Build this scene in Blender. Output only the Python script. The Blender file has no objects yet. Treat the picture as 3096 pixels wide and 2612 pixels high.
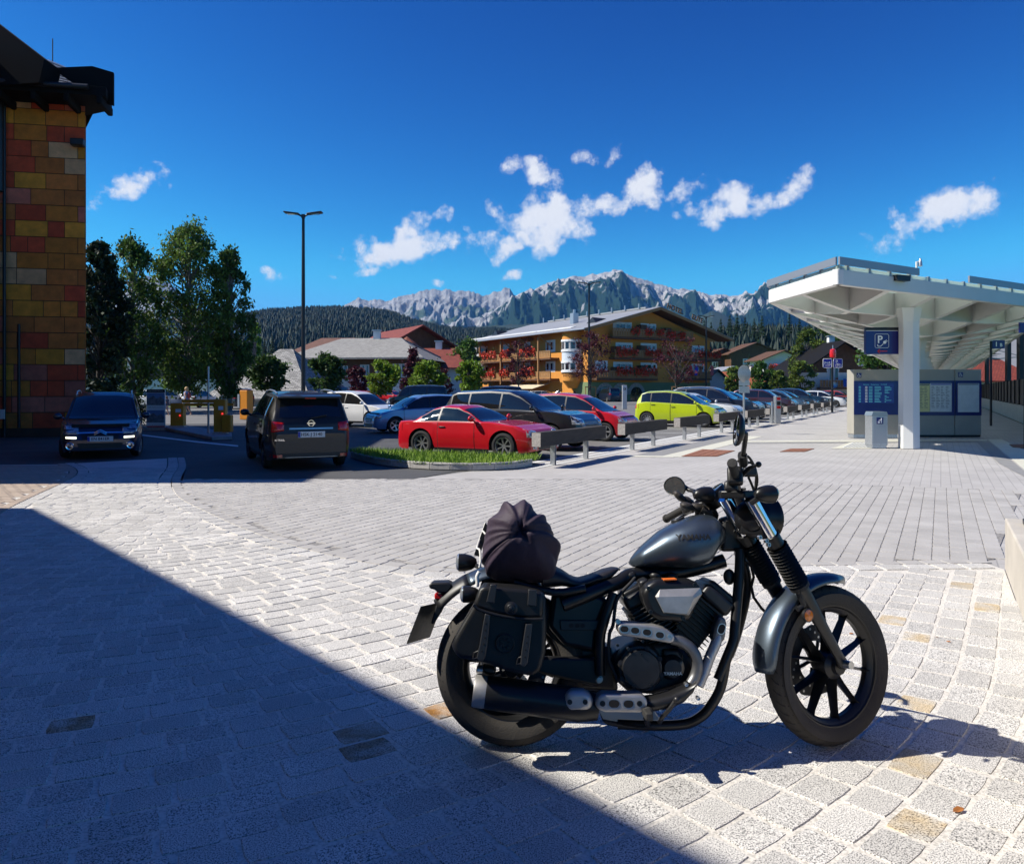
import bpy, bmesh, math, random
from mathutils import Vector, Matrix
from mathutils.bvhtree import BVHTree
from mathutils import noise as mnoise

R = math.radians
rnd = random.Random(7)
scene = bpy.context.scene
col = scene.collection

# ------------------------------------------------------------------ camera, sky, sun, exposure
F, CX, HY, EYE = 2369.0, 1548.0, 1180.0, 1.5          # focal length and horizon of the photograph (its own pixels), eye height in metres
cam_data = bpy.data.cameras.new('camera')
cam = bpy.data.objects.new('camera', cam_data); col.objects.link(cam)
cam.location = (0, 0, EYE); cam.rotation_euler = (R(90), 0, 0)
cam_data.sensor_fit = 'HORIZONTAL'; cam_data.sensor_width = 36.0
cam_data.lens = 36.0 * F / 3096.0
cam_data.shift_y = -(1306.0 - HY) / 3096.0
cam_data.clip_start = 0.05; cam_data.clip_end = 60000
scene.camera = cam

SUN_EL = R(44.5)
SUN_DIR = Vector((-1.0, -0.04, 0)).normalized()      # horizontal direction towards the sun
TO_SUN = Vector((SUN_DIR.x * math.cos(SUN_EL), SUN_DIR.y * math.cos(SUN_EL), math.sin(SUN_EL)))

world = bpy.data.worlds.new('World'); scene.world = world; world.use_nodes = True
wn, wl = world.node_tree.nodes, world.node_tree.links
wn.clear()
w_out = wn.new('ShaderNodeOutputWorld'); w_bg = wn.new('ShaderNodeBackground'); w_bg.inputs['Strength'].default_value = 0.15
sky = wn.new('ShaderNodeTexSky'); sky.sky_type = 'NISHITA'; sky.sun_disc = False
sky.sun_elevation = SUN_EL
sky.sun_rotation = math.atan2(SUN_DIR.x, SUN_DIR.y)
sky.altitude = 1200; sky.air_density = 1.0; sky.dust_density = 0.3; sky.ozone_density = 6.0
# the clear alpine sky of the photograph is a deep saturated blue: grade each channel of the sky evenly over the whole dome
w_sep = wn.new('ShaderNodeSeparateColor'); w_cmb = wn.new('ShaderNodeCombineColor')
wl.new(sky.outputs[0], w_sep.inputs[0])
for ch, (pw, k) in enumerate(((2.8, 1.6), (2.4, 1.7), (1.55, .80))):
    m0 = wn.new('ShaderNodeMath'); m0.operation = 'MULTIPLY'; m0.inputs[1].default_value = 0.15; wl.new(w_sep.outputs[ch], m0.inputs[0])
    m1 = wn.new('ShaderNodeMath'); m1.operation = 'POWER'; m1.inputs[1].default_value = pw; wl.new(m0.outputs[0], m1.inputs[0])
    m2 = wn.new('ShaderNodeMath'); m2.operation = 'MULTIPLY'; m2.inputs[1].default_value = k / 0.15; wl.new(m1.outputs[0], m2.inputs[0])
    m3 = wn.new('ShaderNodeMath'); m3.operation = 'SMOOTH_MIN'; m3.inputs[1].default_value = (0.12, 0.40, 0.74)[ch] / 0.15; m3.inputs[2].default_value = 0.12 / 0.15; wl.new(m2.outputs[0], m3.inputs[0])
    wl.new(m3.outputs[0], w_cmb.inputs[ch])
# small fair-weather clouds: soft ellipses in azimuth and elevation, torn by noise
CLOUDS = [  # azimuth, elevation centre and half sizes from the photograph's pixels, tilt, weight
    (1250, 735, 175, 44, -10, 1.0), (1262, 690, 60, 42, -30, 0.9), (1430, 722, 90, 40, 5, .9), (1490, 735, 60, 34, 10, .7), (1330, 648, 45, 30, -50, .45),
    (1665, 670, 130, 58, 8, 1.0), (1800, 640, 66, 36, -14, .85), (1690, 745, 56, 34, -25, .7), (1490, 640, 45, 55, 20, .35),
    (1630, 530, 62, 40, 12, .75), (1560, 510, 36, 26, -25, .55), (1880, 470, 66, 20, -35, .7), (1790, 500, 30, 22, 0, .35),
    (1945, 570, 56, 50, -35, .95), (2080, 580, 60, 18, -15, .4), (2225, 608, 116, 36, -6, .95), (2395, 578, 44, 28, -20, .65),
    (2145, 678, 22, 14, -20, .5), (2800, 660, 130, 50, -22, 1.0), (2945, 630, 62, 46, -40, .8), (2920, 572, 52, 12, -18, .3),
    (430, 540, 50, 18, -14, .36), (492, 545, 20, 34, -20, .38), (405, 580, 26, 22, 0, .4), (300, 590, 40, 20, 0, .16),
    (835, 845, 26, 15, 0, .45), (1110, 825, 36, 10, -5, .45), (1030, 760, 12, 16, 0, .35), (1510, 785, 16, 20, 0, .4), (895, 858, 14, 8, 0, .25), (1335, 855, 16, 8, 0, .3),
    (1555, 832, 20, 9, -20, .3), (1000, 850, 20, 7, -15, .25)]
tc = wn.new('ShaderNodeTexCoord')
nz = wn.new('ShaderNodeTexNoise'); nz.inputs['Scale'].default_value = 26; nz.inputs['Detail'].default_value = 9; nz.inputs['Roughness'].default_value = 0.62
nz2 = wn.new('ShaderNodeTexNoise'); nz2.inputs['Scale'].default_value = 9; nz2.inputs['Detail'].default_value = 3
wl.new(tc.outputs['Generated'], nz.inputs['Vector']); wl.new(tc.outputs['Generated'], nz2.inputs['Vector'])
def wmath(op, a, b=None, clamp=False):
    n = wn.new('ShaderNodeMath'); n.operation = op; n.use_clamp = clamp
    for i, v in enumerate((a, b)):
        if v is None: continue
        if isinstance(v, (int, float)): n.inputs[i].default_value = v
        else: wl.new(v, n.inputs[i])
    return n.outputs[0]
warp = wn.new('ShaderNodeVectorMath'); warp.operation = 'MULTIPLY_ADD'
wl.new(nz2.outputs['Color'], warp.inputs[0]); warp.inputs[1].default_value = (.05, .05, .05); 
off = wn.new('ShaderNodeVectorMath'); off.operation = 'ADD'; wl.new(tc.outputs['Generated'], off.inputs[0]); off.inputs[1].default_value = (-.025, -.025, -.025)
wl.new(off.outputs[0], warp.inputs[2])
def cloud_field(entries):
    total = None
    for (x, y, rx, ry, tilt, wgt) in entries:
        c = Vector(((x - CX) / F, 1.0, (HY - y) / F)).normalized()
        up = Vector((0, 0, 1)); rt = c.cross(up).normalized(); up = rt.cross(c).normalized()
        t = R(-tilt); a = rt * math.cos(t) + up * math.sin(t); b = -rt * math.sin(t) + up * math.cos(t)
        sub = wn.new('ShaderNodeVectorMath'); sub.operation = 'SUBTRACT'; wl.new(warp.outputs[0], sub.inputs[0]); sub.inputs[1].default_value = c
        da = wn.new('ShaderNodeVectorMath'); da.operation = 'DOT_PRODUCT'; wl.new(sub.outputs[0], da.inputs[0]); da.inputs[1].default_value = a * (F / rx)
        db = wn.new('ShaderNodeVectorMath'); db.operation = 'DOT_PRODUCT'; wl.new(sub.outputs[0], db.inputs[0]); db.inputs[1].default_value = b * (F / ry)
        d2 = wmath('ADD', wmath('MULTIPLY', da.outputs['Value'], da.outputs['Value']), wmath('MULTIPLY', db.outputs['Value'], db.outputs['Value']))
        e = wmath('MULTIPLY', wmath('SUBTRACT', 1.5, d2, clamp=False), wgt)
        total = e if total is None else wmath('MAXIMUM', total, e)
    return total
field = cloud_field(CLOUDS)
field = wmath('ADD', field, wmath('MULTIPLY', wmath('SUBTRACT', nz.outputs['Fac'], 0.5), 7.5))
ramp = wn.new('ShaderNodeMapRange'); ramp.interpolation_type = 'SMOOTHSTEP'
wl.new(field, ramp.inputs['Value']); ramp.inputs['From Min'].default_value = 0.0; ramp.inputs['From Max'].default_value = 1.7; ramp.inputs['To Max'].default_value = 0.97
w_mix = wn.new('ShaderNodeMix'); w_mix.data_type = 'RGBA'
wl.new(ramp.outputs[0], w_mix.inputs[0]); wl.new(w_cmb.outputs[0], w_mix.inputs[6])
CLOUD_COL = w_mix.inputs[7]; CLOUD_COL.default_value = (4.4, 4.45, 4.6, 1)
wl.new(w_mix.outputs[2], w_bg.inputs['Color']); wl.new(w_bg.outputs[0], w_out.inputs[0])

sun_data = bpy.data.lights.new('sun', 'SUN'); sun_data.energy = 5.0; sun_data.angle = R(0.53); sun_data.color = (1.0, 0.95, 0.85)
sun = bpy.data.objects.new('sun', sun_data); col.objects.link(sun)
sun.rotation_euler = TO_SUN.to_track_quat('Z', 'Y').to_euler(); sun.location = (-30, -10, 40)

scene.view_settings.view_transform = 'Standard'; scene.view_settings.look = 'None'
scene.view_settings.gamma = 1.0; scene.view_settings.use_curve_mapping = False
scene.view_settings.exposure = 0.52
scene.render.engine = 'CYCLES'
scene.cycles.use_denoising = True
scene.cycles.max_bounces = 5; scene.cycles.diffuse_bounces = 2; scene.cycles.glossy_bounces = 3
scene.cycles.transmission_bounces = 3; scene.cycles.transparent_max_bounces = 8; scene.cycles.volume_bounces = 0
scene.cycles.caustics_reflective = False; scene.cycles.caustics_refractive = False
scene.cycles.sample_clamp_indirect = 6.0

# ------------------------------------------------------------------ places
def G(x, y, z=0.0):                                    # the ground (or height z) point seen at a pixel
    d = F * (EYE - z) / (y - HY)
    return Vector(((x - CX) / F * d, d, z))
def AT(x, y, d):                                       # the point seen at a pixel, d metres ahead
    return Vector(((x - CX) / F * d, d, EYE - (y - HY) / F * d))
STH = R(28.7)
SR = Vector((math.cos(STH), -math.sin(STH), 0)); SS = Vector((math.sin(STH), math.cos(STH), 0))
def ST(a, b, z=0.0):                                   # street frame: a to the right of it, b along it
    v = SR * a + SS * b; v.z = z; return v
ST_ROT = -STH                                          # rotation of an object whose +Y should run along the street

# ------------------------------------------------------------------ mesh helpers
class MB:
    def __init__(s): s.v = []; s.f = []; s.mi = []
    def add(s, vs, fs, m=0):
        o = len(s.v); s.v += [tuple(v) for v in vs]
        for f in fs: s.f.append(tuple(o + i for i in f)); s.mi.append(m)
        return s
    def box(s, c, size, rz=0.0, M=None, m=0):
        hx, hy, hz = size[0] / 2, size[1] / 2, size[2] / 2
        vs = [Vector((x, y, z)) for z in (-hz, hz) for y in (-hy, hy) for x in (-hx, hx)]
        if M is None: M = Matrix.Rotation(rz, 3, 'Z')
        vs = [M @ v + Vector(c) for v in vs]
        return s.add(vs, [(0, 2, 3, 1), (4, 5, 7, 6), (0, 1, 5, 4), (2, 6, 7, 3), (0, 4, 6, 2), (1, 3, 7, 5)], m)
    def tube(s, pts, r, n=10, cap=True, m=0):
        pts = [Vector(p) for p in pts]; k = len(pts)
        rs = r if isinstance(r, (list, tuple)) else [r] * k
        t0 = (pts[1] - pts[0]).normalized()
        u = t0.orthogonal().normalized(); rings = []
        for i in range(k):
            t = (pts[min(i + 1, k - 1)] - pts[max(i - 1, 0)]).normalized()
            u = (u - t * u.dot(t)); u = u.normalized() if u.length > 1e-6 else t.orthogonal().normalized()
            w = t.cross(u)
            rings.append([pts[i] + (u * math.cos(2 * math.pi * j / n) + w * math.sin(2 * math.pi * j / n)) * rs[i] for j in range(n)])
        return s.loft(rings, True, cap, cap, m)
    def loft(s, rings, closed=True, cap0=False, cap1=False, m=0):
        n = len(rings[0]); vs = [p for r in rings for p in r]; fs = []
        for i in range(len(rings) - 1):
            for j in range(n if closed else n - 1):
                a, b = i * n + j, i * n + (j + 1) % n
                fs.append((a, b, b + n, a + n))
        if cap0: fs.append(tuple(range(n - 1, -1, -1)))
        if cap1: fs.append(tuple((len(rings) - 1) * n + j for j in range(n)))
        return s.add(vs, fs, m)
    def lathe(s, prof, c=(0, 0, 0), axis=(0, 1, 0), n=32, closed=False, m=0, ref=None):   # prof: (radius, along axis)
        ax = Vector(axis).normalized(); u = Vector(ref).normalized() if ref else ax.orthogonal().normalized(); w = ax.cross(u); c = Vector(c)
        rings = [[c + ax * h + (u * math.cos(2 * math.pi * j / n) + w * math.sin(2 * math.pi * j / n)) * r for j in range(n)] for r, h in prof]
        if closed: rings.append(rings[0])
        return s.loft(rings, True, False, False, m)
    def prism(s, poly, ax, depth, m=0):                # poly: 3D outline, extruded by vector ax*depth
        poly = [Vector(p) for p in poly]; d = Vector(ax) * depth; n = len(poly)
        vs = poly + [p + d for p in poly]
        nrm = Vector((0, 0, 0))
        for i in range(n): nrm += poly[i].cross(poly[(i + 1) % n])
        fs = [tuple(range(n - 1, -1, -1)), tuple(range(n, 2 * n))] + [(i, (i + 1) % n, n + (i + 1) % n, n + i) for i in range(n)]
        if nrm.dot(d) < 0: fs = [tuple(reversed(f)) for f in fs]
        return s.add(vs, fs, m)
    def grid(s, rows, m=0, flip=False):
        n = len(rows[0]); fs = []
        for i in range(len(rows) - 1):
            for j in range(n - 1):
                a = i * n + j; q = (a, a + 1, a + n + 1, a + n); fs.append(tuple(reversed(q)) if flip else q)
        return s.add([p for r in rows for p in r], fs, m)
    def ball(s, c, r, n=12, k=7, sc=(1, 1, 1), M=None, m=0):
        c = Vector(c); rings = []
        for i in range(k + 1):
            t = math.pi * i / k
            ring = [Vector((r * sc[0] * math.sin(t) * math.cos(2 * math.pi * j / n), r * sc[1] * math.sin(t) * math.sin(2 * math.pi * j / n), -r * sc[2] * math.cos(t))) for j in range(n)]
            rings.append([(M @ p if M else p) + c for p in ring])
        return s.loft(rings, True, False, False, m)
    def mesh(s, name, mats, smooth=None, uv=None):
        me = bpy.data.meshes.new(name); me.from_pydata(s.v, [], s.f)
        for mt in (mats if isinstance(mats, (list, tuple)) else [mats]): me.materials.append(mt)
        if any(s.mi): me.polygons.foreach_set('material_index', s.mi)
        if smooth is not None:
            me.shade_smooth()
            if smooth < 179: me.set_sharp_from_angle(angle=R(smooth))
        me.update(); return me
    def build(s, name, mats, parent=None, smooth=None, bevel=0, seg=2):
        o = bpy.data.objects.new(name, s.mesh(name, mats, smooth)); col.objects.link(o)
        if parent is not None: o.parent = parent
        if bevel:
            b = o.modifiers.new('bevel', 'BEVEL'); b.width = bevel; b.segments = seg; b.limit_method = 'ANGLE'; b.angle_limit = R(35)
        return o

def tag(o, label=None, cat=None, group=None, kind=None):
    if label: o['label'] = label
    if cat: o['category'] = cat
    if group: o['group'] = group
    if kind: o['kind'] = kind
    return o
def empty(name, loc=(0, 0, 0), rz=0.0):
    o = bpy.data.objects.new(name, None); col.objects.link(o); o.location = loc; o.rotation_euler = (0, 0, rz); o.empty_display_size = .1
    return o
def inst(name, me, parent=None, loc=(0, 0, 0), rot=(0, 0, 0), sc=(1, 1, 1)):
    o = bpy.data.objects.new(name, me); col.objects.link(o); o.location = loc; o.rotation_euler = rot; o.scale = sc
    if parent is not None: o.parent = parent
    return o
def copy_tree(o, parent=None):
    c = o.copy(); col.objects.link(c); c.parent = parent
    for ch in list(o.children): copy_tree(ch, c)
    return c
def text_mesh(s, size, mat, extrude=0.0, shear=0.0, bold=0.0, spacing=1.0):
    cu = bpy.data.curves.new('lettering', 'FONT'); cu.body = s; cu.size = size; cu.align_x = 'CENTER'; cu.align_y = 'CENTER'
    cu.extrude = extrude; cu.shear = shear; cu.offset = bold; cu.resolution_u = 3; cu.space_character = spacing
    o = bpy.data.objects.new('lettering', cu); col.objects.link(o)
    dg = bpy.context.evaluated_depsgraph_get()
    me = bpy.data.meshes.new_from_object(o.evaluated_get(dg)); me.materials.clear(); me.materials.append(mat)
    bpy.data.objects.remove(o); return me
def lettering(s, size, mat, parent, M, name='lettering', **k):
    o = bpy.data.objects.new(name, text_mesh(s, size, mat, **k)); col.objects.link(o)
    if parent is not None: o.parent = parent
    o.matrix_local = M; return o
def facing(loc, right, up):                            # matrix whose X runs along right, Y along up
    x = Vector(right).normalized(); y = Vector(up).normalized(); z = x.cross(y)
    M = Matrix((x, y, z)).transposed().to_4x4(); M.translation = Vector(loc); return M

# ------------------------------------------------------------------ materials
def mat(name, c, rough=0.5, metal=0.0, spec=0.5, coat=0.0, coat_rough=0.03, var=0.0, vscale=4.0, bump=0.0, bscale=60.0, c2=None, emit=None, estr=0.0, alpha=1.0, detail=6.0, objvar=0.0, coords='Object', aniso=None):
    m = bpy.data.materials.new(name); m.use_nodes = True
    nt = m.node_tree; n = nt.nodes; l = nt.links; p = n['Principled BSDF']
    p.inputs['Base Color'].default_value = (*c, 1); p.inputs['Roughness'].default_value = rough; p.inputs['Metallic'].default_value = metal
    p.inputs['Specular IOR Level'].default_value = spec; p.inputs['Coat Weight'].default_value = coat; p.inputs['Coat Roughness'].default_value = coat_rough
    p.inputs['Alpha'].default_value = alpha
    if emit: p.inputs['Emission Color'].default_value = (*emit, 1); p.inputs['Emission Strength'].default_value = estr
    if var or c2 or bump or objvar:
        t = n.new('ShaderNodeTexCoord')
    if var or c2:
        nz = n.new('ShaderNodeTexNoise'); nz.inputs['Scale'].default_value = vscale; nz.inputs['Detail'].default_value = detail; nz.inputs['Roughness'].default_value = .6
        v = t.outputs[coords]
        if aniso:
            mp = n.new('ShaderNodeMapping'); mp.inputs['Scale'].default_value = aniso; l.new(v, mp.inputs[0]); v = mp.outputs[0]
        l.new(v, nz.inputs['Vector'])
        rp = n.new('ShaderNodeMapRange'); l.new(nz.outputs['Fac'], rp.inputs[0]); rp.inputs[1].default_value = .3; rp.inputs[2].default_value = .7
        mx = n.new('ShaderNodeMix'); mx.data_type = 'RGBA'; l.new(rp.outputs[0], mx.inputs[0])
        if c2: mx.inputs[6].default_value = (*c, 1); mx.inputs[7].default_value = (*c2, 1)
        else:
            mx.inputs[6].default_value = (*[x * (1 - var) for x in c], 1); mx.inputs[7].default_value = (*[min(1, x * (1 + var)) for x in c], 1)
        l.new(mx.outputs[2], p.inputs['Base Color'])
    if objvar:
        oi = n.new('ShaderNodeObjectInfo'); hs = n.new('ShaderNodeHueSaturation')
        mr = n.new('ShaderNodeMapRange'); l.new(oi.outputs['Random'], mr.inputs[0]); mr.inputs[3].default_value = 1 - objvar; mr.inputs[4].default_value = 1 + objvar
        src = p.inputs['Base Color'].links[0].from_socket if p.inputs['Base Color'].links else None
        if src: l.new(src, hs.inputs['Color'])
        else: hs.inputs['Color'].default_value = (*c, 1)
        l.new(mr.outputs[0], hs.inputs['Value']); l.new(hs.outputs[0], p.inputs['Base Color'])
    if bump:
        b = n.new('ShaderNodeTexNoise'); b.inputs['Scale'].default_value = bscale; b.inputs['Detail'].default_value = 4; l.new(t.outputs[coords], b.inputs['Vector'])
        bp_ = n.new('ShaderNodeBump'); bp_.inputs['Strength'].default_value = bump; bp_.inputs['Distance'].default_value = .01; l.new(b.outputs['Fac'], bp_.inputs['Height']); l.new(bp_.outputs[0], p.inputs['Normal'])
    return m

M_ = {}
M_['black_plastic'] = mat('black_plastic', (.012, .012, .013), .45)
M_['black_satin'] = mat('black_satin', (.012, .012, .013), .34, spec=.4)
M_['black_metal'] = mat('black_metal', (.02, .02, .022), .38, metal=.2, var=.3, vscale=20)
M_['engine_black'] = mat('engine_black', (.018, .018, .02), .4, metal=.2, var=.35, vscale=18, bump=.06, bscale=200)
M_['rubber'] = mat('rubber', (.022, .021, .02), .75, var=.25, vscale=10, bump=.15, bscale=120)
M_['tyre_dusty'] = mat('tyre_dusty', (.03, .027, .024), .8, c2=(.05, .043, .036), vscale=6, bump=.2, bscale=140)
M_['chrome'] = mat('chrome', (.82, .83, .85), .08, metal=1.0)
M_['steel'] = mat('steel', (.5, .51, .52), .32, metal=.9, var=.12, vscale=12)
M_['silver_shield'] = mat('silver_shield', (.42, .41, .4), .5, metal=.7, var=.18, vscale=14)
M_['tank_grey'] = mat('tank_grey', (.085, .11, .14), .38, metal=.8, coat=.3, coat_rough=.2, var=.12, vscale=300)
M_['leather'] = mat('leather', (.011, .011, .012), .42, spec=.4, var=.4, vscale=9, bump=.1, bscale=220)
M_['strap'] = mat('strap_leather', (.024, .025, .028), .38, spec=.5, bump=.06, bscale=200)
M_['vinyl'] = mat('vinyl', (.012, .011, .014), .5, var=.3, vscale=12, bump=.2, bscale=160)
M_['bag_cloth'] = mat('bag_cloth', (.034, .020, .038), .7, var=.3, vscale=8, bump=.3, bscale=45)
M_['white_cord'] = mat('white_cord', (.75, .74, .7), .7)
M_['amber'] = mat('amber', (.75, .16, .01), .15, coat=.6, var=.4, vscale=60)
M_['red_lens'] = mat('red_lens', (.55, .012, .012), .12, coat=.8, var=.3, vscale=30)
M_['clear_lens'] = mat('clear_lens', (.5, .53, .57), .06, metal=.6, coat=1.0, var=.45, vscale=16)
M_['mirror'] = mat('mirror', (.8, .82, .85), .02, metal=1.0)
M_['car_glass'] = mat('car_glass', (.008, .010, .012), .03, spec=.75, coat=.4)
M_['dark'] = mat('dark', (.008, .008, .009), .8)
M_['plate_white'] = mat('plate_white', (.75, .75, .73), .4)
M_['plate_text'] = mat('plate_text', (.01, .01, .01), .5)
M_['plate_blue'] = mat('plate_blue', (.01, .03, .35), .4)
M_['white_paint'] = mat('white_paint', (.78, .78, .76), .45, var=.06, vscale=2)
M_['sign_blue'] = mat('sign_blue', (.006, .010, .14), .28, coat=.3)
M_['white_print'] = mat('white_print', (.85, .85, .85), .5)
M_['galv'] = mat('galv', (.46, .48, .5), .38, metal=.7, var=.18, vscale=30)
M_['dark_steel'] = mat('dark_steel', (.03, .032, .036), .4, metal=.5)
# ------------------------------------------------------------------ ground, paving
def speckle(name, base, dark, light, speck=.5, scale=420., rough=.75, var=.11, stain=None, bump=.25):
    m = bpy.data.materials.new(name); m.use_nodes = True; nt = m.node_tree; n = nt.nodes; l = nt.links; p = n['Principled BSDF']
    p.inputs['Roughness'].default_value = rough; p.inputs['Specular IOR Level'].default_value = .3
    geo = n.new('ShaderNodeNewGeometry'); oi = n.new('ShaderNodeObjectInfo')
    pos = geo.outputs['Position']
    n1 = n.new('ShaderNodeTexNoise'); n1.inputs['Scale'].default_value = scale; n1.inputs['Detail'].default_value = 2; l.new(pos, n1.inputs['Vector'])
    r1 = n.new('ShaderNodeValToRGB'); l.new(n1.outputs['Fac'], r1.inputs[0])
    e = r1.color_ramp.elements; e[0].position = .40; e[0].color = (*dark, 1); e[1].position = .48; e[1].color = (*base, 1)
    x = r1.color_ramp.elements.new(.66); x.color = (*light, 1)
    n2 = n.new('ShaderNodeTexNoise'); n2.inputs['Scale'].default_value = 2.2; n2.inputs['Detail'].default_value = 5; l.new(pos, n2.inputs['Vector'])
    add = n.new('ShaderNodeMath'); add.operation = 'ADD'; l.new(oi.outputs['Random'], add.inputs[0]); l.new(geo.outputs['Random Per Island'], add.inputs[1])
    fr = n.new('ShaderNodeMath'); fr.operation = 'FRACT'; l.new(add.outputs[0], fr.inputs[0])
    mr = n.new('ShaderNodeMapRange'); l.new(fr.outputs[0], mr.inputs[0]); mr.inputs[3].default_value = 1 - var; mr.inputs[4].default_value = 1 + var
    m2 = n.new('ShaderNodeMapRange'); l.new(n2.outputs['Fac'], m2.inputs[0]); m2.inputs[1].default_value = .25; m2.inputs[2].default_value = .75; m2.inputs[3].default_value = .86; m2.inputs[4].default_value = 1.06
    mu = n.new('ShaderNodeMath'); mu.operation = 'MULTIPLY'; l.new(mr.outputs[0], mu.inputs[0]); l.new(m2.outputs[0], mu.inputs[1])
    hs = n.new('ShaderNodeHueSaturation'); l.new(r1.outputs[0], hs.inputs['Color']); l.new(mu.outputs[0], hs.inputs['Value'])
    out = hs.outputs[0]
    if stain:
        n3 = n.new('ShaderNodeTexNoise'); n3.inputs['Scale'].default_value = 9; n3.inputs['Detail'].default_value = 5; l.new(pos, n3.inputs['Vector'])
        m3 = n.new('ShaderNodeMapRange'); l.new(n3.outputs['Fac'], m3.inputs[0]); m3.inputs[1].default_value = .35; m3.inputs[2].default_value = .62
        mx = n.new('ShaderNodeMix'); mx.data_type = 'RGBA'; mx.blend_type = 'MULTIPLY'; l.new(m3.outputs[0], mx.inputs[0]); l.new(out, mx.inputs[6]); mx.inputs[7].default_value = (*stain, 1); out = mx.outputs[2]
    l.new(out, p.inputs['Base Color'])
    if bump:
        b = n.new('ShaderNodeBump'); b.inputs['Strength'].default_value = bump; b.inputs['Distance'].default_value = .004; l.new(n1.outputs['Fac'], b.inputs['Height']); l.new(b.outputs[0], p.inputs['Normal'])
    return m
GRAN = speckle('granite', (.63, .605, .565), (.10, .10, .10), (.76, .735, .695), scale=210)
GRAN_R = speckle('granite_rust', (.62, .58, .51), (.14, .12, .10), (.72, .68, .61), scale=210, stain=(1.0, .86, .64))
GRAN_O = speckle('granite_orange', (.56, .5, .42), (.2, .12, .05), (.66, .6, .5), scale=330, stain=(1.0, .55, .16))
GRAN_B = speckle('granite_brown', (.6, .55, .48), (.1, .07, .05), (.7, .64, .56), scale=210, stain=(.66, .46, .3))
PAVER = speckle('concrete_paver', (.44, .42, .40), (.37, .355, .335), (.49, .47, .445), scale=160, var=.07, bump=.1)
PAVER_P = speckle('pink_paver', (.45, .36, .29), (.36, .28, .22), (.5, .42, .34), scale=160, var=.08, bump=.1)
MORTAR = speckle('mortar', (.68, .64, .58), (.52, .49, .44), (.74, .70, .64), scale=90, var=.0, bump=.5)

def brick_sheet(name, c1, c2, mortar, w, h, ang, rough=.75):
    m = bpy.data.materials.new(name); m.use_nodes = True; nt = m.node_tree; n = nt.nodes; l = nt.links; p = n['Principled BSDF']; p.inputs['Roughness'].default_value = rough
    g = n.new('ShaderNodeNewGeometry'); mp = n.new('ShaderNodeMapping'); mp.inputs['Rotation'].default_value = (0, 0, ang); l.new(g.outputs['Position'], mp.inputs[0])
    b = n.new('ShaderNodeTexBrick'); l.new(mp.outputs[0], b.inputs['Vector']); b.inputs['Color1'].default_value = (*c1, 1); b.inputs['Color2'].default_value = (*c2, 1); b.inputs['Mortar'].default_value = (*mortar, 1)
    b.inputs['Scale'].default_value = 1; b.inputs['Brick Width'].default_value = w; b.inputs['Row Height'].default_value = h; b.inputs['Mortar Size'].default_value = .006; b.inputs['Mortar Smooth'].default_value = .2
    nz = n.new('ShaderNodeTexNoise'); nz.inputs['Scale'].default_value = .8; nz.inputs['Detail'].default_value = 6; l.new(g.outputs['Position'], nz.inputs['Vector'])
    mr = n.new('ShaderNodeMapRange'); l.new(nz.outputs['Fac'], mr.inputs[0]); mr.inputs[1].default_value = .3; mr.inputs[2].default_value = .7; mr.inputs[3].default_value = .9; mr.inputs[4].default_value = 1.08
    hs = n.new('ShaderNodeHueSaturation'); l.new(b.outputs[0], hs.inputs['Color']); l.new(mr.outputs[0], hs.inputs['Value']); l.new(hs.outputs[0], p.inputs['Base Color'])
    bu = n.new('ShaderNodeBump'); bu.inputs['Strength'].default_value = .5; bu.inputs['Distance'].default_value = .005; bu.invert = True; l.new(b.outputs['Fac'], bu.inputs['Height']); l.new(bu.outputs[0], p.inputs['Normal'])
    return m
PLAZA_MAT = brick_sheet('plaza_paving', (.46, .44, .42), (.42, .40, .38), (.33, .315, .30), .22, .145, -(math.pi / 2 - STH))
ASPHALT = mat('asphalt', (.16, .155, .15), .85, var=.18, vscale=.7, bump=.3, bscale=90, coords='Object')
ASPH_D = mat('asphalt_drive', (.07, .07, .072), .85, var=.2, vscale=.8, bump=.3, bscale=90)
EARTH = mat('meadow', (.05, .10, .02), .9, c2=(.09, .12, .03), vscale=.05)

def sheet(name, pts, z, m, label=None, **k):
    b = MB(); n = len(pts); b.add([(p[0], p[1], z) for p in pts], [tuple(range(n))])
    ar = sum(pts[i][0] * pts[(i + 1) % n][1] - pts[(i + 1) % n][0] * pts[i][1] for i in range(n))
    if ar < 0: b.f = [tuple(reversed(f)) for f in b.f]
    o = b.build(name, m); tag(o, label, kind='structure', **k); return o
def band(name, a0, a1, b0, b1, z, m, frame=ST, **k):
    return sheet(name, [frame(a0, b0), frame(a1, b0), frame(a1, b1), frame(a0, b1)], z, m, **k)

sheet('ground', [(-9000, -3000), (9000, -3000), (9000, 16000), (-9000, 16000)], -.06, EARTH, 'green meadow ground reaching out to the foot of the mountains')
band('parking_lot', -60, -7.55, -30, 130, -.016, ASPHALT, label='grey asphalt of the car park with painted bays')
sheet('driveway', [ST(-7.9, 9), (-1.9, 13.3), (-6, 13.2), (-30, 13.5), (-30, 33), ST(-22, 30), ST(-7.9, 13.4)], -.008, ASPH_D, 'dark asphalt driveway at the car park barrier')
band('plaza', -7.55, 3.2, -12, 140, -.012, PLAZA_MAT, label='pale grey paved station plaza running along the car park')
sheet('plaza_west', [ST(-7.55, -12), ST(-7.55, 14.3), (-1.5, 13.6), (-6, 13.4), (-30, 13.6), (-30, -12)], -.0125, PLAZA_MAT, 'grey paved forecourt beside the station building')

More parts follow.
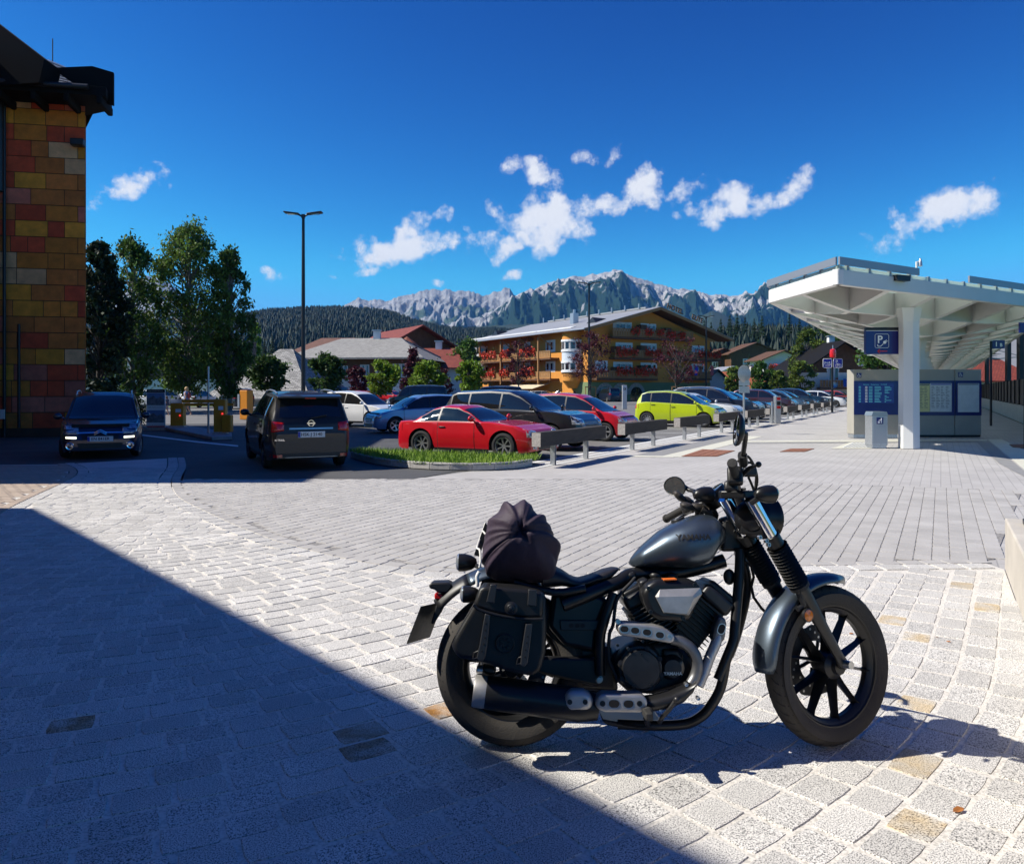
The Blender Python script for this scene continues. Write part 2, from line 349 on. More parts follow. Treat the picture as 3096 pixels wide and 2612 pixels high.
def inside(p, poly):
    x, y = p[0], p[1]; c = False; n = len(poly); j = n - 1
    for i in range(n):
        xi, yi = poly[i][0], poly[i][1]; xj, yj = poly[j][0], poly[j][1]
        if (yi > y) != (yj > y) and x < (xj - xi) * (y - yi) / (yj - yi) + xi: c = not c
        j = i
    return c
ARC_PX = [(505, 1385), (503, 1412), (482, 1441), (474, 1465), (482, 1494), (507, 1518), (569, 1551), (636, 1585), (713, 1618), (789, 1647), (1000, 1703), (1220, 1736), (1373, 1750), (1700, 1757), (2000, 1748), (2403, 1729), (2700, 1723), (3036, 1718)]
def smooth_line(pts, per=8):
    out = []
    for i in range(len(pts) - 1):
        p0, p1, p2, p3 = pts[max(i - 1, 0)], pts[i], pts[i + 1], pts[min(i + 2, len(pts) - 1)]
        for k in range(per):
            t = k / per
            out.append(0.5 * ((2 * p1) + (p2 - p0) * t + (2 * p0 - 5 * p1 + 4 * p2 - p3) * t * t + (3 * p1 - p0 - 3 * p2 + p3) * t ** 3))
    out.append(pts[-1]); return out
ARC = smooth_line([G(x, y) for x, y in ARC_PX])
LEFT = smooth_line([G(x, y) for x, y in [(229, 1400), (262, 1414), (268, 1432), (230, 1458), (160, 1492), (76, 1537), (0, 1601)]])
WALL_A = 0.47
GPOLY = LEFT + [Vector((-6, 2.5, 0)), Vector((-3, -1, 0)), ST(WALL_A, -1)] + list(reversed(ARC))
def walk(line, step):
    out = []; acc = 0; i = 0; pos = line[0].copy()
    d = 0
    for i in range(len(line) - 1):
        seg = line[i + 1] - line[i]; L = seg.length; t = seg.normalized() if L > 0 else Vector((1, 0, 0))
        while acc <= L:
            out.append((line[i] + t * acc, t)); acc += step
        acc -= L
    return out
def stone_mesh(name, mats, seed, ch=.02, jag=.014, hgt=.03):
    r = random.Random(seed); n = 3; ring = []
    cs = [(-.5, -.5), (.5, -.5), (.5, .5), (-.5, .5)]
    for i in range(4):
        a, b = cs[i], cs[(i + 1) % 4]
        for k in range(n):
            t = (k + (.12 if k == 0 else 0)) / n
            x = a[0] + (b[0] - a[0]) * t; y = a[1] + (b[1] - a[1]) * t
            nx, ny = (b[1] - a[1]), -(b[0] - a[0]); j = r.uniform(-jag, jag * .3)
            if k == 0: j = -jag
            ring.append(Vector((x + nx * j, y + ny * j, 0)))
    b = MB(); top = [p * (1 - 2 * ch) + Vector((0, 0, 0)) for p in ring]
    lo = [p + Vector((0, 0, -.28)) for p in ring]; bot = [p + Vector((0, 0, -1)) for p in ring]
    b.loft([bot, lo, top], True, False, True)
    return b
def place_stones(parent, spots, mats, stuff_name, part, limit=300, nvar=6, hgt=.022, jag=.02):
    """spots: (pos, angle, length, width, z, material index); the nearest become single objects, the rest one mesh."""
    vis = []
    for s in spots:
        p = s[0]
        if p.y < 1.5: continue
        x = CX + F * p.x / p.y
        if -120 < x < 3220: vis.append(s)
    vis.sort(key=lambda s: s[0].y * s[0].y - .0 * s[0].x)
    var = [[stone_mesh(part, None, 100 + i, jag=jag).mesh(part, m, 30) for i in range(nvar)] for m in mats]
    raw = [stone_mesh(part, None, 100 + i, jag=jag) for i in range(nvar)]
    rest = MB()
    for i, (p, ang, L, W, z, mi) in enumerate(vis):
        if i < limit:
            o = inst(part, var[mi][rnd.randrange(nvar)], parent, (p.x, p.y, z), (rnd.uniform(-.006, .006), rnd.uniform(-.006, .006), ang + (math.pi if rnd.random() < .5 else 0)), (L, W, hgt))
        else:
            src = raw[rnd.randrange(nvar)]; ca, sa = math.cos(ang), math.sin(ang)
            rest.add([(p.x + v[0] * L * ca - v[1] * W * sa, p.y + v[0] * L * sa + v[1] * W * ca, z + v[2] * hgt) for v in src.v], src.f, mi)
    if rest.v: tag(rest.build(stuff_name, mats, parent, 30), kind='stuff')

# granite setts, laid in arcs
granite = sheet('granite_paving', GPOLY, -.0042, MORTAR, 'pale granite setts laid in arcs in the foreground')
C0 = Vector((-4.0, 8.7, 0)); spots = []
rust_at = [(2745, 1420 + 690, 1), (2740, 2300, 1), (2730, 2470, 1), (2680, 1860, 1), (2730, 1912, 1), (2875, 1770, 1), (1330, 2125, 2), (1090, 2232, 3), (1205, 2262, 3), (130, 2205, 3), (270, 2180, 3), (2960, 1650 + 180, 1)]
rust_pts = [(G(x, y), k) for x, y, k in rust_at]
r = -6.5
def sett(p, ang, Ls, wrow):
    if inside(p, GPOLY): spots.append([p, ang + rnd.uniform(-.015, .015), Ls - .013, wrow - .012, rnd.uniform(-.0025, .0015), 0])
while r < 13:
    wrow = .168 + rnd.uniform(-.006, .006); a = -math.pi / 2; x = C0.x if r > .5 else C0.x + 4
    while x > -16:                                         # straight rows on the left
        Ls = rnd.uniform(.185, .265); x -= Ls; sett(Vector((x + Ls / 2, C0.y - r, 0)), 0, Ls, wrow)
    while r > .5 and a < -.58:                               # swinging round to the right
        Ls = rnd.uniform(.185, .265); am = a + Ls / r / 2; sett(C0 + Vector((math.cos(am), math.sin(am), 0)) * r, am + math.pi / 2, Ls, wrow); a += Ls / r
    if r > .5:                                             # and on in straight rows
        p = C0 + Vector((math.cos(a), math.sin(a), 0)) * r; d = Vector((-math.sin(a), math.cos(a), 0))
        while p.y < 8 and p.x < 9: Ls = rnd.uniform(.185, .265); sett(p + d * Ls / 2, math.atan2(d.y, d.x), Ls, wrow); p = p + d * Ls
    r += wrow
for q, k in rust_pts:
    s = min(spots, key=lambda s: (s[0] - q).length); s[5] = k
place_stones(granite, spots, [GRAN, GRAN_R, GRAN_O, GRAN_B], 'granite_setts', 'granite_sett', limit=300)

# border: one course of granite, one of dark pavers, following the curve
def offset_line(line, d):
    out = []
    for i, p in enumerate(line):
        t = (line[min(i + 1, len(line) - 1)] - line[max(i - 1, 0)]).normalized(); out.append(p + Vector((-t.y, t.x, 0)) * d)
    return out
border = sheet('border_paving', ARC + list(reversed(offset_line(ARC, .36))), -.0085, MORTAR, 'curved granite border course between the two pavings')
bs = []
for p, t in walk(offset_line(ARC, .115), .245): bs.append([p, math.atan2(t.y, t.x), .228, .19, rnd.uniform(-.002, .001), 1 if rnd.random() < .06 else 0])
place_stones(border, bs, [GRAN, GRAN_R], 'border_setts', 'border_stone', limit=60)
bs = []
for p, t in walk(offset_line(ARC, .285), .2): bs.append([p, math.atan2(t.y, t.x), .192, .135, rnd.uniform(-.002, .001), 0])
place_stones(border, bs, [PAVER], 'border_pavers', 'border_paver', limit=60, jag=.006)
lb = sheet('edge_paving', LEFT + list(reversed(offset_line(LEFT, -.34))), -.0085, MORTAR, 'curved edge course beside the pink pavers')
bs = []
for p, t in walk(offset_line(LEFT, -.1), .24): bs.append([p, math.atan2(t.y, t.x), .225, .17, 0, 0])
place_stones(lb, bs, [GRAN], 'edge_setts', 'edge_stone', limit=60)
bs = []
for p, t in walk(offset_line(LEFT, -.26), .2): bs.append([p, math.atan2(t.y, t.x), .192, .12, 0, 0])
place_stones(lb, bs, [PAVER_P], 'edge_pavers', 'edge_paver', limit=60, jag=.006)

# grey pavers: rows along the street
outer = offset_line(ARC, .36)
PP = list(outer) + [ST(WALL_A - .05, 8.2), ST(WALL_A + .6, 14), Vector((3, 13.3, 0)), Vector((-6, 13.3, 0))]
PAVER_J = speckle('paver_joint', (.27, .255, .24), (.16, .15, .14), (.36, .34, .32), scale=60, var=.0, bump=.4)
paver = sheet('paver_field', PP, -.005, PAVER_J, 'grey concrete pavers in straight rows behind the motorcycle')
spots = []
for i in range(-110, 30):
    a = i * .145; off = rnd.uniform(0, .22)
    for j in range(8, 75):
        p = ST(a, j * .222 + off)
        if p.y < 13.2 and inside(p, PP): spots.append([p, math.pi / 2 - STH + rnd.uniform(-.006, .006), .2165, .1405, rnd.uniform(-.0014, .0008), 0])
place_stones(paver, spots, [PAVER], 'concrete_pavers', 'concrete_paver', limit=300, jag=.006)
# pink pavers at the far left
PK = list(reversed(offset_line(LEFT, -.34))) + [Vector((-11, 15.8, 0)), Vector((-16, 15.5, 0)), Vector((-11, 9.2, 0)), Vector((-9, 8.6, 0))]
pink = sheet('pink_paving', PK, -.0078, MORTAR, 'pink concrete pavers by the station building')
spots = []
for i in range(0, 60):
    for j in range(0, 110):
        p = Vector((-15 + j * .2 + (i % 2) * .1, 8 + i * .13, 0))
        if inside(p, PK): spots.append([p, rnd.uniform(-.01, .01), .19, .12, rnd.uniform(-.002, .001), 0])
place_stones(pink, spots, [PAVER_P], 'pink_pavers', 'pink_paver', limit=250, jag=.006)

# painted and tactile strips, covers
CREAM = mat('cream_tactile', (.62, .6, .5), .6, var=.08, vscale=3)
WHITE_LINE = mat('road_marking', (.7, .7, .68), .6, var=.1, vscale=5)
GREYSTRIP = mat('grey_strip', (.26, .255, .25), .7, var=.1, vscale=4)
RUST = mat('rusty_cover', (.22, .085, .045), .75, c2=(.30, .13, .075), vscale=9, bump=.5, bscale=60)
band('guide_strip', -5.62, -5.12, 17.3, 26.4, -.006, CREAM, label='cream tactile guide strip along the car park rail')
band('guide_strip_edge', -6.25, -5.64, 17.0, 27.0, -.007, GREYSTRIP, label='grey slabs beside the cream guide strip')
for k, (a0, a1) in enumerate(((-7.55, -7.38), (-7.2, -7.1), (-6.95, -6.86))):
    band('drain_kerb', a0, a1, 13.3, 120, -.006, WHITE_LINE, label=['white kerb line nearest the parked cars', 'middle white drain line under the rail', 'white drain line on the plaza side'][k])
def wsheet(name, pts, z, m, label): return sheet(name, [G(x, y) for x, y in pts], z, m, label)
wsheet('guide_line', [(2222, 1332), (2985, 1328), (2985, 1332), (2222, 1336.5)], -.005, CREAM, 'cream guide line crossing the plaza towards the canopy')
wsheet('guide_line', [(2222, 1338.5), (2985, 1333.5), (2985, 1336), (2222, 1340.5)], -.0055, GREYSTRIP, 'grey line beside the cream guide line')
wsheet('guide_line', [(1875, 1375), (2040, 1378), (2036, 1382), (1870, 1379.5)], -.005, CREAM, 'short cream line at the end of the guide strip')
tact = wsheet('tactile_field', [(2512, 1355.5), (2635, 1355.5), (2660, 1336), (2572, 1336)], -.005, CREAM, 'cream ribbed tactile field in front of the departure board')
for k in range(7):
    b = MB(); x = 2548 + k * 11.5; p0 = G(x, 1353.5); p1 = G(x + 34, 1338); t = (p1 - p0).normalized(); nn = Vector((t.y, -t.x, 0)) * .025
    b.prism([p0 - nn, p0 + nn, p1 + nn, p1 - nn], (0, 0, 1), .008); b.build('rib', WHITE_LINE, tact)
wsheet('tactile_path', [(2986, 1327), (3028, 1327), (3330, 1470), (3160, 1470)], -.005, CREAM, 'cream tactile path running under the canopy')
wsheet('dark_strip', [(2945, 1329), (2984, 1329), (3155, 1470), (3020, 1400)], -.006, GREYSTRIP, 'dark slab strip beside the tactile path')
def cover(px, label):
    pts = [G(x, y) for x, y in px]; c = sum(pts, Vector()) / 4
    b = MB(); b.prism([p + Vector((0, 0, -.02)) for p in pts], (0, 0, 1), .021)
    o = b.build('manhole_cover', RUST); tag(o, label, 'manhole cover', 'rusty covers in the plaza')
    for k in range(4):
        t = (k + .5) / 4; q0 = pts[0].lerp(pts[3], t); q1 = pts[1].lerp(pts[2], t); f = MB(); d = (pts[1] - pts[0]).normalized()
        q0 = q0 + (q1 - q0) * .06; q1 = q1 + (q0 - q1) * .06; e = (pts[3] - pts[0]) * .06
        f.prism([q0 - e, q1 - e, q1 + e, q0 + e], (0, 0, 1), .006); f.build('raised_bar', RUST, o)
cover([(2060, 1379), (2124, 1358), (2221, 1362), (2168, 1379)], 'large rust brown cover in the paving beside the guide strip')
cover([(2358, 1365), (2390, 1356), (2462, 1356), (2432, 1365)], 'small rust brown cover in the middle of the plaza')
cover([(3062, 1352), (3050, 1343), (3110, 1343), (3130, 1357)], 'rust brown cover in the shade under the canopy')
# bay lines of the car park
k = 0
for b_ in (24.2, 26.9, 29.6, 34.0, 46.0, 48.8):
    band('bay_line', -12.5, -7.7, b_, b_ + .12, -.008, WHITE_LINE, label=f'white painted bay line in the car park, {["first","second","third","fourth","fifth","sixth"][k]} beyond the small red hatchback'); k += 1
b = MB(); p = [G(x, y) for x, y in [(420, 1312), (600, 1334), (720, 1346), (720, 1350), (600, 1338), (415, 1315)]]
sheet('drive_line', p, -.003, WHITE_LINE, 'thin white line curving across the driveway')

# a few dry leaves
LEAF_DRY = mat('dry_leaf', (.35, .13, .03), .7, var=.3, vscale=30)
for (x, y, s, lab) in [(2898, 2452, .028, 'curled brown dry leaf on the setts at the lower right'), (2833, 1927, .014, 'tiny brown leaf on the setts by the front wheel'), (2868, 1941, .014, 'tiny brown leaf on the setts near the wall'), (2574, 1917, .016, 'tiny dark leaf seen between the front wheel spokes'), (1292, 1648, .016, 'small dark leaf on the grey pavers behind the luggage roll')]:
    p = G(x, y); b = MB(); an = rnd.uniform(0, 6); c, sn = math.cos(an), math.sin(an)
    prof = [(-1, 0, .1), (-.5, .35, .5), (.3, .4, .7), (1, 0, .3), (.3, -.4, .2), (-.5, -.35, .15)]
    vs = [(p.x + (u * c - v * sn) * s, p.y + (u * sn + v * c) * s, .003 + w * s * .5) for u, v, w in prof] + [(p.x, p.y, .003)]
    b.add(vs, [(6, i, (i + 1) % 6) for i in range(6)]); tag(b.build('dry_leaf', LEAF_DRY), lab, 'leaf', 'dry leaves on the paving')
# ------------------------------------------------------------------ motorcycle
LEAN = R(8.0)
bike = empty('motorcycle', G(1548, 2254)); bike.rotation_euler = (-LEAN, 0, 0)
tag(bike, 'dark grey cruiser motorcycle with black saddlebag leaning on its stand', 'motorcycle')
BM = Matrix.Translation(bike.location) @ Matrix.Rotation(-LEAN, 4, 'X'); BI = BM.inverted()
def ray_plane(Mi, px, w):
    o = Mi @ Vector((0, 0, EYE)); d = (Mi @ Vector(((px[0] - CX) / F, 1.0, EYE - (px[1] - HY) / F))) - o
    t = (-w - o.y) / d.y; return o + d * t
def bp(x, y, w=0.0): return ray_plane(BI, (x, y), w)   # point of the bike, w metres to its right side
def cA(x, y): return (1220 + x / 4.182, 1520 + y / 4.182)
def cB(x, y): return (1220 + x / 4.182, 1900 + y / 4.182)
def cC(x, y): return (1700 + x / 4.182, 1680 + y / 4.182)
def cD(x, y): return (1700 + x / 4.182, 1980 + y / 4.182)
def cE(x, y): return (1900 + x / 4.182, 1250 + y / 4.182)
def cF(x, y): return (2200 + x / 4.182, 1600 + y / 4.182)
def P(c, w): return bp(c[0], c[1], w)
Y = Vector((0, 1, 0))
def plate(c, pts, w0, w1, name, m, parent=bike, smooth=None, bevel=.004, seg=2):   # outline traced at its outer face, w1 nearer the viewer
    b = MB(); pp = [P(c(*p), w1) for p in pts]; b.prism(pp, Y, abs(w1 - w0)); return b.build(name, m, parent, smooth if smooth else 30, bevel, seg)
RR, RFW = .323, .3315
def lin2(pts, x):
    for (a, b), (c, d) in zip(pts, pts[1:]):
        if x <= c: return b + (d - b) * (x - a) / (c - a)
    return pts[-1][1]
def wheel_parts(root, R_, tw, rim_r, nsp, twist, m_t, name='tyre'):
    """a wheel round the Y axis of root: tyre with tread grooves, rim, spokes, hub"""
    b = MB(); h = tw / 2; pr = [(rim_r - .004, -h * .62), (rim_r + .012, -h * .8), (rim_r + .03, -h * .95), ((rim_r + R_) / 2 + .01, -h), (R_ - .045, -h * .93), (R_ - .02, -h * .72), (R_ - .006, -h * .4), (R_, 0)]
    prof = pr + [(r_, -hh) for r_, hh in reversed(pr[:-1])]
    b.lathe(prof, n=64); t = b.build('tyre', m_t, root, 50)
    g = MB()                                            # tread grooves as thin dark ribs cut into the shoulder
    for k in range(44):
        a = 2 * math.pi * k / 44
        for sgn in (-1, 1):
            pts = []
            for i, (f, da) in enumerate(((.25, .0), (.45, .045), (.62, .075), (.82, .10))):
                y = sgn * h * f
                rr_ = lin2([(0, R_), (.4, R_ - .006), (.72, R_ - .02), (.93, R_ - .045)], f) + .0016
                aa = a + da + (0 if sgn > 0 else math.pi / 44); pts.append((rr_, aa, y))
            rows = [[], []]
            for rr_, aa, y in pts:
                for q, e in ((0, -.010), (1, .010)): rows[q].append(Vector((math.cos(aa + e) * rr_, y, math.sin(aa + e) * rr_)))
            g.grid(rows, flip=(sgn > 0))
    tag(g.build('tread_groove', M_['dark'], t), kind='stuff')
    b = MB(); b.lathe([(rim_r - .004, -h * .66), (rim_r + .006, -h * .7), (rim_r + .006, -h * .6), (rim_r - .014, -h * .5), (rim_r - .03, -h * .2), (rim_r - .03, h * .2), (rim_r - .014, h * .5), (rim_r + .006, h * .6), (rim_r + .006, h * .7), (rim_r - .004, h * .66)], n=64)
    b.lathe([(rim_r - .004, -h * .64), (rim_r - .028, -h * .15), (rim_r - .028, h * .15), (rim_r - .004, h * .64)], n=64)
    b.build('rim', M_['black_satin'], root, 40)
    for k in range(nsp):
        pair, side = k // 2, (k % 2) * 2 - 1
        a = 2 * math.pi * pair / (nsp / 2) + side * .30 + twist; ah = 2 * math.pi * pair / (nsp / 2) + side * .12 + twist
        p0 = Vector((math.cos(ah) * .045, 0, math.sin(ah) * .045)); p1 = Vector((math.cos(a) * (rim_r - .02), 0, math.sin(a) * (rim_r - .02)))
        d = (p1 - p0).normalized(); n = Vector((-d.z, 0, d.x)); s = MB()
        q = []
        for f, wd, th in ((0, .015, .030), (.3, .0085, .022), (.85, .006, .016), (1, .012, .02)):
            c = p0.lerp(p1, f); q.append([c + n * wd + Y * th, c + n * wd * .3 - Y * (th + .004), c - n * wd + Y * th * .2, c - n * wd * .6 + Y * (th + .004)])
        q = [[c_ for c_ in r_] for r_ in q]; s.loft(q, True, True, True); s.build('spoke', M_['black_satin'], root, 40)
    b = MB(); b.lathe([(.0, -.07), (.03, -.07), (.034, -.05), (.055, -.035), (.058, 0), (.055, .035), (.034, .05), (.03, .07), (0, .07)], n=24); b.build('hub', M_['black_metal'], root, 40)
def disc(root, r0, r1, y, holes=30):
    b = MB(); n = 72
    ro = [r1 + .004 * math.cos(12 * 2 * math.pi * j / n) for j in range(n)]
    def ring(rs, yy): return [Vector((math.cos(2 * math.pi * j / n) * rs[j], yy, math.sin(2 * math.pi * j / n) * rs[j])) for j in range(n)]
    ri = [r0] * n
    b.loft([ring(ri, y), ring(ro, y), ring(ro, y + .005), ring(ri, y + .005), ring(ri, y)])
    o = b.build('brake_disc', M_['dark_steel'], root, 30)
    for k in range(holes):
        a = 2 * math.pi * k / holes; rr_ = r0 + (r1 - r0) * (.3, .55, .8)[k % 3]; h = MB()
        h.lathe([(0, -.0008), (.0055, -.0008), (.0055, .0058), (0, .0058)], (math.cos(a) * rr_, y, math.sin(a) * rr_), n=8); h.build('disc_hole', M_['steel'], o)
    c = MB()
    for k in range(6):
        a = 2 * math.pi * k / 6; c.tube([(math.cos(a) * .03, y, math.sin(a) * .03), (math.cos(a + .2) * r0 * 1.02, y, math.sin(a + .2) * r0 * 1.02)], .008, 6)
    c.build('disc_carrier', M_['black_metal'], o)

rw = empty('rear_wheel', (0, 0, RR)); rw.parent = bike
wheel_parts(rw, RR, .15, .212, 10, .2, M_['tyre_dusty'])
disc(rw, .075, .146, -.085)
FC = bp(2503, 2022, 0.0)
STEER = R(25)
fw = empty('front_wheel', (FC.x, 0, RFW), STEER); fw.parent = bike
wheel_parts(fw, RFW, .112, .248, 10, .1, M_['tyre_dusty'])
disc(fw, .085, .15, .075)

# front assembly frame: turned with the steering
FM = BM @ Matrix.Translation((FC.x, 0, RFW)) @ Matrix.Rotation(STEER, 4, 'Z'); FI = FM.inverted()
FL = Matrix.Translation((FC.x, 0, RFW)) @ Matrix.Rotation(STEER, 4, 'Z')
def fp(c, w): return FL @ ray_plane(FI, c, w)           # point traced in the fork plane, given in the bike's frame
def fl(x, y, z): return FL @ Vector((x, y, z))
def mirror_f(p):                                        # the same point on the other fork leg
    q = FL.inverted() @ p; q.y = -q.y; return FL @ q
FW_ = .08
axle = fp((2556, 1998), FW_ + .03); axle = fp((2548, 2005), FW_)
l_top = fp(cF(915, 730), FW_); g_top = fp(cF(640, 195), FW_); c_low = fp(cF(560, 60), FW_); c_top = fp(cE(1600, 1180), FW_); t_top = fp(cE(1555, 1060), FW_)
# one straight line through the leg
leg_d = (c_top - l_top).normalized()
def leg_pt(p): return l_top + leg_d * (p - l_top).dot(leg_d)
fork = empty('fork', (0, 0, 0)); fork.parent = bike
for side in (0, 1):
    q = (lambda p: p) if side == 0 else mirror_f
    b = MB(); a0 = q(axle); a1 = q(l_top)
    fwd = (FL.to_3x3() @ Vector((1, 0, 0))); sd = (FL.to_3x3() @ Vector((0, 1, 0)))
    rings = []
    for f, wx, wy in ((-.06, .012, .012), (0, .026, .016), (.12, .022, .017), (.5, .027, .02), (.8, .033, .024), (1.0, .035, .03)):
        c = a0.lerp(a1, f); ax = (a1 - a0).normalized(); n1 = (fwd - ax * fwd.dot(ax)).normalized()
        rings.append([c + n1 * wx * math.cos(t) + sd * wy * math.sin(t) for t in [2 * math.pi * j / 14 for j in range(14)]])
    b.loft(rings, True, True, True); b.build('fork_slider', M_['black_metal'], fork, 40)
    b = MB(); g0, g1 = q(l_top), q(leg_pt(g_top)); n = 28; ax = (g1 - g0); pr = []
    for i in range(n * 1 + 1):
        f = i / n; rad = .047 if i % 2 == 0 else .034
        if i < 3: rad = .042
        rad *= (1 - .05 * f); pr.append((rad, f * ax.length))
    b.lathe(pr, g0, ax, n=20); b.build('fork_gaiter', M_['rubber'], fork, 25)
    b = MB(); b.tube([q(leg_pt(g_top)), q(leg_pt(c_low))], .034, 16); b.build('fork_clamp', M_['black_satin'], fork, 40, .004)
    b = MB(); b.tube([q(leg_pt(g_top)), q(leg_pt(t_top))], .027, 20); b.build('fork_tube', M_['chrome'], fork, 60)
# axle nut
b = MB(); sd = FL.to_3x3() @ Vector((0, 1, 0)); b.tube([axle - sd * .045, axle - sd * .0], [.016, .018], 14); b.tube([axle - sd * .02, mirror_f(axle) + sd * .02], .011, 12); b.build('axle', M_['steel'], fork, 40)
lowc = leg_pt(c_low); topc = leg_pt(t_top)
for nm, p, th in (('lower_yoke', lowc, .05), ('upper_yoke', topc, .032)):
    b = MB(); m = mirror_f(p); fwd = FL.to_3x3() @ Vector((1, 0, 0)); back = -fwd
    poly = [p + fwd * .035, p + back * .03 - sd * .0, (p + m) / 2 + back * .085, m + back * .03, m + fwd * .035, (p + m) / 2 + fwd * .02]
    b.prism(poly, (0, 0, 1), th); b.build(nm, M_['black_satin'], fork, 30, .006)
for px in ((1660, 1565), (1740, 1610), (1770, 1658)):
    p = fp(cE(*px), FW_ + .038); b = MB(); b.lathe([(0, -.006), (.0085, -.006), (.0085, .006), (.005, .006), (.005, .002), (0, .002)], p, -(FL.to_3x3() @ Y), n=12); b.build('bolt', M_['steel'], fork, 30)
# reflector
p = fp(cF(998, 1085), FW_ + .02); b = MB(); b.lathe([(0, 0), (.022, 0), (.024, .004), (.024, .012), (0, .014)], p, -(FL.to_3x3() @ Y), n=20); b.build('reflector', M_['amber'], fork, 30)
b = MB(); b.lathe([(.0235, 0), (.027, 0), (.027, .012), (.0235, .013)], p, -(FL.to_3x3() @ Y), n=20); b.build('reflector_ring', M_['black_metal'], fork, 30)
plate(cF, [(850, 1010), (940, 980), (1000, 1090), (900, 1140)], FW_ + .0, FW_ + .015, 'reflector_bracket', M_['black_metal'])
# front fender
b = MB(); rows = []; n = 30
for i in range(n + 1):
    a = R(72 + (180 - 72) * i / n); e = min(i, n - i) / n; wd = .066 * min(1, .25 + (i / n) * 6) * (1 if i < n - 3 else (1, .96, .86, .66)[i - n + 3]); row = []
    for j in range(11):
        t = (j / 10 - .5) * 2; ang = t * R(78); rr_ = RFW + .014 + .035 * math.cos(ang) - (.0 if abs(t) < .7 else .03 * (abs(t) - .7))
        row.append(fl(math.cos(a) * rr_, wd * math.sin(ang) * 1.0, math.sin(a) * rr_))
    rows.append(row)
b.grid(rows, flip=True); o = b.build('front_fender', M_['tank_grey'], bike, 60)
so = o.modifiers.new('thick', 'SOLIDIFY'); so.thickness = .003; so.offset = -1
b = MB(); b.tube([fp(cF(905, 760), .09), fp(cF(960, 960), .088), fp(cF(880, 1010), .085)], .012, 8); b.build('fender_stay', M_['black_metal'], bike, 40)
# caliper and hoses
b = MB(); c = fl(-.10, .098, .07); b.box(c, (.07, .05, .11), M=FL.to_3x3() @ Matrix.Rotation(R(35), 3, 'Y')); b.build('brake_caliper', M_['black_metal'], bike, 30, .01)
b = MB(); b.tube([P(cF(x, y), w) for x, y, w in ((220, 400, -.02), (300, 470, -.03), (330, 600, -.05), (300, 720, -.06), (330, 860, -.07), (430, 1000, -.09), (490, 1060, -.1))], .0065, 7); b.build('brake_hose', M_['rubber'], bike, 60)

# headlight
hc = fp(cE(1610, 1315), 0.0); b = MB(); fwd = FL.to_3x3() @ Vector((1, 0, 0))
b.lathe([(0, -.085), (.03, -.082), (.06, -.065), (.08, -.03), (.088, .01), (.09, .045), (.094, .05), (.094, .066), (.088, .07)], hc, fwd, n=32); b.build('headlight', M_['black_satin'], bike, 50)
b = MB(); b.lathe([(.088, .068), (.07, .08), (.04, .088), (0, .09)], hc, fwd, n=28); b.build('headlight_lens', M_['clear_lens'], bike, 60)
def bullet(c, ax, r_, L, name, lens, parent=bike):
    b = MB(); b.lathe([(0, -L * .55), (r_ * .45, -L * .5), (r_ * .8, -L * .25), (r_, L * .1), (r_, L * .42)], c, ax, n=20); o = b.build(name, M_['black_satin'], parent, 50)
    b = MB(); b.lathe([(r_, L * .42), (r_ * .9, L * .52), (r_ * .5, L * .58), (0, L * .6)], c, ax, n=20); b.build('lens', lens, o, 60); return o
bullet(fp(cE(1725, 1020), .19), fwd, .036, .085, 'turn_indicator', M_['clear_lens'])
bullet(mirror_f(fp(cE(1725, 1020), .19)), fwd, .036, .085, 'turn_indicator', M_['clear_lens'])
ic = fp(cE(1690, 1040), .17); b = MB(); b.tube([ic, fp(cE(1560, 1130), .11)], .012, 8); b.build('indicator_stem', M_['black_metal'], bike)

# handlebar: traced from the right grip over the risers to the left grip
gr_e, gr_i = P(cE(1312, 625), .40), P(cE(1350, 790), .26)
gl_e, gl_i = P(cE(470, 1335), -.33), P(cE(690, 1215), -.24)
mid_r, mid_l = P(cE(1375, 1000), .07), P(cE(1290, 1010), -.05)
b = MB(); b.tube(smooth_line([gr_e, gr_i, P(cE(1380, 900), .15), mid_r, mid_l, P(cE(1000, 1120), -.16), gl_i, gl_e], 5), .0125, 10); b.build('handlebar', M_['black_satin'], bike, 60)
for e, i_ in ((gr_e, gr_i), (gl_e, gl_i)):
    d = (i_ - e).normalized(); L = .125; b = MB(); pr = [(0, -.004), (.018, -.003), (.0205, .004), (.0205, .012), (.0175, .014)] + [(.0175 + (.0008 if k % 2 else 0), .016 + k * (L - .02) / 20) for k in range(21)] + [(.022, L), (.022, L + .006), (.0, L + .006)]
    b.lathe(pr, e, d, n=20); b.build('grip', M_['rubber'], bike, 40)
d = (gr_i - gr_e).normalized()
b = MB(); c = gr_e + d * .155; b.box(c, (.062, .05, .075), M=d.to_track_quat('Y', 'Z').to_matrix()); b.box(c + d * .03 + Vector((-.02, 0, -.035)), (.055, .045, .045), M=d.to_track_quat('Y', 'Z').to_matrix()); b.build('switch_housing', M_['black_plastic'], bike, 30, .012, 3)
d2 = (gl_i - gl_e).normalized(); b = MB(); c = gl_e + d2 * .155; b.box(c, (.055, .055, .06), M=d2.to_track_quat('Y', 'Z').to_matrix()); b.build('switch_housing', M_['black_plastic'], bike, 30, .012, 3)
b = MB(); b.tube([gr_e + d * .19 + Vector((.02, 0, .01)), P(cE(1530, 690), .30), P(cE(1640, 645), .36)], [.011, .009, .006], 8); b.ball(P(cE(1645, 645), .365), .0125, 12, 8); b.build('brake_lever', M_['black_metal'], bike, 60)
b = MB(); b.tube([gl_e + d2 * .19 + Vector((.02, 0, .01)), gl_e + d2 * .1 + Vector((.05, 0, .0)), gl_e + Vector((.05, 0, -.005))], [.011, .009, .006], 8); b.build('clutch_lever', M_['black_metal'], bike, 60)
b = MB(); b.box(P(cE(1530, 740), .22), (.055, .04, .04)); b.build('brake_reservoir', M_['black_plastic'], bike, 30, .01, 3)
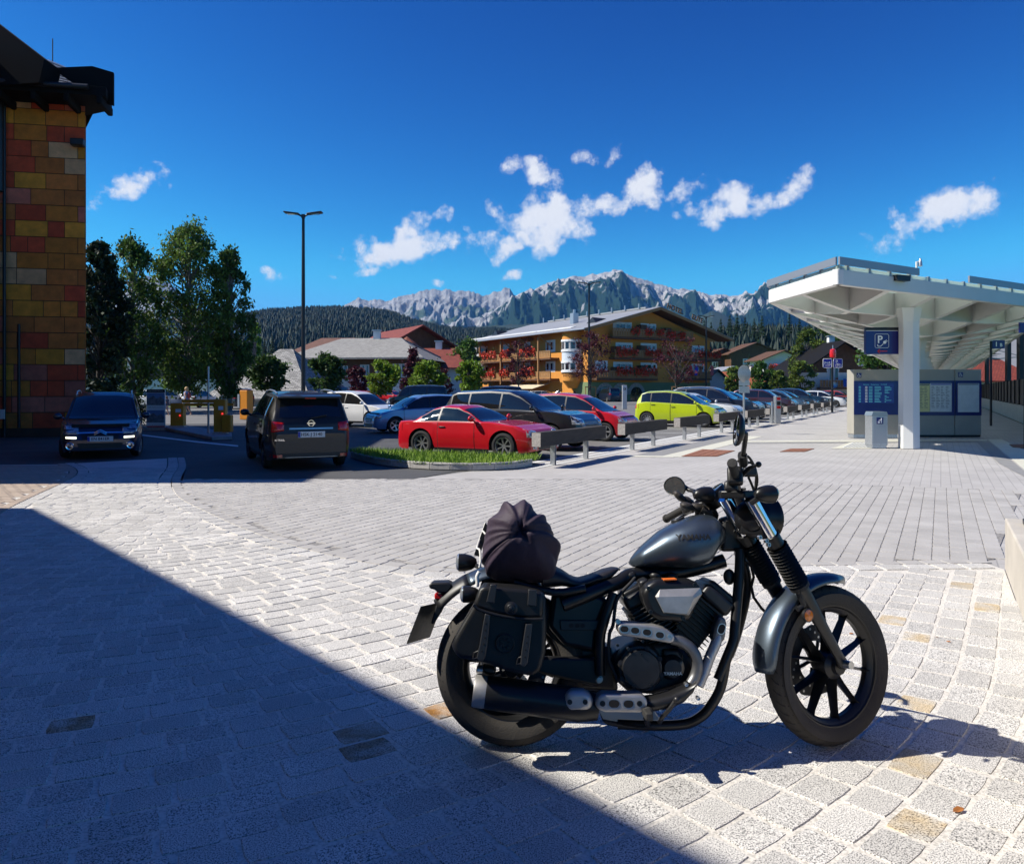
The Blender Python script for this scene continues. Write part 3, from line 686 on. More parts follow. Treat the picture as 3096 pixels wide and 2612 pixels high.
for pts in ([(1380, 610, .3), (1440, 560, .3), (1500, 540, .28), (1550, 590, .26), (1600, 690, .22), (1630, 830, .18), (1610, 960, .12), (1590, 1040, .08)], [(1450, 680, .27), (1520, 620, .26), (1590, 660, .22), (1615, 760, .2), (1610, 900, .14), (1600, 1000, .1)], [(1520, 810, .2), (1560, 900, .16), (1595, 1000, .1)],
            [(1330, 1500, .04), (1400, 1420, .06), (1470, 1350, .08)], [(1450, 1460, .05), (1520, 1410, .07), (1560, 1345, .08)], [(1400, 960, .1), (1480, 955, .12)]):
    b = MB(); b.tube(smooth_line([P(cE(x, y), w) for x, y, w in pts], 4), .0055, 7); b.build('cable', M_['rubber'], bike, 60)
# risers, gauge
for p in (mid_r, mid_l):
    b = MB(); b.tube([p, Vector((p.x + .03, p.y, p.z - .09))], .02, 12); b.build('riser', M_['black_satin'], bike, 40)
gc_ = P(cE(1085, 1030), -.02); ga = Vector((-.62, 0, .78)); b = MB(); b.lathe([(0, -.055), (.045, -.05), (.058, -.02), (.062, .012), (.06, .02)], gc_, ga, n=28); go = b.build('speedometer', M_['black_satin'], bike, 45)
b = MB(); b.lathe([(.058, .018), (.05, .02), (0, .02)], gc_, ga, n=28); b.build('dial_glass', M_['car_glass'], go, 40)
# mirrors
def mirror_part(c, nrm, up, rx, ry):
    nrm = Vector(nrm).normalized(); up = Vector(up); u = (up - nrm * up.dot(nrm)).normalized(); s_ = nrm.cross(u); b = MB()
    def ring(f, dz): return [c + s_ * rx * f * math.cos(2 * math.pi * j / 24) * (1 - .12 * math.sin(2 * math.pi * j / 24)) + u * ry * f * math.sin(2 * math.pi * j / 24) + nrm * dz for j in range(24)]
    b.loft([ring(.05, -.03), ring(.6, -.024), ring(.92, -.012), ring(1, 0), ring(.97, .004), ring(.88, .003)]); o = b.build('mirror', M_['black_satin'], bike, 50)
    b = MB(); b.loft([ring(.9, .002), ring(.02, .003)]); b.build('mirror_glass', M_['mirror'], o, 60); return o
mirror_part(P(cE(588, 920), -.36), (-.62, -.70, .12), (.45, 0, 1), .062, .048)
b = MB(); b.tube([P(cE(680, 905), -.35), P(cE(760, 965), -.33), P(cE(830, 985), -.3), P(cE(850, 1060), -.25)], .011, 8); b.build('mirror_stem', M_['black_metal'], bike, 50)
mirror_part(P(cE(1375, 205), .42), (-.97, -.02, .1), (.16, -.1, 1), .04, .066)
b = MB(); b.tube([P(cE(1395, 230), .42), P(cE(1485, 262), .41), P(cE(1478, 330), .39), P(cE(1450, 520), .33), P(cE(1455, 650), .28)], .0105, 8); b.build('mirror_stem', M_['black_metal'], bike, 50)
b = MB(); b.tube([P(cE(1440, 520), .33), P(cE(1455, 640), .28)], .019, 8); b.build('mirror_clamp', M_['black_plastic'], bike, 30)

# tank
TK_TOP = [(846, 95), (880, 55), (950, -20)]
top_px = [cC(848, 92), cC(870, 40), cE(100, 1755), cE(200, 1655), cE(400, 1485), cE(600, 1375), cE(800, 1295), cE(920, 1272), cE(1030, 1282), cE(1120, 1330), cE(1175, 1410)]
bot_px = [cC(850, 100), cC(930, 165), cC(1700, 165), cC(1880, 120), cE(1160, 1700), cE(1190, 1560)]
tp = [bp(x, y, 0.02) for x, y in top_px]; bt = [bp(x, y, .10) for x, y in bot_px]
def interp(pts, x):
    if x <= pts[0].x: return pts[0].z
    for i in range(len(pts) - 1):
        if x <= pts[i + 1].x: f = (x - pts[i].x) / max(1e-6, pts[i + 1].x - pts[i].x); return pts[i].z + (pts[i + 1].z - pts[i].z) * f
    return pts[-1].z
x0, x1 = tp[0].x, max(tp[-1].x, bt[-1].x) + .004; b = MB(); rings = []; ns = 40
bt2 = [bt[0], bt[1], bt[2], bt[3], bt[4]]
for i in range(ns + 1):
    f = .5 - .5 * math.cos(math.pi * i / ns); x = x0 + (x1 - x0) * f
    zt, zb = interp(tp, x), interp(bt2, x)
    e0 = min(1, math.sqrt(max(0, f) / .12)) if f < .12 else 1; e1 = math.sqrt(max(0, 1 - ((f - .86) / .14) ** 2)) if f > .86 else 1
    hw = (.055 + .095 * math.sin(min(1, f * 1.45) * math.pi / 2)) * (e0 if f < .12 else 1) * (.35 + .65 * e1)
    zm = (zt + zb) / 2; hh = max(.004, (zt - zb) / 2) * (1 if f < .9 else (.25 + .75 * e1)); ring = []
    for j in range(28):
        t = 2 * math.pi * j / 28; c_, s_ = math.cos(t), math.sin(t)
        yy = hw * math.copysign(abs(c_) ** .78, c_); zz = hh * math.copysign(abs(s_) ** (.85 if s_ > 0 else .55), s_)
        ring.append(Vector((x, yy, zm + zz)))
    rings.append(ring)
b.loft(rings, True, True, True); tank = b.build('fuel_tank', M_['tank_grey'], bike, 70)
tank_bvh = BVHTree.FromPolygons([Vector(v) for v in b.v], b.f)
def project(me, Mx, bvh, d, off):
    bm = bmesh.new(); bm.from_mesh(me); bmesh.ops.triangulate(bm, faces=bm.faces[:])
    for _ in range(3): bmesh.ops.subdivide_edges(bm, edges=[e for e in bm.edges if e.calc_length() > .008], cuts=1)
    bm.to_mesh(me); bm.free()
    for v in me.vertices:
        p = Mx @ v.co; h = bvh.ray_cast(p - d * .5, d)
        v.co = (h[0] - d * off) if h[0] else p
lm = text_mesh('YAMAHA', .034, M_['dark'], bold=.0009)
lc = P(cE(828, 1568), .15); Mx = facing(lc, (1, 0, 0.02), (0, 0, 1)); project(lm, Mx, tank_bvh, Vector((0, 1, 0)), .003)
o = bpy.data.objects.new('tank_lettering', lm); col.objects.link(o); o.parent = bike
b = MB(); b.lathe([(0, .01), (.028, .01), (.032, .004), (.032, -.02)], tank_bvh.ray_cast(Vector((P(cE(640, 1400), 0).x, .02, 2)), Vector((0, 0, -1)))[0] - Vector((0, 0, 0)), (-.3, 0, .95), n=20); b.build('fuel_cap', M_['black_metal'], bike, 40)

# seat
st_top = [cA(1750, 760), cA(1880, 780), cA(2000, 850), cC(0, 180), cC(120, 262), cC(215, 290), cC(340, 255), cC(455, 205), cC(520, 175), cC(640, 148), cC(705, 152), cC(742, 185)]
st_bot = [cA(1750, 1100), cC(0, 400), cC(200, 420), cC(430, 360), cC(560, 345), cC(650, 290), cC(742, 195)]
tp2 = [bp(x, y, .03) for x, y in st_top]; bt3 = [bp(x, y, .09) for x, y in st_bot]; b = MB(); rings = []
for i in range(31):
    f = i / 30; x = tp2[0].x + (tp2[-1].x - tp2[0].x) * f; zt, zb = interp(tp2, x), interp(bt3, x); hw = .145 - .075 * f if f < .8 else (.085 - .1 * (f - .8) ** 1.0) * math.sqrt(max(.02, 1 - ((f - .8) / .2) ** 3))
    zm = (zt + zb) / 2; hh = max(.004, (zt - zb) / 2)
    rings.append([Vector((x, hw * math.copysign(abs(math.cos(t)) ** .7, math.cos(t)), zm + hh * math.copysign(abs(math.sin(t)) ** .8, math.sin(t)))) for t in [2 * math.pi * j / 20 for j in range(20)]])
b.loft(rings, True, True, True); b.build('seat', M_['vinyl'], bike, 60)

# frame tubes
def tube_px(name, c, pts, r_, m=M_['black_satin'], n=10):
    b = MB(); b.tube(smooth_line([P(c(x, y), w) for x, y, w in pts], 4), r_, n); return b.build(name, m, bike, 60)
tube_px('down_tube', cF, [(155, 250, .06), (150, 500, .07), (120, 900, .09), (90, 1250, .11), (70, 1420, .12), (-20, 1650, .13), (-120, 1900, .135)], .0215)
b = MB(); b.tube(smooth_line([P(cF(-20, 1650), .13), P(cD(2000, 420), .135), P(cD(1850, 680), .135), P(cD(1720, 800), .13), P(cD(1550, 870), .12), P(cD(1200, 890), .11), P(cD(700, 870), .1)], 4), .0205, 10); b.build('lower_rail', M_['black_satin'], bike, 60)
b = MB()
for pts in ([(155, 250, -.05), (250, 700, -.08), (140, 1250, -.11), (20, 1600, -.13)],): b.tube(smooth_line([P(cF(x, y), w) for x, y, w in pts], 4), .02, 10)
b.build('down_tube', M_['black_satin'], bike, 60)
tube_px('backbone', cC, [(2050, 60, .0), (1500, 205, .0), (900, 235, .03), (720, 330, .06), (400, 460, .1), (0, 620, .12)], .03)
tube_px('frame_strut', cC, [(650, 470, .12), (590, 640, .13), (530, 830, .135), (480, 1050, .13), (480, 1500, .12)], .021)
tube_px('tail_rail', cA, [(2300, 1080, .13), (1900, 1130, .14), (1400, 1000, .13)], .016)
# head stock and dark mass under the tank
b = MB(); b.tube([P(cE(1440, 1150), .0), P(cF(200, 330), .0)], .04, 14); b.build('head_stock', M_['black_satin'], bike, 50)
plate(cE, [(1190, 1330), (1330, 1290), (1560, 1330), (1640, 1560), (1560, 1740), (1180, 1750)], -.05, .045, 'ignition_cover', M_['black_plastic'], bevel=.015)
b = MB(); b.ball(P(cF(20, 600), .05), .026, 14, 8, (1, .6, 1.3)); b.build('horn', M_['black_plastic'], bike, 60)
# side cover area between seat and swing arm
plate(cC, [(-120, 470), (430, 480), (590, 560), (470, 860), (420, 1230), (250, 1190), (30, 1150), (-180, 900)], .02, .105, 'side_cover', M_['black_satin'], bevel=.02, seg=3)
sb = plate(cC, [(-30, 815), (490, 820), (480, 940), (-20, 945)], .105, .117, 'side_bracket', M_['dark_steel'], bevel=.003)
for x in (112, 190, 258): plate(cC, [(x - 28, 870), (x - 16, 858), (x + 16, 858), (x + 28, 870), (x + 28, 895), (x + 16, 907), (x - 16, 907), (x - 28, 895)], .117, .1178, 'slot', M_['dark'], sb, bevel=0)
plate(cC, [(120, 280), (560, 340), (600, 520), (330, 640), (60, 520)], -.12, -.0, 'battery_box', M_['black_plastic'], bevel=.02)
plate(cC, [(-250, 1280), (420, 1290), (520, 1560), (440, 1660), (-250, 1500), (-420, 1420)], .06, .10, 'swing_arm', M_['black_satin'], bevel=.012)
plate(cC, [(-250, 1180), (420, 1200), (520, 1660), (440, 1760), (-250, 1500)], -.10, -.07, 'belt_cover', M_['black_satin'], bevel=.012)
b = MB(); p = P(cC(465, 1560), .10); b.lathe([(0, .012), (.011, .012), (.013, 0), (.016, .0), (.016, -.006)], p, (0, -1, 0), n=18); b.build('pivot_bolt', M_['steel'], bike, 40)
# ------------------------------------------------------------------ motorcycle: engine, exhaust, luggage
engine = empty('engine', (0, 0, 0)); engine.parent = bike
def lathe_px(name, c, ctr, w, prof, m, parent=engine, n=32, sm=40):
    b = MB(); b.lathe(prof, P(c(*ctr), w), (0, -1, 0), n=n); return b.build(name, m, parent, sm)
# crankcase
plate(cC, [(640, 1230), (800, 1150), (1300, 1100), (1560, 1180), (1700, 1400), (1620, 1640), (1400, 1700), (1150, 1760), (850, 1740), (700, 1600), (600, 1400)], -.14, .14, 'crankcase', M_['engine_black'], engine, bevel=.02, seg=3)
k_ = 1 / 4.182 / 722.0
def sc(r_): return r_ * k_
lathe_px('clutch_cover', cC, (995, 1430), .20, [(sc(300), -.07), (sc(292), -.03), (sc(262), -.012), (sc(236), -.010), (sc(236), .004), (sc(222), .012), (0, .014)], M_['engine_black'])
for a in range(8):
    t = 2 * math.pi * a / 8 + .3; b = MB(); b.tube([P(cC(995 + 268 * math.cos(t), 1430 + 268 * math.sin(t)), .15), P(cC(995 + 268 * math.cos(t), 1430 + 268 * math.sin(t)), .20)], .0105, 10); b.build('cover_lug', M_['engine_black'], engine, 40)
for x, y in ((1003, 1245), (900, 1640), (1118, 1630), (835, 1175), (700, 1130), (1015, 1080)): lathe_px('bolt', cC, (x, y), .212, [(.006, -.012), (.006, .005), (.0035, .005), (.0035, .001), (0, .001)], M_['dark_steel'], n=10)
lathe_px('alternator_cover', cC, (1395, 1420), .185, [(sc(165), -.05), (sc(150), -.01), (sc(120), 0), (sc(118), .006), (sc(104), .012), (0, .013)], M_['engine_black'])
lettering('YAMAHA', .018, M_['steel'], engine, facing(P(cC(1400, 1490), .2005), (1, 0, 0), (0, 0, 1)), bold=.0004)
plate(cC, [(1270, 1190), (1480, 1180), (1540, 1280), (1500, 1400), (1300, 1390)], .1, .165, 'pump_cover', M_['engine_black'], engine, bevel=.012, seg=3)
# cylinders: stacks of fins
def cylinder(base, top, half_w, half_d, nf, name):
    p0 = P(cC(*base), 0); p1 = P(cC(*top), 0); ax = (p1 - p0); L = ax.length; ax.normalize(); s = Y.cross(ax).normalized()
    root = empty(name, (0, 0, 0)); root.parent = engine
    b = MB(); Mr = Matrix((s, Y, ax)).transposed(); b.box((p0 + p1) / 2, (half_w * 1.5, half_d * 1.5, L), M=Mr); b.build('barrel', M_['engine_black'], root)
    for i in range(nf):
        f = (i + .5) / nf; c = p0.lerp(p1, f * .74); hw = half_w * (1.0 + .06 * math.sin(f * 6)); b = MB(); hd = half_d
        q = .35; ring = [(-1, -1 + q), (-1 + q * .7, -1), (1 - q * .7, -1), (1, -1 + q), (1, 1 - q), (1 - q * .7, 1), (-1 + q * .7, 1), (-1, 1 - q)]
        b.prism([c + s * u * hw + Y * v * hd - ax * .0022 for u, v in ring], ax, .0044); b.build('fin', M_['engine_black'], root, None, .0012, 1)
    b = MB(); c = p0.lerp(p1, .86); b.box(c, (half_w * 1.75, half_d * 1.8, L * .24), M=Mr); h = b.build('cylinder_head', M_['engine_black'], root, 30, .018, 3)
    b = MB(); c = p0.lerp(p1, 1.0); b.box(c, (half_w * 1.5, half_d * 1.5, L * .12), M=Mr); b.build('rocker_cover', M_['black_satin'], root, 30, .014, 3)
    return root
cylinder((1240, 1080), (890, 400), .083, .13, 11, 'rear_cylinder')
cylinder((1440, 1080), (1950, 430), .083, .13, 11, 'front_cylinder')
plate(cC, [(970, 330), (1080, 280), (1140, 420), (1010, 470)], .06, .15, 'head_bracket', M_['engine_black'], engine, bevel=.01)
# air cleaner
ac = plate(cC, [(1010, 470), (1080, 370), (1180, 300), (1660, 315), (1750, 355), (1760, 470), (1700, 650), (1620, 800), (1540, 850), (1240, 820), (1110, 750), (1040, 600)], .10, .225, 'air_cleaner', M_['black_satin'], engine, bevel=.022, seg=4)
b = MB()                                                # faceted silver trapezoid
o_ = [P(cC(x, y), .228) for x, y in ((1235, 425), (1745, 405), (1768, 480), (1600, 752), (1280, 722), (1175, 515))]
i_ = [P(cC(x, y), .246) for x, y in ((1222, 520), (1650, 510), (1668, 532), (1575, 735), (1286, 712), (1192, 532))]
n = 6; b.add(o_ + i_, [tuple(range(n, 2 * n))] + [(i, (i + 1) % n, n + (i + 1) % n, n + i) for i in range(n)] + [tuple(range(n - 1, -1, -1))]); b.build('air_cleaner_badge', M_['silver_shield'], ac)
for x, y in ((1092, 412), (1678, 366), (1120, 708), (1530, 795)): lathe_px('bolt', cC, (x, y), .2255, [(.0085, -.01), (.0085, .003), (.005, .003), (.005, -.001), (0, -.001)], M_['black_metal'], ac, n=12)
plate(cC, [(1285, 300), (1450, 292), (1450, 306), (1285, 314)], .17, .2265, 'warning_label', mat('label_orange', (.75, .16, .02), .5), ac, bevel=0)
# upper exhaust shield with four slots, pipes
def capsule(c, p0, p1, r_, n=8):
    d = Vector((p1[0] - p0[0], p1[1] - p0[1])); L = d.length; d.normalize(); nn = Vector((-d.y, d.x)); out = []
    for k in range(n + 1):
        t = math.pi / 2 + math.pi * k / n; out.append((p0[0] + d.x * r_ * math.cos(t) + nn.x * r_ * math.sin(t), p0[1] + d.y * r_ * math.cos(t) + nn.y * r_ * math.sin(t)))
    for k in range(n + 1):
        t = -math.pi / 2 + math.pi * k / n; out.append((p1[0] + d.x * r_ * math.cos(t) + nn.x * r_ * math.sin(t), p1[1] + d.y * r_ * math.cos(t) + nn.y * r_ * math.sin(t)))
    return out
def slot(c, x, y, hw, hh, tilt, w, parent):
    d = (math.cos(tilt) * (hw - hh), math.sin(tilt) * (hw - hh))
    b = MB(); pts = [P(c(*q), w) for q in capsule(c, (x - d[0], y - d[1]), (x + d[0], y + d[1]), hh + 11)]; b.prism(pts, Y, .004); b.build('slot_rim', M_['steel'], parent, 30)
    b = MB(); pts = [P(c(*q), w + .0012) for q in capsule(c, (x - d[0], y - d[1]), (x + d[0], y + d[1]), hh)]; b.prism(pts, Y, .004); b.build('slot', M_['dark'], parent, 30)
exh = empty('exhaust', (0, 0, 0)); exh.parent = bike
sh = plate(cC, [(700, 900), (740, 845), (850, 850), (1160, 880), (1330, 930), (1425, 1010), (1420, 1080), (1370, 1110), (1250, 1090), (900, 1030), (740, 1010), (705, 960)], .15, .228, 'heat_shield', M_['silver_shield'], exh, bevel=.018, seg=4)
for x, y, tl in ((786, 926, .08), (922, 945, .1), (1072, 968, .13), (1235, 1002, .17)): slot(cC, x, y, 52, 38, tl, .2282, sh)
lathe_px('bolt', cC, (1355, 1018), .229, [(.009, -.005), (.009, .004), (.005, .004), (.005, 0), (0, 0)], M_['steel'], sh, n=12)
lathe_px('bolt', cC, (705, 832), .215, [(.010, -.02), (.010, .004), (.005, .004), (.005, 0), (0, 0)], M_['steel'], sh, n=12)
def pipe(name, c, pts, r_, m, n=16):
    b = MB(); b.tube(smooth_line([P(c(x, y), w) for x, y, w in pts], 6), r_, n); return b.build(name, m, exh, 60)
PIPE = mat('exhaust_pipe', (.16, .16, .165), .45, metal=.7, var=.25, vscale=14)
pipe('header_pipe', cC, [(1380, 1050, .195), (1500, 1080, .2), (1640, 1190, .205), (1705, 1340, .205), (1690, 1500, .205), (1630, 1620, .21)], .0235, PIPE)
pipe('header_pipe', cC, [(2010, 850, .15), (1950, 1080, .17), (1860, 1290, .18), (1790, 1480, .19), (1720, 1640, .2)], .0215, M_['silver_shield'])
fs = plate(cC, [(1980, 770), (2060, 780), (2085, 860), (2060, 1060), (2000, 1125), (1930, 1110), (1895, 1050), (1935, 900)], .12, .185, 'heat_shield', PIPE, exh, bevel=.016, seg=3)
slot(cC, 2015, 925, 62, 40, -1.25, .1855, fs)
b = MB(); rings = []                                    # lower black collector
for (x, y, h_, w) in ((1010, 612, 150, .19), (1150, 600, 165, .2), (1350, 560, 180, .205), (1520, 480, 175, .2), (1630, 390, 120, .2), (1660, 330, 70, .2)):
    a = P(cD(x, y - h_ * .62), w); c = P(cD(x, y + h_ * .62), w); m_ = (a + c) / 2; v = (a - c) / 2
    rings.append([m_ + v * math.sin(2 * math.pi * j / 18) + Y * .052 * math.cos(2 * math.pi * j / 18) for j in range(18)])
b.loft(rings, True, True, True); b.build('collector', M_['black_satin'], exh, 60)
for x, y in ((1570, 372), (1720, 548), (1245, 690)): lathe_px('bolt', cD, (x, y), .235, [(.008, -.02), (.008, .003), (.004, .003), (0, .001)], M_['steel'], exh, n=10)
s2 = plate(cD, [(425, 590), (445, 530), (520, 492), (1000, 500), (1060, 540), (1082, 610), (1065, 690), (1010, 735), (540, 728), (450, 690), (425, 640)], .2, .278, 'heat_shield', M_['silver_shield'], exh, bevel=.02, seg=4)
slot(cD, 655, 615, 68, 48, .03, .2782, s2); slot(cD, 838, 618, 62, 46, .03, .2782, s2)
for x in (510, 978): lathe_px('bolt', cD, (x, 612), .279, [(.011, -.004), (.011, .002), (.007, .002), (.007, 0), (0, 0)], M_['dark_steel'], s2, n=12)
s3 = plate(cD, [(8, 620), (40, 470), (150, 448), (280, 455), (370, 500), (398, 590), (385, 690), (250, 735), (110, 742), (25, 705)], .2, .272, 'heat_shield', M_['silver_shield'], exh, bevel=.022, seg=4)
for x in (95, 290): lathe_px('bolt', cD, (x, 592), .273, [(.010, -.004), (.010, .002), (.006, .002), (.006, 0), (0, 0)], M_['dark_steel'], s3, n=12)
m0, m1 = P(cB(885, 780), .205), P(cD(450, 660), .205); ax = m1 - m0; L = ax.length
b = MB(); b.lathe([(.05, 0), (.060, .0), (.063, .008), (.063, .05)], m0, ax, n=28); b.lathe([(.05, 0), (.05, .06), (0, .06)], m0, ax, n=28); b.build('muffler_tip', M_['silver_shield'], exh, 40)
b = MB(); b.lathe([(.0625, .05), (.0645, .056), (.066, .12), (.066, L * .85), (.05, L), (0, L)], m0, ax, n=28); b.build('muffler', M_['black_satin'], exh, 40)
# pedal, peg, small parts
b = MB(); b.tube([P(cD(1090, 700), .14), P(cD(1085, 720), .3)], [.016, .02], 12); b.box(P(cD(1075, 740), .31), (.03, .10, .03)); b.build('foot_peg', M_['rubber'], bike, 30, .006)
b = MB(); b.tube([P(cD(1080, 870), .14), P(cD(1060, 800), .2), P(cD(1090, 700), .2)], .012, 8); b.build('peg_bracket', M_['black_metal'], bike)
b = MB(); b.tube([P(cD(1230, 850), .2), P(cD(1260, 790), .24), P(cD(1360, 680), .26), P(cD(1440, 570), .27)], .009, 8); b.ball(P(cD(1450, 565), .28), .014, 10, 7); b.build('brake_pedal', M_['black_metal'], bike, 50)
plate(cD, [(490, 810), (700, 850), (960, 890), (1300, 880), (1250, 940), (950, 950), (760, 930), (560, 890)], -.12, .13, 'sump_guard', M_['black_metal'], bike, bevel=.01)
b = MB(); b.tube(smooth_line([P(cC(x, y), w) for x, y, w in ((920, 280, .1), (860, 350, .12), (760, 450, .13), (690, 560, .14), (665, 680, .145), (640, 880, .145), (595, 1000, .15), (590, 1300, .15), (650, 1450, .16), (710, 1600, .17))], 4), .0075, 8); b.build('clutch_cable', M_['rubber'], bike, 60)
b = MB(); st = bp(1960, 2200, -.14); b.tube([st, Vector((st.x - .05, .34, 0.36 * 0 + (.34 * math.tan(LEAN)) * 0 + .006 + .0))], .012, 8); b.build('side_stand', M_['black_metal'], bike)
b = MB()
for x in (1890, 1980): pass
for (x, y, w) in ((870, 250, .05), (1180, 250, .06), (1380, 260, .06)): b.ball(P(cC(x, y), w), .022, 10, 7, (1.2, 1, .8))
b.build('fuel_hose_joint', M_['black_plastic'], bike, 60)

# rear fender and tail
b = MB(); rows = []; n = 24
for i in range(n + 1):
    a = R(70 + (141 - 70) * i / n); row = []
    for j in range(11):
        t = (j / 10 - .5) * 2; ang = t * R(80); rr_ = .375 + .055 * math.cos(ang); wd = .085 - .02 * max(0, i - 18) / 6
        row.append(Vector((math.cos(a) * rr_, wd * math.sin(ang), RR + math.sin(a) * rr_)))
    rows.append(row)
b.grid(rows[:17], flip=True); o = b.build('rear_fender', M_['tank_grey'], bike, 60); so = o.modifiers.new('thick', 'SOLIDIFY'); so.thickness = .004; so.offset = -1
b = MB(); b.grid(rows[16:], flip=True); o = b.build('fender_tail', M_['black_plastic'], bike, 60); so = o.modifiers.new('thick', 'SOLIDIFY'); so.thickness = .006; so.offset = -1
bullet(P(cA(800, 755), -.14), Vector((-1, 0, 0)), .040, .085, 'turn_indicator', M_['clear_lens'])
bullet(P(cA(850, 1155), .14), Vector((-1, 0, 0)), .034, .075, 'turn_indicator', M_['clear_lens'])
b = MB(); b.tube([P(cA(900, 780), -.14), P(cA(1000, 850), -.06)], .011, 8); b.build('indicator_stem', M_['black_metal'], bike)
b = MB(); b.tube([P(cA(900, 1150), .13), P(cA(980, 1130), .06)], .011, 8); b.build('indicator_stem', M_['black_metal'], bike)
tl = plate(cA, [(318, 1045), (345, 1010), (560, 1005), (615, 1045), (560, 1140), (430, 1140), (400, 1100), (330, 1085)], -.06, .06, 'tail_light', M_['black_plastic'], bike, bevel=.01, seg=3)
plate(cA, [(388, 1145), (500, 1160), (480, 1230), (390, 1220)], -.05, .05, 'tail_lens', M_['red_lens'], bike, bevel=.006)
plate(cA, [(440, 1180), (560, 1200), (480, 1380), (380, 1540), (345, 1530), (400, 1330)], -.03, .03, 'plate_holder', M_['black_plastic'], bike, bevel=.006)
t0, t1 = bp(1308, 1826, 0), bp(1266, 1936, 0); b = MB(); nrm = Vector((-(t0 - t1).z, 0, (t0 - t1).x)).normalized()
Yp = Vector((math.sin(R(26)), math.cos(R(26)), 0)); b.prism([t0 + Yp * .09, t0 - Yp * .09, t1 - Yp * .09, t1 + Yp * .09], nrm, .003); b.build('licence_plate', mat('plate_back', (.09, .075, .05), .5, c2=(.03, .025, .02), vscale=30), bike)

# saddlebag
def saddlebag(sgn):
    root = empty('saddlebag', (0, 0, 0)); root.parent = bike
    def pl(c, pts, w0, w1, name, m=M_['leather'], par=root, bevel=.006, seg=3):
        b = MB(); pp = [P(c(*p), w1) for p in pts]; b.prism(pp, Y, abs(w1 - w0))
        if sgn < 0: b.v = [(x - .0, -y, z) for x, y, z in b.v]; b.f = [tuple(reversed(f)) for f in b.f]
        return b.build(name, m, par, 30, bevel, seg)
    AB = lambda x, y: cA(x, y)
    body = [(950, 1085), (1010, 1050), (1500, 1085), (1760, 1130), (1800, 1200), (1810, 1600), (1800, 1900), (1740, 2120), (1640, 2200), (1400, 2165), (1100, 2060), (860, 2000), (720, 1975), (630, 1900), (608, 1800), (650, 1690), (760, 1500), (880, 1300)]
    pl(AB, body, .15, .30, 'bag_body', bevel=.028, seg=4)
    gus = [(x * .96 + 50, y * .965 + 55) for x, y in body]
    fl_ = pl(AB, [(960, 1090), (1020, 1048), (1500, 1082), (1745, 1130), (1775, 1200), (1760, 1465), (1560, 1470), (1300, 1440), (1080, 1390), (940, 1340), (885, 1290)], .17, .322, 'flap', bevel=.016, seg=4)
    b = MB(); b.tube(smooth_line([P(AB(x, y), .324) for x, y in ((885, 1290), (940, 1340), (1080, 1390), (1300, 1440), (1560, 1470), (1760, 1468))], 4), .0065, 8)
    if sgn > 0: b.build('flap_piping', M_['leather'], fl_, 60)
    for pts in ([(1100, 1030), (1180, 1030), (1150, 1270), (1045, 1258)], [(1580, 1090), (1685, 1100), (1680, 1310), (1565, 1300)]): pl(AB, pts, .322, .333, 'top_strap', M_['strap'], fl_, .004)
    if sgn > 0:
        s1 = pl(AB, [(1030, 1400), (1098, 1420), (1085, 1560), (1060, 1810), (1030, 1960), (1000, 2005), (945, 1995), (925, 1950), (960, 1800), (1000, 1560)], .30, .333, 'strap', M_['strap'], bevel=.004)
        s2_ = pl(AB, [(1545, 1530), (1630, 1530), (1600, 1800), (1570, 2030), (1520, 2080), (1478, 2050), (1490, 1900), (1520, 1700)], .30, .333, 'strap', M_['strap'], bevel=.004)
        for (x, y) in ((1040, 1525), (1038, 1610), (1032, 1705), (1015, 1785), (995, 1875)): lathe_px('strap_hole', cA, (x, y), .334, [(.0045, 0), (0, .0005)], M_['dark'], s1, n=10)
        for (x, y) in ((1570, 1690), (1560, 1770), (1545, 1860), (1540, 1950)): lathe_px('strap_hole', cA, (x, y), .334, [(.004, 0), (0, .0005)], M_['dark'], s2_, n=10)
        lathe_px('concho', cA, (1360, 1330), .325, [(.017, -.003), (.018, .004), (.014, .010), (.009, .011), (.007, .016), (0, .018)], M_['dark_steel'], fl_, n=20)
        lathe_px('concho_ring', cA, (1360, 1330), .324, [(.024, -.003), (.026, .003), (.018, .006)], M_['black_metal'], fl_, n=20)
        em = lathe_px('embossed_emblem', cA, (1280, 1780), .305, [(sc(118), -.006), (sc(116), .002), (sc(104), .004), (sc(98), .001), (0, .001)], M_['leather'], root, n=36)
        for k in range(7):
            t = 2 * math.pi * k / 7; lathe_px('emblem_mark', cA, (1280 + 52 * math.cos(t), 1780 + 62 * math.sin(t)), .307, [(.009, -.004), (.006, .002), (0, .003)], M_['leather'], em, n=8)
        for x, y in ((920, 1890), (1470, 1960)):
            b = MB(); q = [P(cA(x + dx, y + dy), .312) for dx, dy in ((-40, 80), (-25, 10), (20, -20), (40, 60), (-40, 80))]; b.tube(q, .004, 6); b.build('buckle', M_['black_metal'], root)
    return root
saddlebag(1); saddlebag(-1)
plate(cC, [(60, 1150), (640, 1150), (720, 1740), (60, 1690)], -.09, .05, 'gearbox', M_['engine_black'], engine, bevel=.02)
b = MB(); b.tube([P(cB(930, 520), .19), P(cB(1000, 525), .19)], .018, 12); b.build('axle_adjuster', M_['steel'], bike, 40)
plate(cB, [(990, 470), (1150, 480), (1180, 580), (1100, 600), (1000, 560)], .05, .185, 'rear_caliper', M_['black_metal'], bike, bevel=.012)

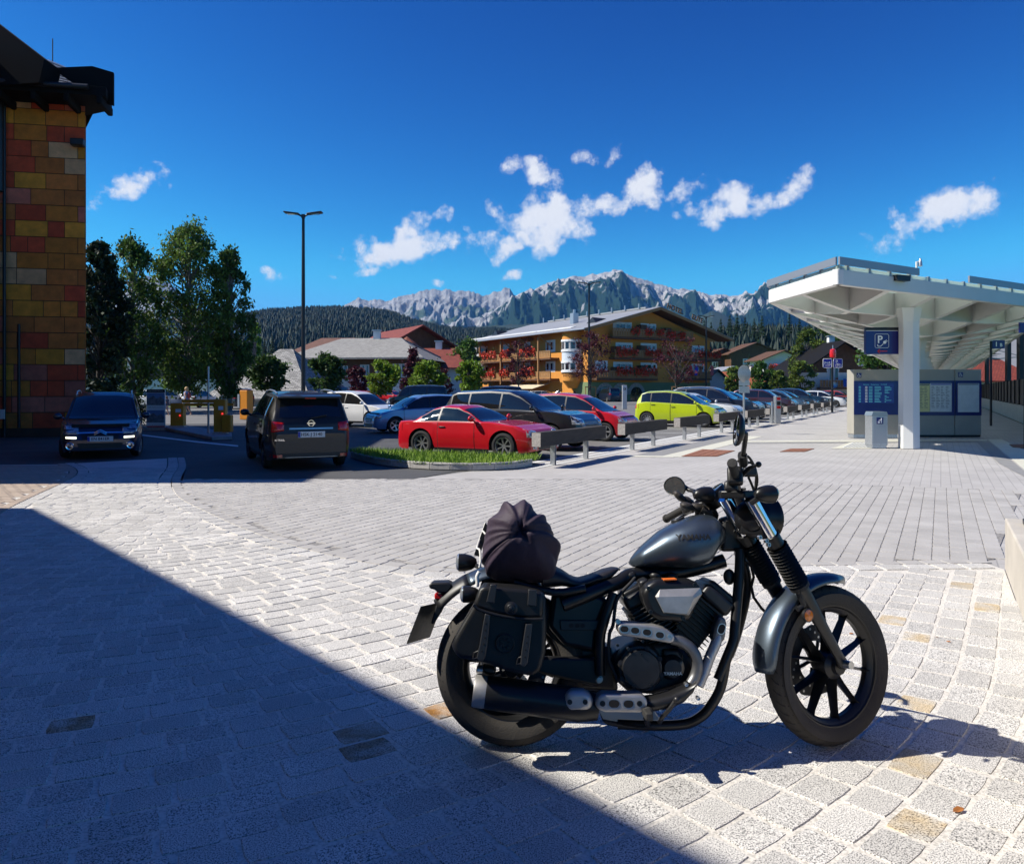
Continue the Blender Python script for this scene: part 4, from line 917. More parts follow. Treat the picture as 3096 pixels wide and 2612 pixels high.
# luggage roll strapped across the seat: a drum on its side, its mouth gathered towards the viewer
LR = empty('luggage_roll', bike.location); LR.rotation_euler = bike.rotation_euler; tag(LR, 'dark purple grey stuff sack strapped on the motorcycle pillion seat', 'bag')
sil = [(985, 830), (985, 700), (1000, 560), (1050, 400), (1130, 240), (1230, 130), (1350, 110), (1480, 88), (1600, 150), (1740, 240), (1830, 380), (1900, 520), (1950, 640), (1940, 850), (1840, 1000), (1600, 1050), (1300, 1030), (1090, 985), (1030, 900)]
ring0 = smooth_line([P(cA(x, y), .17) for x, y in sil + sil[:1]], 4)[:-1]; cen = sum(ring0, Vector()) / len(ring0)
knot = P(cA(1480, 310), .30) - Vector((0, 0, .0)); nR = len(ring0); rows = []
prof = [(-.30, .55), (-.27, .85), (-.2, .96), (-.1, .99), (0.0, 1.0), (.08, 1.02), (.14, 1.0), (.19, .93), (.235, .8), (.265, .62), (.285, .42), (.295, .24), (.27, .10), (.26, .03)]
for k, (w, s) in enumerate(prof):
    row = []; f = max(0, (w - .08) / .2) if k < 12 else 1.0; c = cen.lerp(Vector((knot.x, 0, knot.z)), min(1, f) * .85)
    for j in range(nR):
        p = ring0[j]; a = 2 * math.pi * j / nR; v = Vector((p.x - cen.x, 0, p.z - cen.z))
        ca, sa = math.cos(a), math.sin(a); wr = 1 + (.15 * mnoise.noise(Vector((ca * 2.6, sa * 2.6, w * 2 + 4))) + .16 * mnoise.noise(Vector((ca * 6.5, sa * 6.5, w * 1.5)))) * min(1, .2 + f * 1.5)
        q = Vector((c.x, -w, c.z)) + v * s * wr
        q += mnoise.noise_vector(Vector((p.x * 9, w * 7, p.z * 9))) * .012
        row.append(q)
    rows.append(row)
b = MB(); b.loft(rows, True, True, True); o = b.build('sack', M_['bag_cloth'], LR, 80); sm = o.modifiers.new('smooth', 'SUBSURF'); sm.levels = 1; sm.render_levels = 1
b = MB(); b.tube(smooth_line([P(cA(x, y), w) for x, y, w in ((1040, 250, -.05), (1000, 360, -.02), (960, 470, .02), (930, 570, .06), (965, 600, .1), (975, 740, .14), (960, 820, .15))], 4), .0045, 6); b.build('cord', M_['white_cord'], LR, 60)
b = MB(); b.tube(smooth_line([P(cA(x, y), .16) for x, y in ((960, 870), (930, 930), (935, 1000), (930, 1060))], 3), .008, 8); b.build('cord_end', M_['white_cord'], LR, 60)
b = MB(); b.prism([P(cA(x, y), .02) for x, y in ((1030, 255), (1075, 300), (960, 680), (890, 660))], Y, .05); b.build('folded_map_case', M_['black_plastic'], LR)
b = MB(); b.tube([P(cA(1000, 355), .03), P(cA(1070, 430), .06)], .004, 6); b.build('cord', M_['white_cord'], LR)

# gloves lying on the tank and bar
GLV = mat('glove_leather', (.025, .022, .02), .6, c2=(.06, .05, .042), vscale=30, bump=.4, bscale=90)
def glove(px, w, ang, lab):
    root = empty('glove', BM @ P(cE(*px), w)); tag(root, lab, 'glove', 'riding gloves on the fuel tank')
    b = MB(); Mz = Matrix.Rotation(ang, 3, 'Y') @ Matrix.Rotation(.4, 3, 'Z')
    b.ball((0, 0, 0), .045, 14, 9, (1.0, .62, .45), Mz); b.build('palm', GLV, root, 70)
    b = MB(); b.ball(Mz @ Vector((-.06, .004, -.01)), .034, 12, 8, (1.1, .75, .5), Mz); b.build('cuff', GLV, root, 60)
    for k in range(4):
        y = (k - 1.5) * .018; L = (.05, .06, .056, .044)[k]; b = MB()
        b.tube([Mz @ Vector((.03, y, .004)), Mz @ Vector((.03 + L * .5, y * 1.2, .012)), Mz @ Vector((.03 + L * .85, y * 1.25, -.004)), Mz @ Vector((.03 + L, y * 1.25, -.022))], [.0125, .0115, .0105, .007], 8); b.build('finger', GLV, root, 60)
    b = MB(); b.tube([Mz @ Vector((-.01, -.03, 0)), Mz @ Vector((.02, -.05, -.004)), Mz @ Vector((.04, -.05, -.016))], [.014, .0125, .008], 8); b.build('thumb', GLV, root, 60)
glove((770, 1130), -.10, .75, 'dark leather glove slung over the left handlebar')
glove((900, 1195), -.02, .35, 'dark leather glove lying on the tank in front of the speedometer')
# ------------------------------------------------------------------ cars
PAINTS = {}
def paint(name, c, metal=.0, coat=1.0, rough=.35, flake=0.0):
    if name not in PAINTS: PAINTS[name] = mat('paint_' + name, c, rough, metal=metal, coat=coat, coat_rough=.02, var=.06, vscale=1.5)
    return PAINTS[name]
HEAD = mat('headlight_glass', (.38, .4, .43), .05, metal=.5, coat=1.0, var=.6, vscale=14)
TAIL = mat('taillight_glass', (.5, .01, .01), .08, coat=1.0, var=.45, vscale=12)
ALLOY = mat('alloy', (.55, .56, .57), .3, metal=.85)
DARKALLOY = mat('dark_alloy', (.05, .05, .055), .3, metal=.7)
STEELCAP = mat('wheel_cap', (.4, .41, .42), .35, metal=.6)
DRL = mat('daytime_lamp', (.9, .95, .8), .2, emit=(1.0, 1.0, .75), estr=1.3)
TYRE = mat('car_tyre', (.018, .018, .019), .8, var=.2, vscale=14)
SEAT_IN = mat('car_interior', (.03, .03, .033), .8)
GLASS_CLEAR = bpy.data.materials.new('car_window'); GLASS_CLEAR.use_nodes = True
_n = GLASS_CLEAR.node_tree.nodes; _l = GLASS_CLEAR.node_tree.links; _p = _n['Principled BSDF']
_p.inputs['Base Color'].default_value = (.006, .008, .009, 1); _p.inputs['Roughness'].default_value = .02; _p.inputs['Specular IOR Level'].default_value = .8
_t = _n.new('ShaderNodeBsdfTransparent'); _t.inputs[0].default_value = (.55, .62, .6, 1); _m = _n.new('ShaderNodeMixShader'); _m.inputs[0].default_value = .62
_l.new(_t.outputs[0], _m.inputs[1]); _l.new(_p.outputs[0], _m.inputs[2]); _l.new(_m.outputs[0], _n['Material Output'].inputs[0])

def lin(pts, x):
    if x <= pts[0][0]: return pts[0][1]
    for i in range(len(pts) - 1):
        if x <= pts[i + 1][0]:
            f = (x - pts[i][0]) / max(1e-9, pts[i + 1][0] - pts[i][0]); f2 = f * f * (3 - 2 * f) * .35 + f * .65
            return pts[i][1] + (pts[i + 1][1] - pts[i][1]) * f2
    return pts[-1][1]
WHEELS = {}
def wheel_meshes(r, w, style):
    key = (round(r, 3), round(w, 3), style)
    if key in WHEELS: return WHEELS[key]
    rr = r * (.66 if style != 'cap' else .6); h = w / 2
    b = MB(); b.lathe([(rr, -h * .75), (rr + .02, -h * .95), (r - .05, -h), (r - .012, -h * .85), (r, -h * .5), (r, h * .5), (r - .012, h * .85), (r - .05, h), (rr + .02, h * .95), (rr, h * .75)], n=36); ty = b.mesh('tyre', TYRE, 40)
    b = MB(); b.lathe([(rr + .004, -h * .8), (rr - .012, -h * .78), (rr - .02, -h * .3), (rr - .02, h * .6), (0, h * .6)], n=36)
    b.lathe([(0, -h * .42), (rr * .25, -h * .42), (rr * .27, -h * .2)], n=20); disk = MB(); back = MB(); back.lathe([(0, -h * .05), (rr - .01, -h * .05)], n=28); bk = back.mesh('brake_well', M_['dark'], 40)
    ns = {'five': 5, 'seven': 7, 'dark': 7, 'cap': 9, 'ten': 10}[style]
    for k in range(ns):
        a = 2 * math.pi * k / ns
        d = Vector((math.cos(a), 0, math.sin(a))); n = Vector((-d.z, 0, d.x)); wid = {5: .055, 7: .04, 9: .05, 10: .024}[ns] * r / .31
        q = []
        for f, ww, yy in ((.12, .8, -.40), (.5, .75, -.52), (.97, 1.1, -.60)):
            c = d * rr * f; q.append([c + n * wid * ww * .5 + Vector((0, h * yy, 0)), c - n * wid * ww * .5 + Vector((0, h * yy, 0)), c - n * wid * ww * .6 + Vector((0, h * (yy + .3), 0)), c + n * wid * ww * .6 + Vector((0, h * (yy + .3), 0))])
        b.loft(q, True, True, True)
    rim = b.mesh('rim', DARKALLOY if style == 'dark' else (STEELCAP if style == 'cap' else ALLOY), 35)
    WHEELS[key] = (ty, rim, bk); return WHEELS[key]

# profiles from rear bumper to nose, x in fractions of the length (0 rear, 1 front), z in fractions of the height
TYPES = {
 'coupe': dict(L=3.99, W=1.71, H=1.28, wb=2.40, fo=.78, rw=.315, gc=.16, deck=[(0, .48), (.012, .60), (.03, .645), (.10, .66), (.25, .655), (.60, .665), (.70, .665), (.88, .60), (.96, .525), (.99, .45), (1, .38)],
      roof=[(.13, .66), (.20, .80), (.28, .955), (.36, 1.0), (.45, .985), (.52, .91), (.66, .665)], sx=(.17, .60), ws=(.505, .655), rs=(.145, .285), doors=((.335, .605),), tum=.24),
 'hatch': dict(L=3.97, W=1.68, H=1.48, wb=2.47, fo=.80, rw=.30, gc=.17, deck=[(0, .42), (.01, .56), (.03, .62), (.15, .64), (.55, .61), (.72, .60), (.80, .585), (.91, .52), (.975, .44), (.995, .36), (1, .30)],
      roof=[(.02, .62), (.05, .80), (.09, .94), (.16, .985), (.34, 1.0), (.50, .975), (.58, .90), (.76, .595)], sx=(.06, .70), ws=(.575, .755), rs=(.028, .085), doors=((.44, .715), (.20, .435)), tum=.2),
 'mini': dict(L=3.62, W=1.62, H=1.50, wb=2.40, fo=.66, rw=.29, gc=.17, deck=[(0, .40), (.01, .55), (.03, .63), (.15, .655), (.55, .61), (.76, .60), (.84, .575), (.93, .50), (.98, .42), (.995, .34), (1, .28)],
      roof=[(.015, .63), (.045, .80), (.08, .93), (.15, .98), (.36, 1.0), (.52, .965), (.60, .89), (.81, .59)], sx=(.055, .73), ws=(.60, .80), rs=(.025, .075), doors=((.44, .74), (.20, .435)), tum=.2),
 'suv': dict(L=4.5, W=1.84, H=1.66, wb=2.69, fo=.90, rw=.35, gc=.21, deck=[(0, .44), (.008, .56), (.025, .63), (.15, .645), (.55, .635), (.72, .63), (.80, .62), (.92, .565), (.975, .48), (.995, .38), (1, .32)],
      roof=[(.015, .63), (.045, .80), (.075, .93), (.12, .975), (.36, 1.0), (.50, .98), (.57, .915), (.74, .63)], sx=(.055, .68), ws=(.565, .735), rs=(.022, .07), doors=((.45, .70), (.22, .445)), tum=.2),
 'wagon': dict(L=4.7, W=1.82, H=1.48, wb=2.75, fo=.92, rw=.32, gc=.16, deck=[(0, .46), (.008, .58), (.025, .64), (.15, .655), (.55, .64), (.70, .635), (.78, .62), (.92, .56), (.975, .47), (.995, .38), (1, .30)],
      roof=[(.02, .64), (.07, .82), (.11, .94), (.16, .98), (.38, 1.0), (.50, .975), (.57, .90), (.72, .635)], sx=(.075, .66), ws=(.565, .715), rs=(.03, .105), doors=((.44, .68), (.23, .435)), tum=.2),
 'van': dict(L=5.1, W=1.93, H=1.90, wb=3.2, fo=.9, rw=.34, gc=.19, deck=[(0, .40), (.006, .50), (.012, .56), (.15, .56), (.70, .55), (.78, .54), (.86, .52), (.94, .46), (.98, .39), (.995, .32), (1, .28)],
      roof=[(.008, .56), (.02, .80), (.035, .93), (.06, .975), (.30, 1.0), (.55, .995), (.66, .97), (.71, .92), (.84, .53)], sx=(.03, .80), ws=(.705, .835), rs=(.012, .03), doors=((.60, .80), (.34, .595)), tum=.12),
 'mpv': dict(L=4.38, W=1.81, H=1.80, wb=2.73, fo=.88, rw=.32, gc=.18, deck=[(0, .40), (.006, .50), (.015, .56), (.15, .57), (.66, .565), (.76, .56), (.84, .54), (.92, .49), (.97, .42), (.99, .34), (1, .27)],
      roof=[(.01, .57), (.025, .80), (.045, .94), (.08, .98), (.30, 1.0), (.50, .985), (.575, .93), (.78, .555)], sx=(.035, .72), ws=(.575, .77), rs=(.014, .04), doors=((.47, .74), (.22, .465)), tum=.16)}

class Car:
    def __init__(s, typ, sc=(1, 1, 1)):
        t = TYPES[typ]; s.t = t; s.typ = typ; s.sc = sc
        s.L, s.W, s.H = t['L'] * sc[0], t['W'] * sc[1], t['H'] * sc[2]; s.rw = t['rw'] * sc[2]; s.gc = t['gc'] * sc[2]
        s.xf = s.L / 2 - t['fo'] * sc[0]; s.xr = s.xf - t['wb'] * sc[0]; s.ra = s.rw + .055
        dk, rf, L, H = t['deck'], t['roof'], s.L, s.H
        s.zb = lambda x: lin(dk, x / L + .5) * H
        s.zr = lambda x: lin(rf, x / L + .5) * H if rf[0][0] <= x / L + .5 <= rf[-1][0] else 0
    def w(s, x):
        f = abs(x) / (s.L / 2); e = max(0, (f - .62) / .38); return s.W / 2 * (1 - (.20 if x > 0 else .13) * e ** 2.6 - .06 * max(0, (f - .93) / .07) ** 2)
    def zlow(s, x):
        z = s.gc
        f = x / (s.L / 2)
        if abs(f) > .9: z += .05 * (abs(f) - .9) / .1
        for c in (s.xf, s.xr):
            d = abs(x - c)
            if d < s.ra: z = max(z, s.rw + math.sqrt(s.ra ** 2 - d * d) * 1.0)
        return min(z, s.zb(x) - .04)
    def zt(s, x): return max(s.zr(x), s.zb(x) + .03)
    def flank(s, x, v):                                   # v 0 sill to 1 belt
        w = s.w(x); z0 = min(s.zlow(x), s.zb(x) - .04); base = s.gc; z = z0 + (s.zb(x) - z0) * v
        q = (z - base) / max(.05, s.zb(x) - base)          # height fraction
        return w * (.94 + .06 * math.sin(min(1, q / .55) * math.pi / 2) - .035 * max(0, q - .6) / .4 * 1.0), z
    def roof_w(s, x):
        h = s.zt(x) - s.zb(x); return s.w(x) * (.945 - s.t['tum'] * min(1, h / (.36 * s.H)) - .02)
    def side(s, x, t):
        wb = s.flank(x, 1)[0] - .012; wr = s.roof_w(x); zb = s.zb(x) + .012; ze = s.zt(x) - .05 * min(1, (s.zt(x) - s.zb(x)) / .3)
        return wb + (wr - wb) * (t ** 1.25), zb + (ze - zb) * t
    def top(s, x, u):                                     # u -1..1 across the roof or bonnet
        wr = s.roof_w(x); y1, z1 = s.side(x, 1); a = abs(u); cr = s.zt(x) - z1
        return math.copysign(y1 * (a ** .9), u) if u else 0.0, z1 + cr * (1 - a ** 3.2)
    def section(s, x):
        half = []
        for v in (0, .18, .42, .68, .88, 1): half.append(s.flank(x, v))
        for t in (0.06, .3, .55, .8, 1): half.append(s.side(x, t))
        for u in (.94, .82, .6, .3): half.append(s.top(x, u))
        r = [Vector((x, -y, z)) for y, z in half] + [Vector((x, *s.top(x, 0)))] + [Vector((x, y, z)) for y, z in reversed(half)]
        return r
    def body(s):
        xs = set()
        n = 64
        for i in range(n + 1): xs.add(-s.L / 2 + s.L * i / n)
        for c in (s.xf, s.xr):
            for k in range(-10, 11): xs.add(c + s.ra * math.sin(math.pi / 2 * k / 10) * .9999)
        for q in s.t['deck'] + s.t['roof']: xs.add((q[0] - .5) * s.L)
        for k in range(6): xs.add(s.L / 2 - .004 - .012 * k * k / 4); xs.add(-s.L / 2 + .004 + .012 * k * k / 4)
        xs = sorted(x for x in xs if abs(x) <= s.L / 2 + 1e-6); b = MB(); b.loft([s.section(x) for x in xs], False)
        o = len(b.v); m = len(s.section(xs[0]))
        for idx, flip in ((0, False), (len(xs) - 1, True)):
            ids = [idx * m + j for j in range(m)]; c = sum((Vector(b.v[i]) for i in ids), Vector()) / m
            b.v.append(tuple(c)); ci = len(b.v) - 1
            for j in range(m):
                f = (ids[j], ids[(j + 1) % m], ci); b.f.append(f if not flip else tuple(reversed(f))); b.mi.append(0)
        b.f = [tuple(reversed(f)) for f in b.f]
        return b
    def patch_side(s, x0, x1, t0, t1, n=14, k=6, off=.004, sgn=1, fn=None, e0=None, e1=None):
        fn = fn or s.side; rows = []
        for j in range(k + 1):
            t = t0 + (t1 - t0) * j / k; row = []
            for i in range(n + 1):
                a0 = x0 + (e0 or 0) * (j / k); a1 = x1 + (e1 or 0) * (j / k); x = a0 + (a1 - a0) * i / n; y, z = fn(x, t); row.append(Vector((x, -sgn * (y + off), z)))
            rows.append(row)
        b = MB(); b.grid(rows, flip=(sgn < 0)); return b
    def patch_top(s, x0, x1, u1, n=8, k=12, off=.006):
        rows = []; tilt = Vector(((s.zt(x0) - s.zt(x1)) / max(.05, abs(x1 - x0)), 0, 1)).normalized()
        for i in range(n + 1):
            x = x0 + (x1 - x0) * i / n; rows.append([Vector((x, *s.top(x, -u1 + 2 * u1 * j / k))) + tilt * off for j in range(k + 1)])
        b = MB(); b.grid(rows, flip=False); return b

def cast_patch(bvh, fn, n, k, d, off):
    """grid of points fn(u,v) thrown along d onto the body"""
    rows = []
    for j in range(k + 1):
        row = []
        for i in range(n + 1):
            p = fn(i / n, j / k); h = bvh.ray_cast(p - d * 3, d)
            for _q in range(14):
                if h[0]: break
                p = Vector((p.x, p.y * .985, p.z + .018)); h = bvh.ray_cast(p - d * 3, d)
            row.append((h[0] if h[0] else p) - d * off)
        rows.append(row)
    b = MB(); b.grid(rows); return b
def quadfn(a, b_, c, e):                                    # bilinear quad
    a, b_, c, e = map(Vector, (a, b_, c, e)); return lambda u, v: a.lerp(b_, u).lerp(e.lerp(c, u), v)
def orient(b, d):                                           # make a patch face against the cast direction
    s = Vector((0, 0, 0))
    for f in b.f:
        v = [Vector(b.v[i]) for i in f]; s += (v[1] - v[0]).cross(v[2] - v[0])
    if s.dot(d) > 0: b.f = [tuple(reversed(f)) for f in b.f]
    return b
def solid(o, th=.006):
    m = o.modifiers.new('thick', 'SOLIDIFY'); m.thickness = th; m.offset = -1; return o

def make_car(typ, loc, rz, pm, label, sc=(1, 1, 1), wheels='five', detail=2, plate=None, group='cars in the car park', roofm=None, front=True, rear=True, lights=HEAD, rails=False, cat='car', steer=0.0, front_lamps=None, trim=True, interior=True, glass=None):
    c = Car(typ, sc); root = empty('car', loc, rz); tag(root, label, cat, group)
    mb = c.body(); body = mb.build('body', pm, root, 38); bvh = BVHTree.FromPolygons([Vector(v) for v in mb.v], mb.f)
    gl = glass or M_['car_glass']; t = c.t; X = lambda f: (f - .5) * c.L
    # glass
    sx0, sx1 = X(t['sx'][0]), X(t['sx'][1]); dr = t['doors']
    for sgn in (1, -1):
        if detail > 1: c.patch_side(sx0 + .10 * c.L / 4, sx1 + .01, .03, .95, n=30, sgn=sgn, off=.002).build('window_trim', M_['black_plastic'], root, 60)
        cuts = sorted([X(d[0]) for d in dr] + ([X(dr[0][1]) - .02]))
        edges = [sx0 + .10 * c.L / 4] + cuts[:-1] + [sx1]
        for i in range(len(edges) - 1):
            a, b_ = edges[i] + .025, edges[i + 1] - .025
            if b_ - a < .12: continue
            b = c.patch_side(a, b_, .08, .90, sgn=sgn); b.build('side_window', gl, root, 60)
    if detail > 1: orient(c.patch_top(X(t['ws'][0]) - .03, X(t['ws'][1]) + .02, .96, off=.003), Vector((-1, 0, -1))).build('screen_trim', M_['black_plastic'], root, 60)
    orient(c.patch_top(X(t['ws'][0]), X(t['ws'][1]) - .01, .9), Vector((-1, 0, -1))).build('windscreen', gl, root, 60)
    orient(c.patch_top(X(t['rs'][0]), X(t['rs'][1]), .86), Vector((1, 0, -.3))).build('rear_window', gl, root, 60)
    # underbody
    b = MB(); b.box((0, 0, (c.gc + .5 * c.H) / 2 + .02), (c.L * .9, c.W - .5, .5 * c.H - c.gc)); b.build('underbody', M_['dark'], root)
    # wheels
    ty, rim, bk = wheel_meshes(c.rw, .205 * sc[1], wheels)
    for x in (c.xf, c.xr):
        for sgn in (1, -1):
            we = empty('wheel', (x, sgn * (c.W / 2 - .115), c.rw), (0 if sgn < 0 else math.pi) + (steer if x == c.xf else 0)); we.parent = root
            inst('tyre', ty, we); inst('rim', rim, we); inst('brake_well', bk, we)
    if detail < 1: return root, c, bvh
    # doors with handles
    for sgn in (1, -1):
        for (d0, d1) in dr:
            b = c.patch_side(X(d0) + .006, X(d1) - .006, .10, .985, n=18, k=8, off=.0035, sgn=sgn, fn=c.flank)
            do = b.build('door', pm, root, 60)
            if detail >= 2:
                hx = X(d0) + .12; y, z = c.flank(hx, .84); b = MB(); b.box((hx, -sgn * (y + .014), z), (.17, .022, .026)); b.build('handle', M_['black_plastic'] if detail > 2 else pm, do, 30, .007)
        for (d0, d1) in dr:                                # shut lines
            for x in (X(d0), X(d1)):
                b = c.patch_side(x - .006, x + .006, .08, 1.0, n=1, k=8, off=.002, sgn=sgn, fn=c.flank); b.build('shut_line', M_['dark'], root)
        # mirror
        mx = X(dr[0][1]) - .06 * c.L / 4; y, z = c.flank(mx, 1.0); b = MB(); b.ball((mx + .03, -sgn * (y + .11), z + .09), .1, 12, 8, (.55, .95, .72)); b.tube([(mx + .04, -sgn * (y - .02), z + .03), (mx + .03, -sgn * (y + .07), z + .07)], .022, 8); mo = b.build('wing_mirror', pm if detail > 1 else M_['black_plastic'], root, 60)
        # sill trim
        if trim:
            b = c.patch_side(c.xr + c.ra + .02, c.xf - c.ra - .02, 0.0, .10, n=10, k=1, off=.004, sgn=sgn, fn=c.flank); b.build('sill_trim', M_['black_plastic'], root, 60)
    W2, H, L2 = c.W / 2, c.H, c.L / 2
    if front:
        d = Vector((-1, 0, 0)); zb = c.zb(L2 * .93)
        if front_lamps is None: front_lamps = (.52, .93, .64, .50)
        yi, yo, zu, zl = front_lamps
        for sgn in (1, -1):
            b = cast_patch(bvh, quadfn((5, sgn * W2 * yi, zb * zu / .56 * .92), (5, sgn * W2 * yo * .97, zb * zu / .56 * 1.0), (5, sgn * W2 * yo * .985, zb * zl / .56 * .98), (5, sgn * W2 * yi, zb * zl / .56 * .98)), 8, 4, d, .008); solid(orient(b, d).build('headlight', lights, root, 60))
            b = cast_patch(bvh, quadfn((5, sgn * W2 * .62, H * .24), (5, sgn * W2 * .78, H * .25), (5, sgn * W2 * .78, H * .20), (5, sgn * W2 * .64, H * .19)), 4, 2, d, .006); orient(b, d).build('fog_lamp', M_['clear_lens'], root, 60)
        b = cast_patch(bvh, quadfn((5, -W2 * .46, zb * .86), (5, W2 * .46, zb * .86), (5, W2 * .42, zb * .68), (5, -W2 * .42, zb * .68)), 10, 3, d, .006); gr = orient(b, d).build('grille', M_['black_satin'], root, 60)
        b = cast_patch(bvh, quadfn((5, -W2 * .55, H * .24), (5, W2 * .55, H * .24), (5, W2 * .5, H * .16), (5, -W2 * .5, H * .16)), 10, 3, d, .005); orient(b, d).build('air_intake', M_['black_plastic'], root, 60)
    if rear:
        d = Vector((1, 0, 0))
        for sgn in (1, -1):
            b = cast_patch(bvh, quadfn((-5, sgn * W2 * .62, H * .60), (-5, sgn * W2 * .92, H * .62), (-5, sgn * W2 * .94, H * .48), (-5, sgn * W2 * .62, H * .50)), 6, 4, d, .008); solid(orient(b, d).build('tail_light', TAIL, root, 60))
        b = cast_patch(bvh, quadfn((-5, -W2 * .8, H * .22), (-5, W2 * .8, H * .22), (-5, W2 * .78, H * .14), (-5, -W2 * .78, H * .14)), 10, 2, d, .005); orient(b, d).build('bumper_trim', M_['black_plastic'], root, 60)
    if plate:
        txt, where = plate; d = Vector((-1, 0, 0)) if where == 'front' else Vector((1, 0, 0)); z = H * (.30 if where == 'front' else .45)
        h = bvh.ray_cast(Vector((5 if where == 'front' else -5, 0, z)), d); px = h[0].x - d.x * .012 if h[0] else (L2 + .012) * (-d.x)
        b = MB(); b.box((px, 0, z), (.012, .50, .11)); po = b.build('licence_plate', M_['plate_white'], root, None, .003)
        sg = -d.x; b = MB(); b.box((px + sg * .0068, (-.227 if where == 'front' else .227), z), (.002, .045, .10)); b.build('plate_band', M_['plate_blue'], po)
        lettering(txt, .085, M_['plate_text'], po, facing((px + sg * .008, 0, z), (0, sg, 0), (0, 0, 1)), bold=.001, name='plate_number')
    if rails:
        for sgn in (1, -1):
            b = MB(); pts = [Vector((x, sgn * (c.roof_w(x) * .93), c.zt(x) + (.035 if 0 < i < 5 else .0) - .02)) for i, x in enumerate([X(.12) + (X(.54) - X(.12)) * k / 5 for k in range(6)])]; b.tube(pts, .018, 8); b.build('roof_rail', M_['steel'], root, 60)
    return root, c, bvh
HEAD_R = math.atan2(SR.y, SR.x)                               # heading of cars parked nose to the rail
def parked(typ, b_near, pm, label, nose=-7.85, sc=(1, 1, 1), **k):
    t = TYPES[typ]; L, W = t['L'] * sc[0], t['W'] * sc[1]
    return make_car(typ, ST(nose - L / 2, b_near + W / 2), HEAD_R + k.pop('da', 0), pm, label, sc=sc, **k)
RED = paint('red', (.50, .004, .012)); BLACK = paint('black', (.006, .006, .008)); WHITE = paint('white', (.72, .72, .71), coat=.8); NAVY = paint('navy', (.008, .014, .035), .3)
LIME = paint('lime', (.42, .52, .004)); SKYB = paint('sky_blue', (.17, .29, .50), .5); DARKG = paint('dark_bronze', (.007, .0068, .006), .1, coat=.5, rough=.5); MAROON = paint('maroon', (.055, .014, .02), .4)
BLUEG = paint('blue_grey', (.10, .15, .2), .6); ORANGE = paint('orange', (.5, .06, .012), .2); CITB = paint('midnight_blue', (.012, .022, .055), .5); SILVER = paint('silver', (.45, .46, .47), .7); GREY = paint('grey', (.05, .052, .056), .6)

# front row, nose to the rail
slk, sc_, sbvh = parked('coupe', 14.75, RED, 'bright red two-seat coupe with silver wheels beside the grass island', nose=-7.62, sc=(.90, .92, .92), wheels='seven', detail=3, front_lamps=(.50, .90, .62, .46))
parked('suv', 17.5, BLACK, 'black sport utility car between the red coupe and the red hatchback', nose=-7.7, sc=(.92, .92, .92), wheels='five', detail=2, rails=False)
parked('mini', 21.6, RED, 'small red hatchback parked behind the second timber rail', nose=-8.1, sc=(.95, .95, .95), wheels='five', detail=2)
parked('mini', 31.6, LIME, 'lime green small hatchback behind the timber rail', nose=-7.8, sc=(1, 1, 1), wheels='cap', detail=3)
parked('wagon', 34.6, WHITE, 'white low estate car next to the lime hatchback', nose=-7.7, detail=2, sc=(.95, 1, .95))
parked('suv', 37.4, NAVY, 'dark blue tall estate with glinting roof beside the white estate', nose=-7.4, detail=2, rails=True)
parked('wagon', 41.2, NAVY, 'dark navy saloon nose to the rail behind the round sign post', nose=-7.5, detail=1)
parked('suv', 50.3, MAROON, 'maroon brown compact utility car behind the steel pay post', nose=-7.8, detail=1, sc=(.9, 1, .95))
parked('hatch', 54.6, BLUEG, 'blue grey hatchback parked next to the maroon car', nose=-7.7, detail=1, sc=(1.05, 1, 1.05))
parked('wagon', 58.8, GREY, 'grey estate with silver roof in the middle of the front row', nose=-7.6, detail=1)
parked('suv', 63.4, NAVY, 'dark blue utility car further along the front row', nose=-7.5, detail=1)
parked('wagon', 68.0, BLACK, 'black estate just before the white hatchback in the far row', nose=-7.7, detail=1)
parked('hatch', 75, WHITE, 'white hatchback in the far part of the front row beside the tall sign post', nose=-7.4, detail=1, sc=(1.05, 1, 1))
parked('wagon', 80, BLACK, 'black car just beyond the far white hatchback', nose=-7.6, detail=1)
parked('mini', 85.5, ORANGE, 'orange red small car with open view at the far end of the row', nose=-7.5, detail=1)
parked('hatch', 90, SILVER, 'silver hatchback at the very end of the front row', nose=-7.6, detail=1)
# second rows and others
def car_at(typ, px, py, heading, pm, label, **k):              # centre of the car stands on the ground point of a pixel; heading in degrees from the view axis to the right
    p = G(px, py); return make_car(typ, p, R(90 - heading), pm, label, **k)
# cars with a place of their own
xt, xc, xb = make_car('suv', G(905, 1417) + Vector((-.55, 1.55, 0)), R(90 + 25), DARKG, 'dark bronze sport utility car seen from behind at the barrier, waiting in shade', sc=(.9, .88, .90), wheels='dark', detail=3, rails=True, plate=('HSK J 2140', 'rear'), group='cars at the barrier')
# tailgate details
d = Vector((1, 0, 0)); W2, H_ = xc.W / 2, xc.H
b = cast_patch(xb, quadfn((-5, -W2 * .5, H_ * .535), (-5, W2 * .5, H_ * .535), (-5, W2 * .5, H_ * .515), (-5, -W2 * .5, H_ * .515)), 8, 1, d, .012); orient(b, d).build('chrome_strip', M_['steel'], xt, 60)
b = cast_patch(xb, quadfn((-5, -W2 * .62, H_ * .155), (-5, W2 * .62, H_ * .155), (-5, W2 * .58, H_ * .135), (-5, -W2 * .58, H_ * .135)), 8, 1, d, .014); orient(b, d).build('bumper_strip', M_['steel'], xt, 60)
for sgn in (1, -1):
    b = cast_patch(xb, quadfn((-5, sgn * W2 * .66, H_ * .205), (-5, sgn * W2 * .9, H_ * .205), (-5, sgn * W2 * .9, H_ * .17), (-5, sgn * W2 * .66, H_ * .17)), 4, 1, d, .012); orient(b, d).build('reflector', TAIL, xt, 60)
h = xb.ray_cast(Vector((-5, 0, H_ * .59)), d)[0]
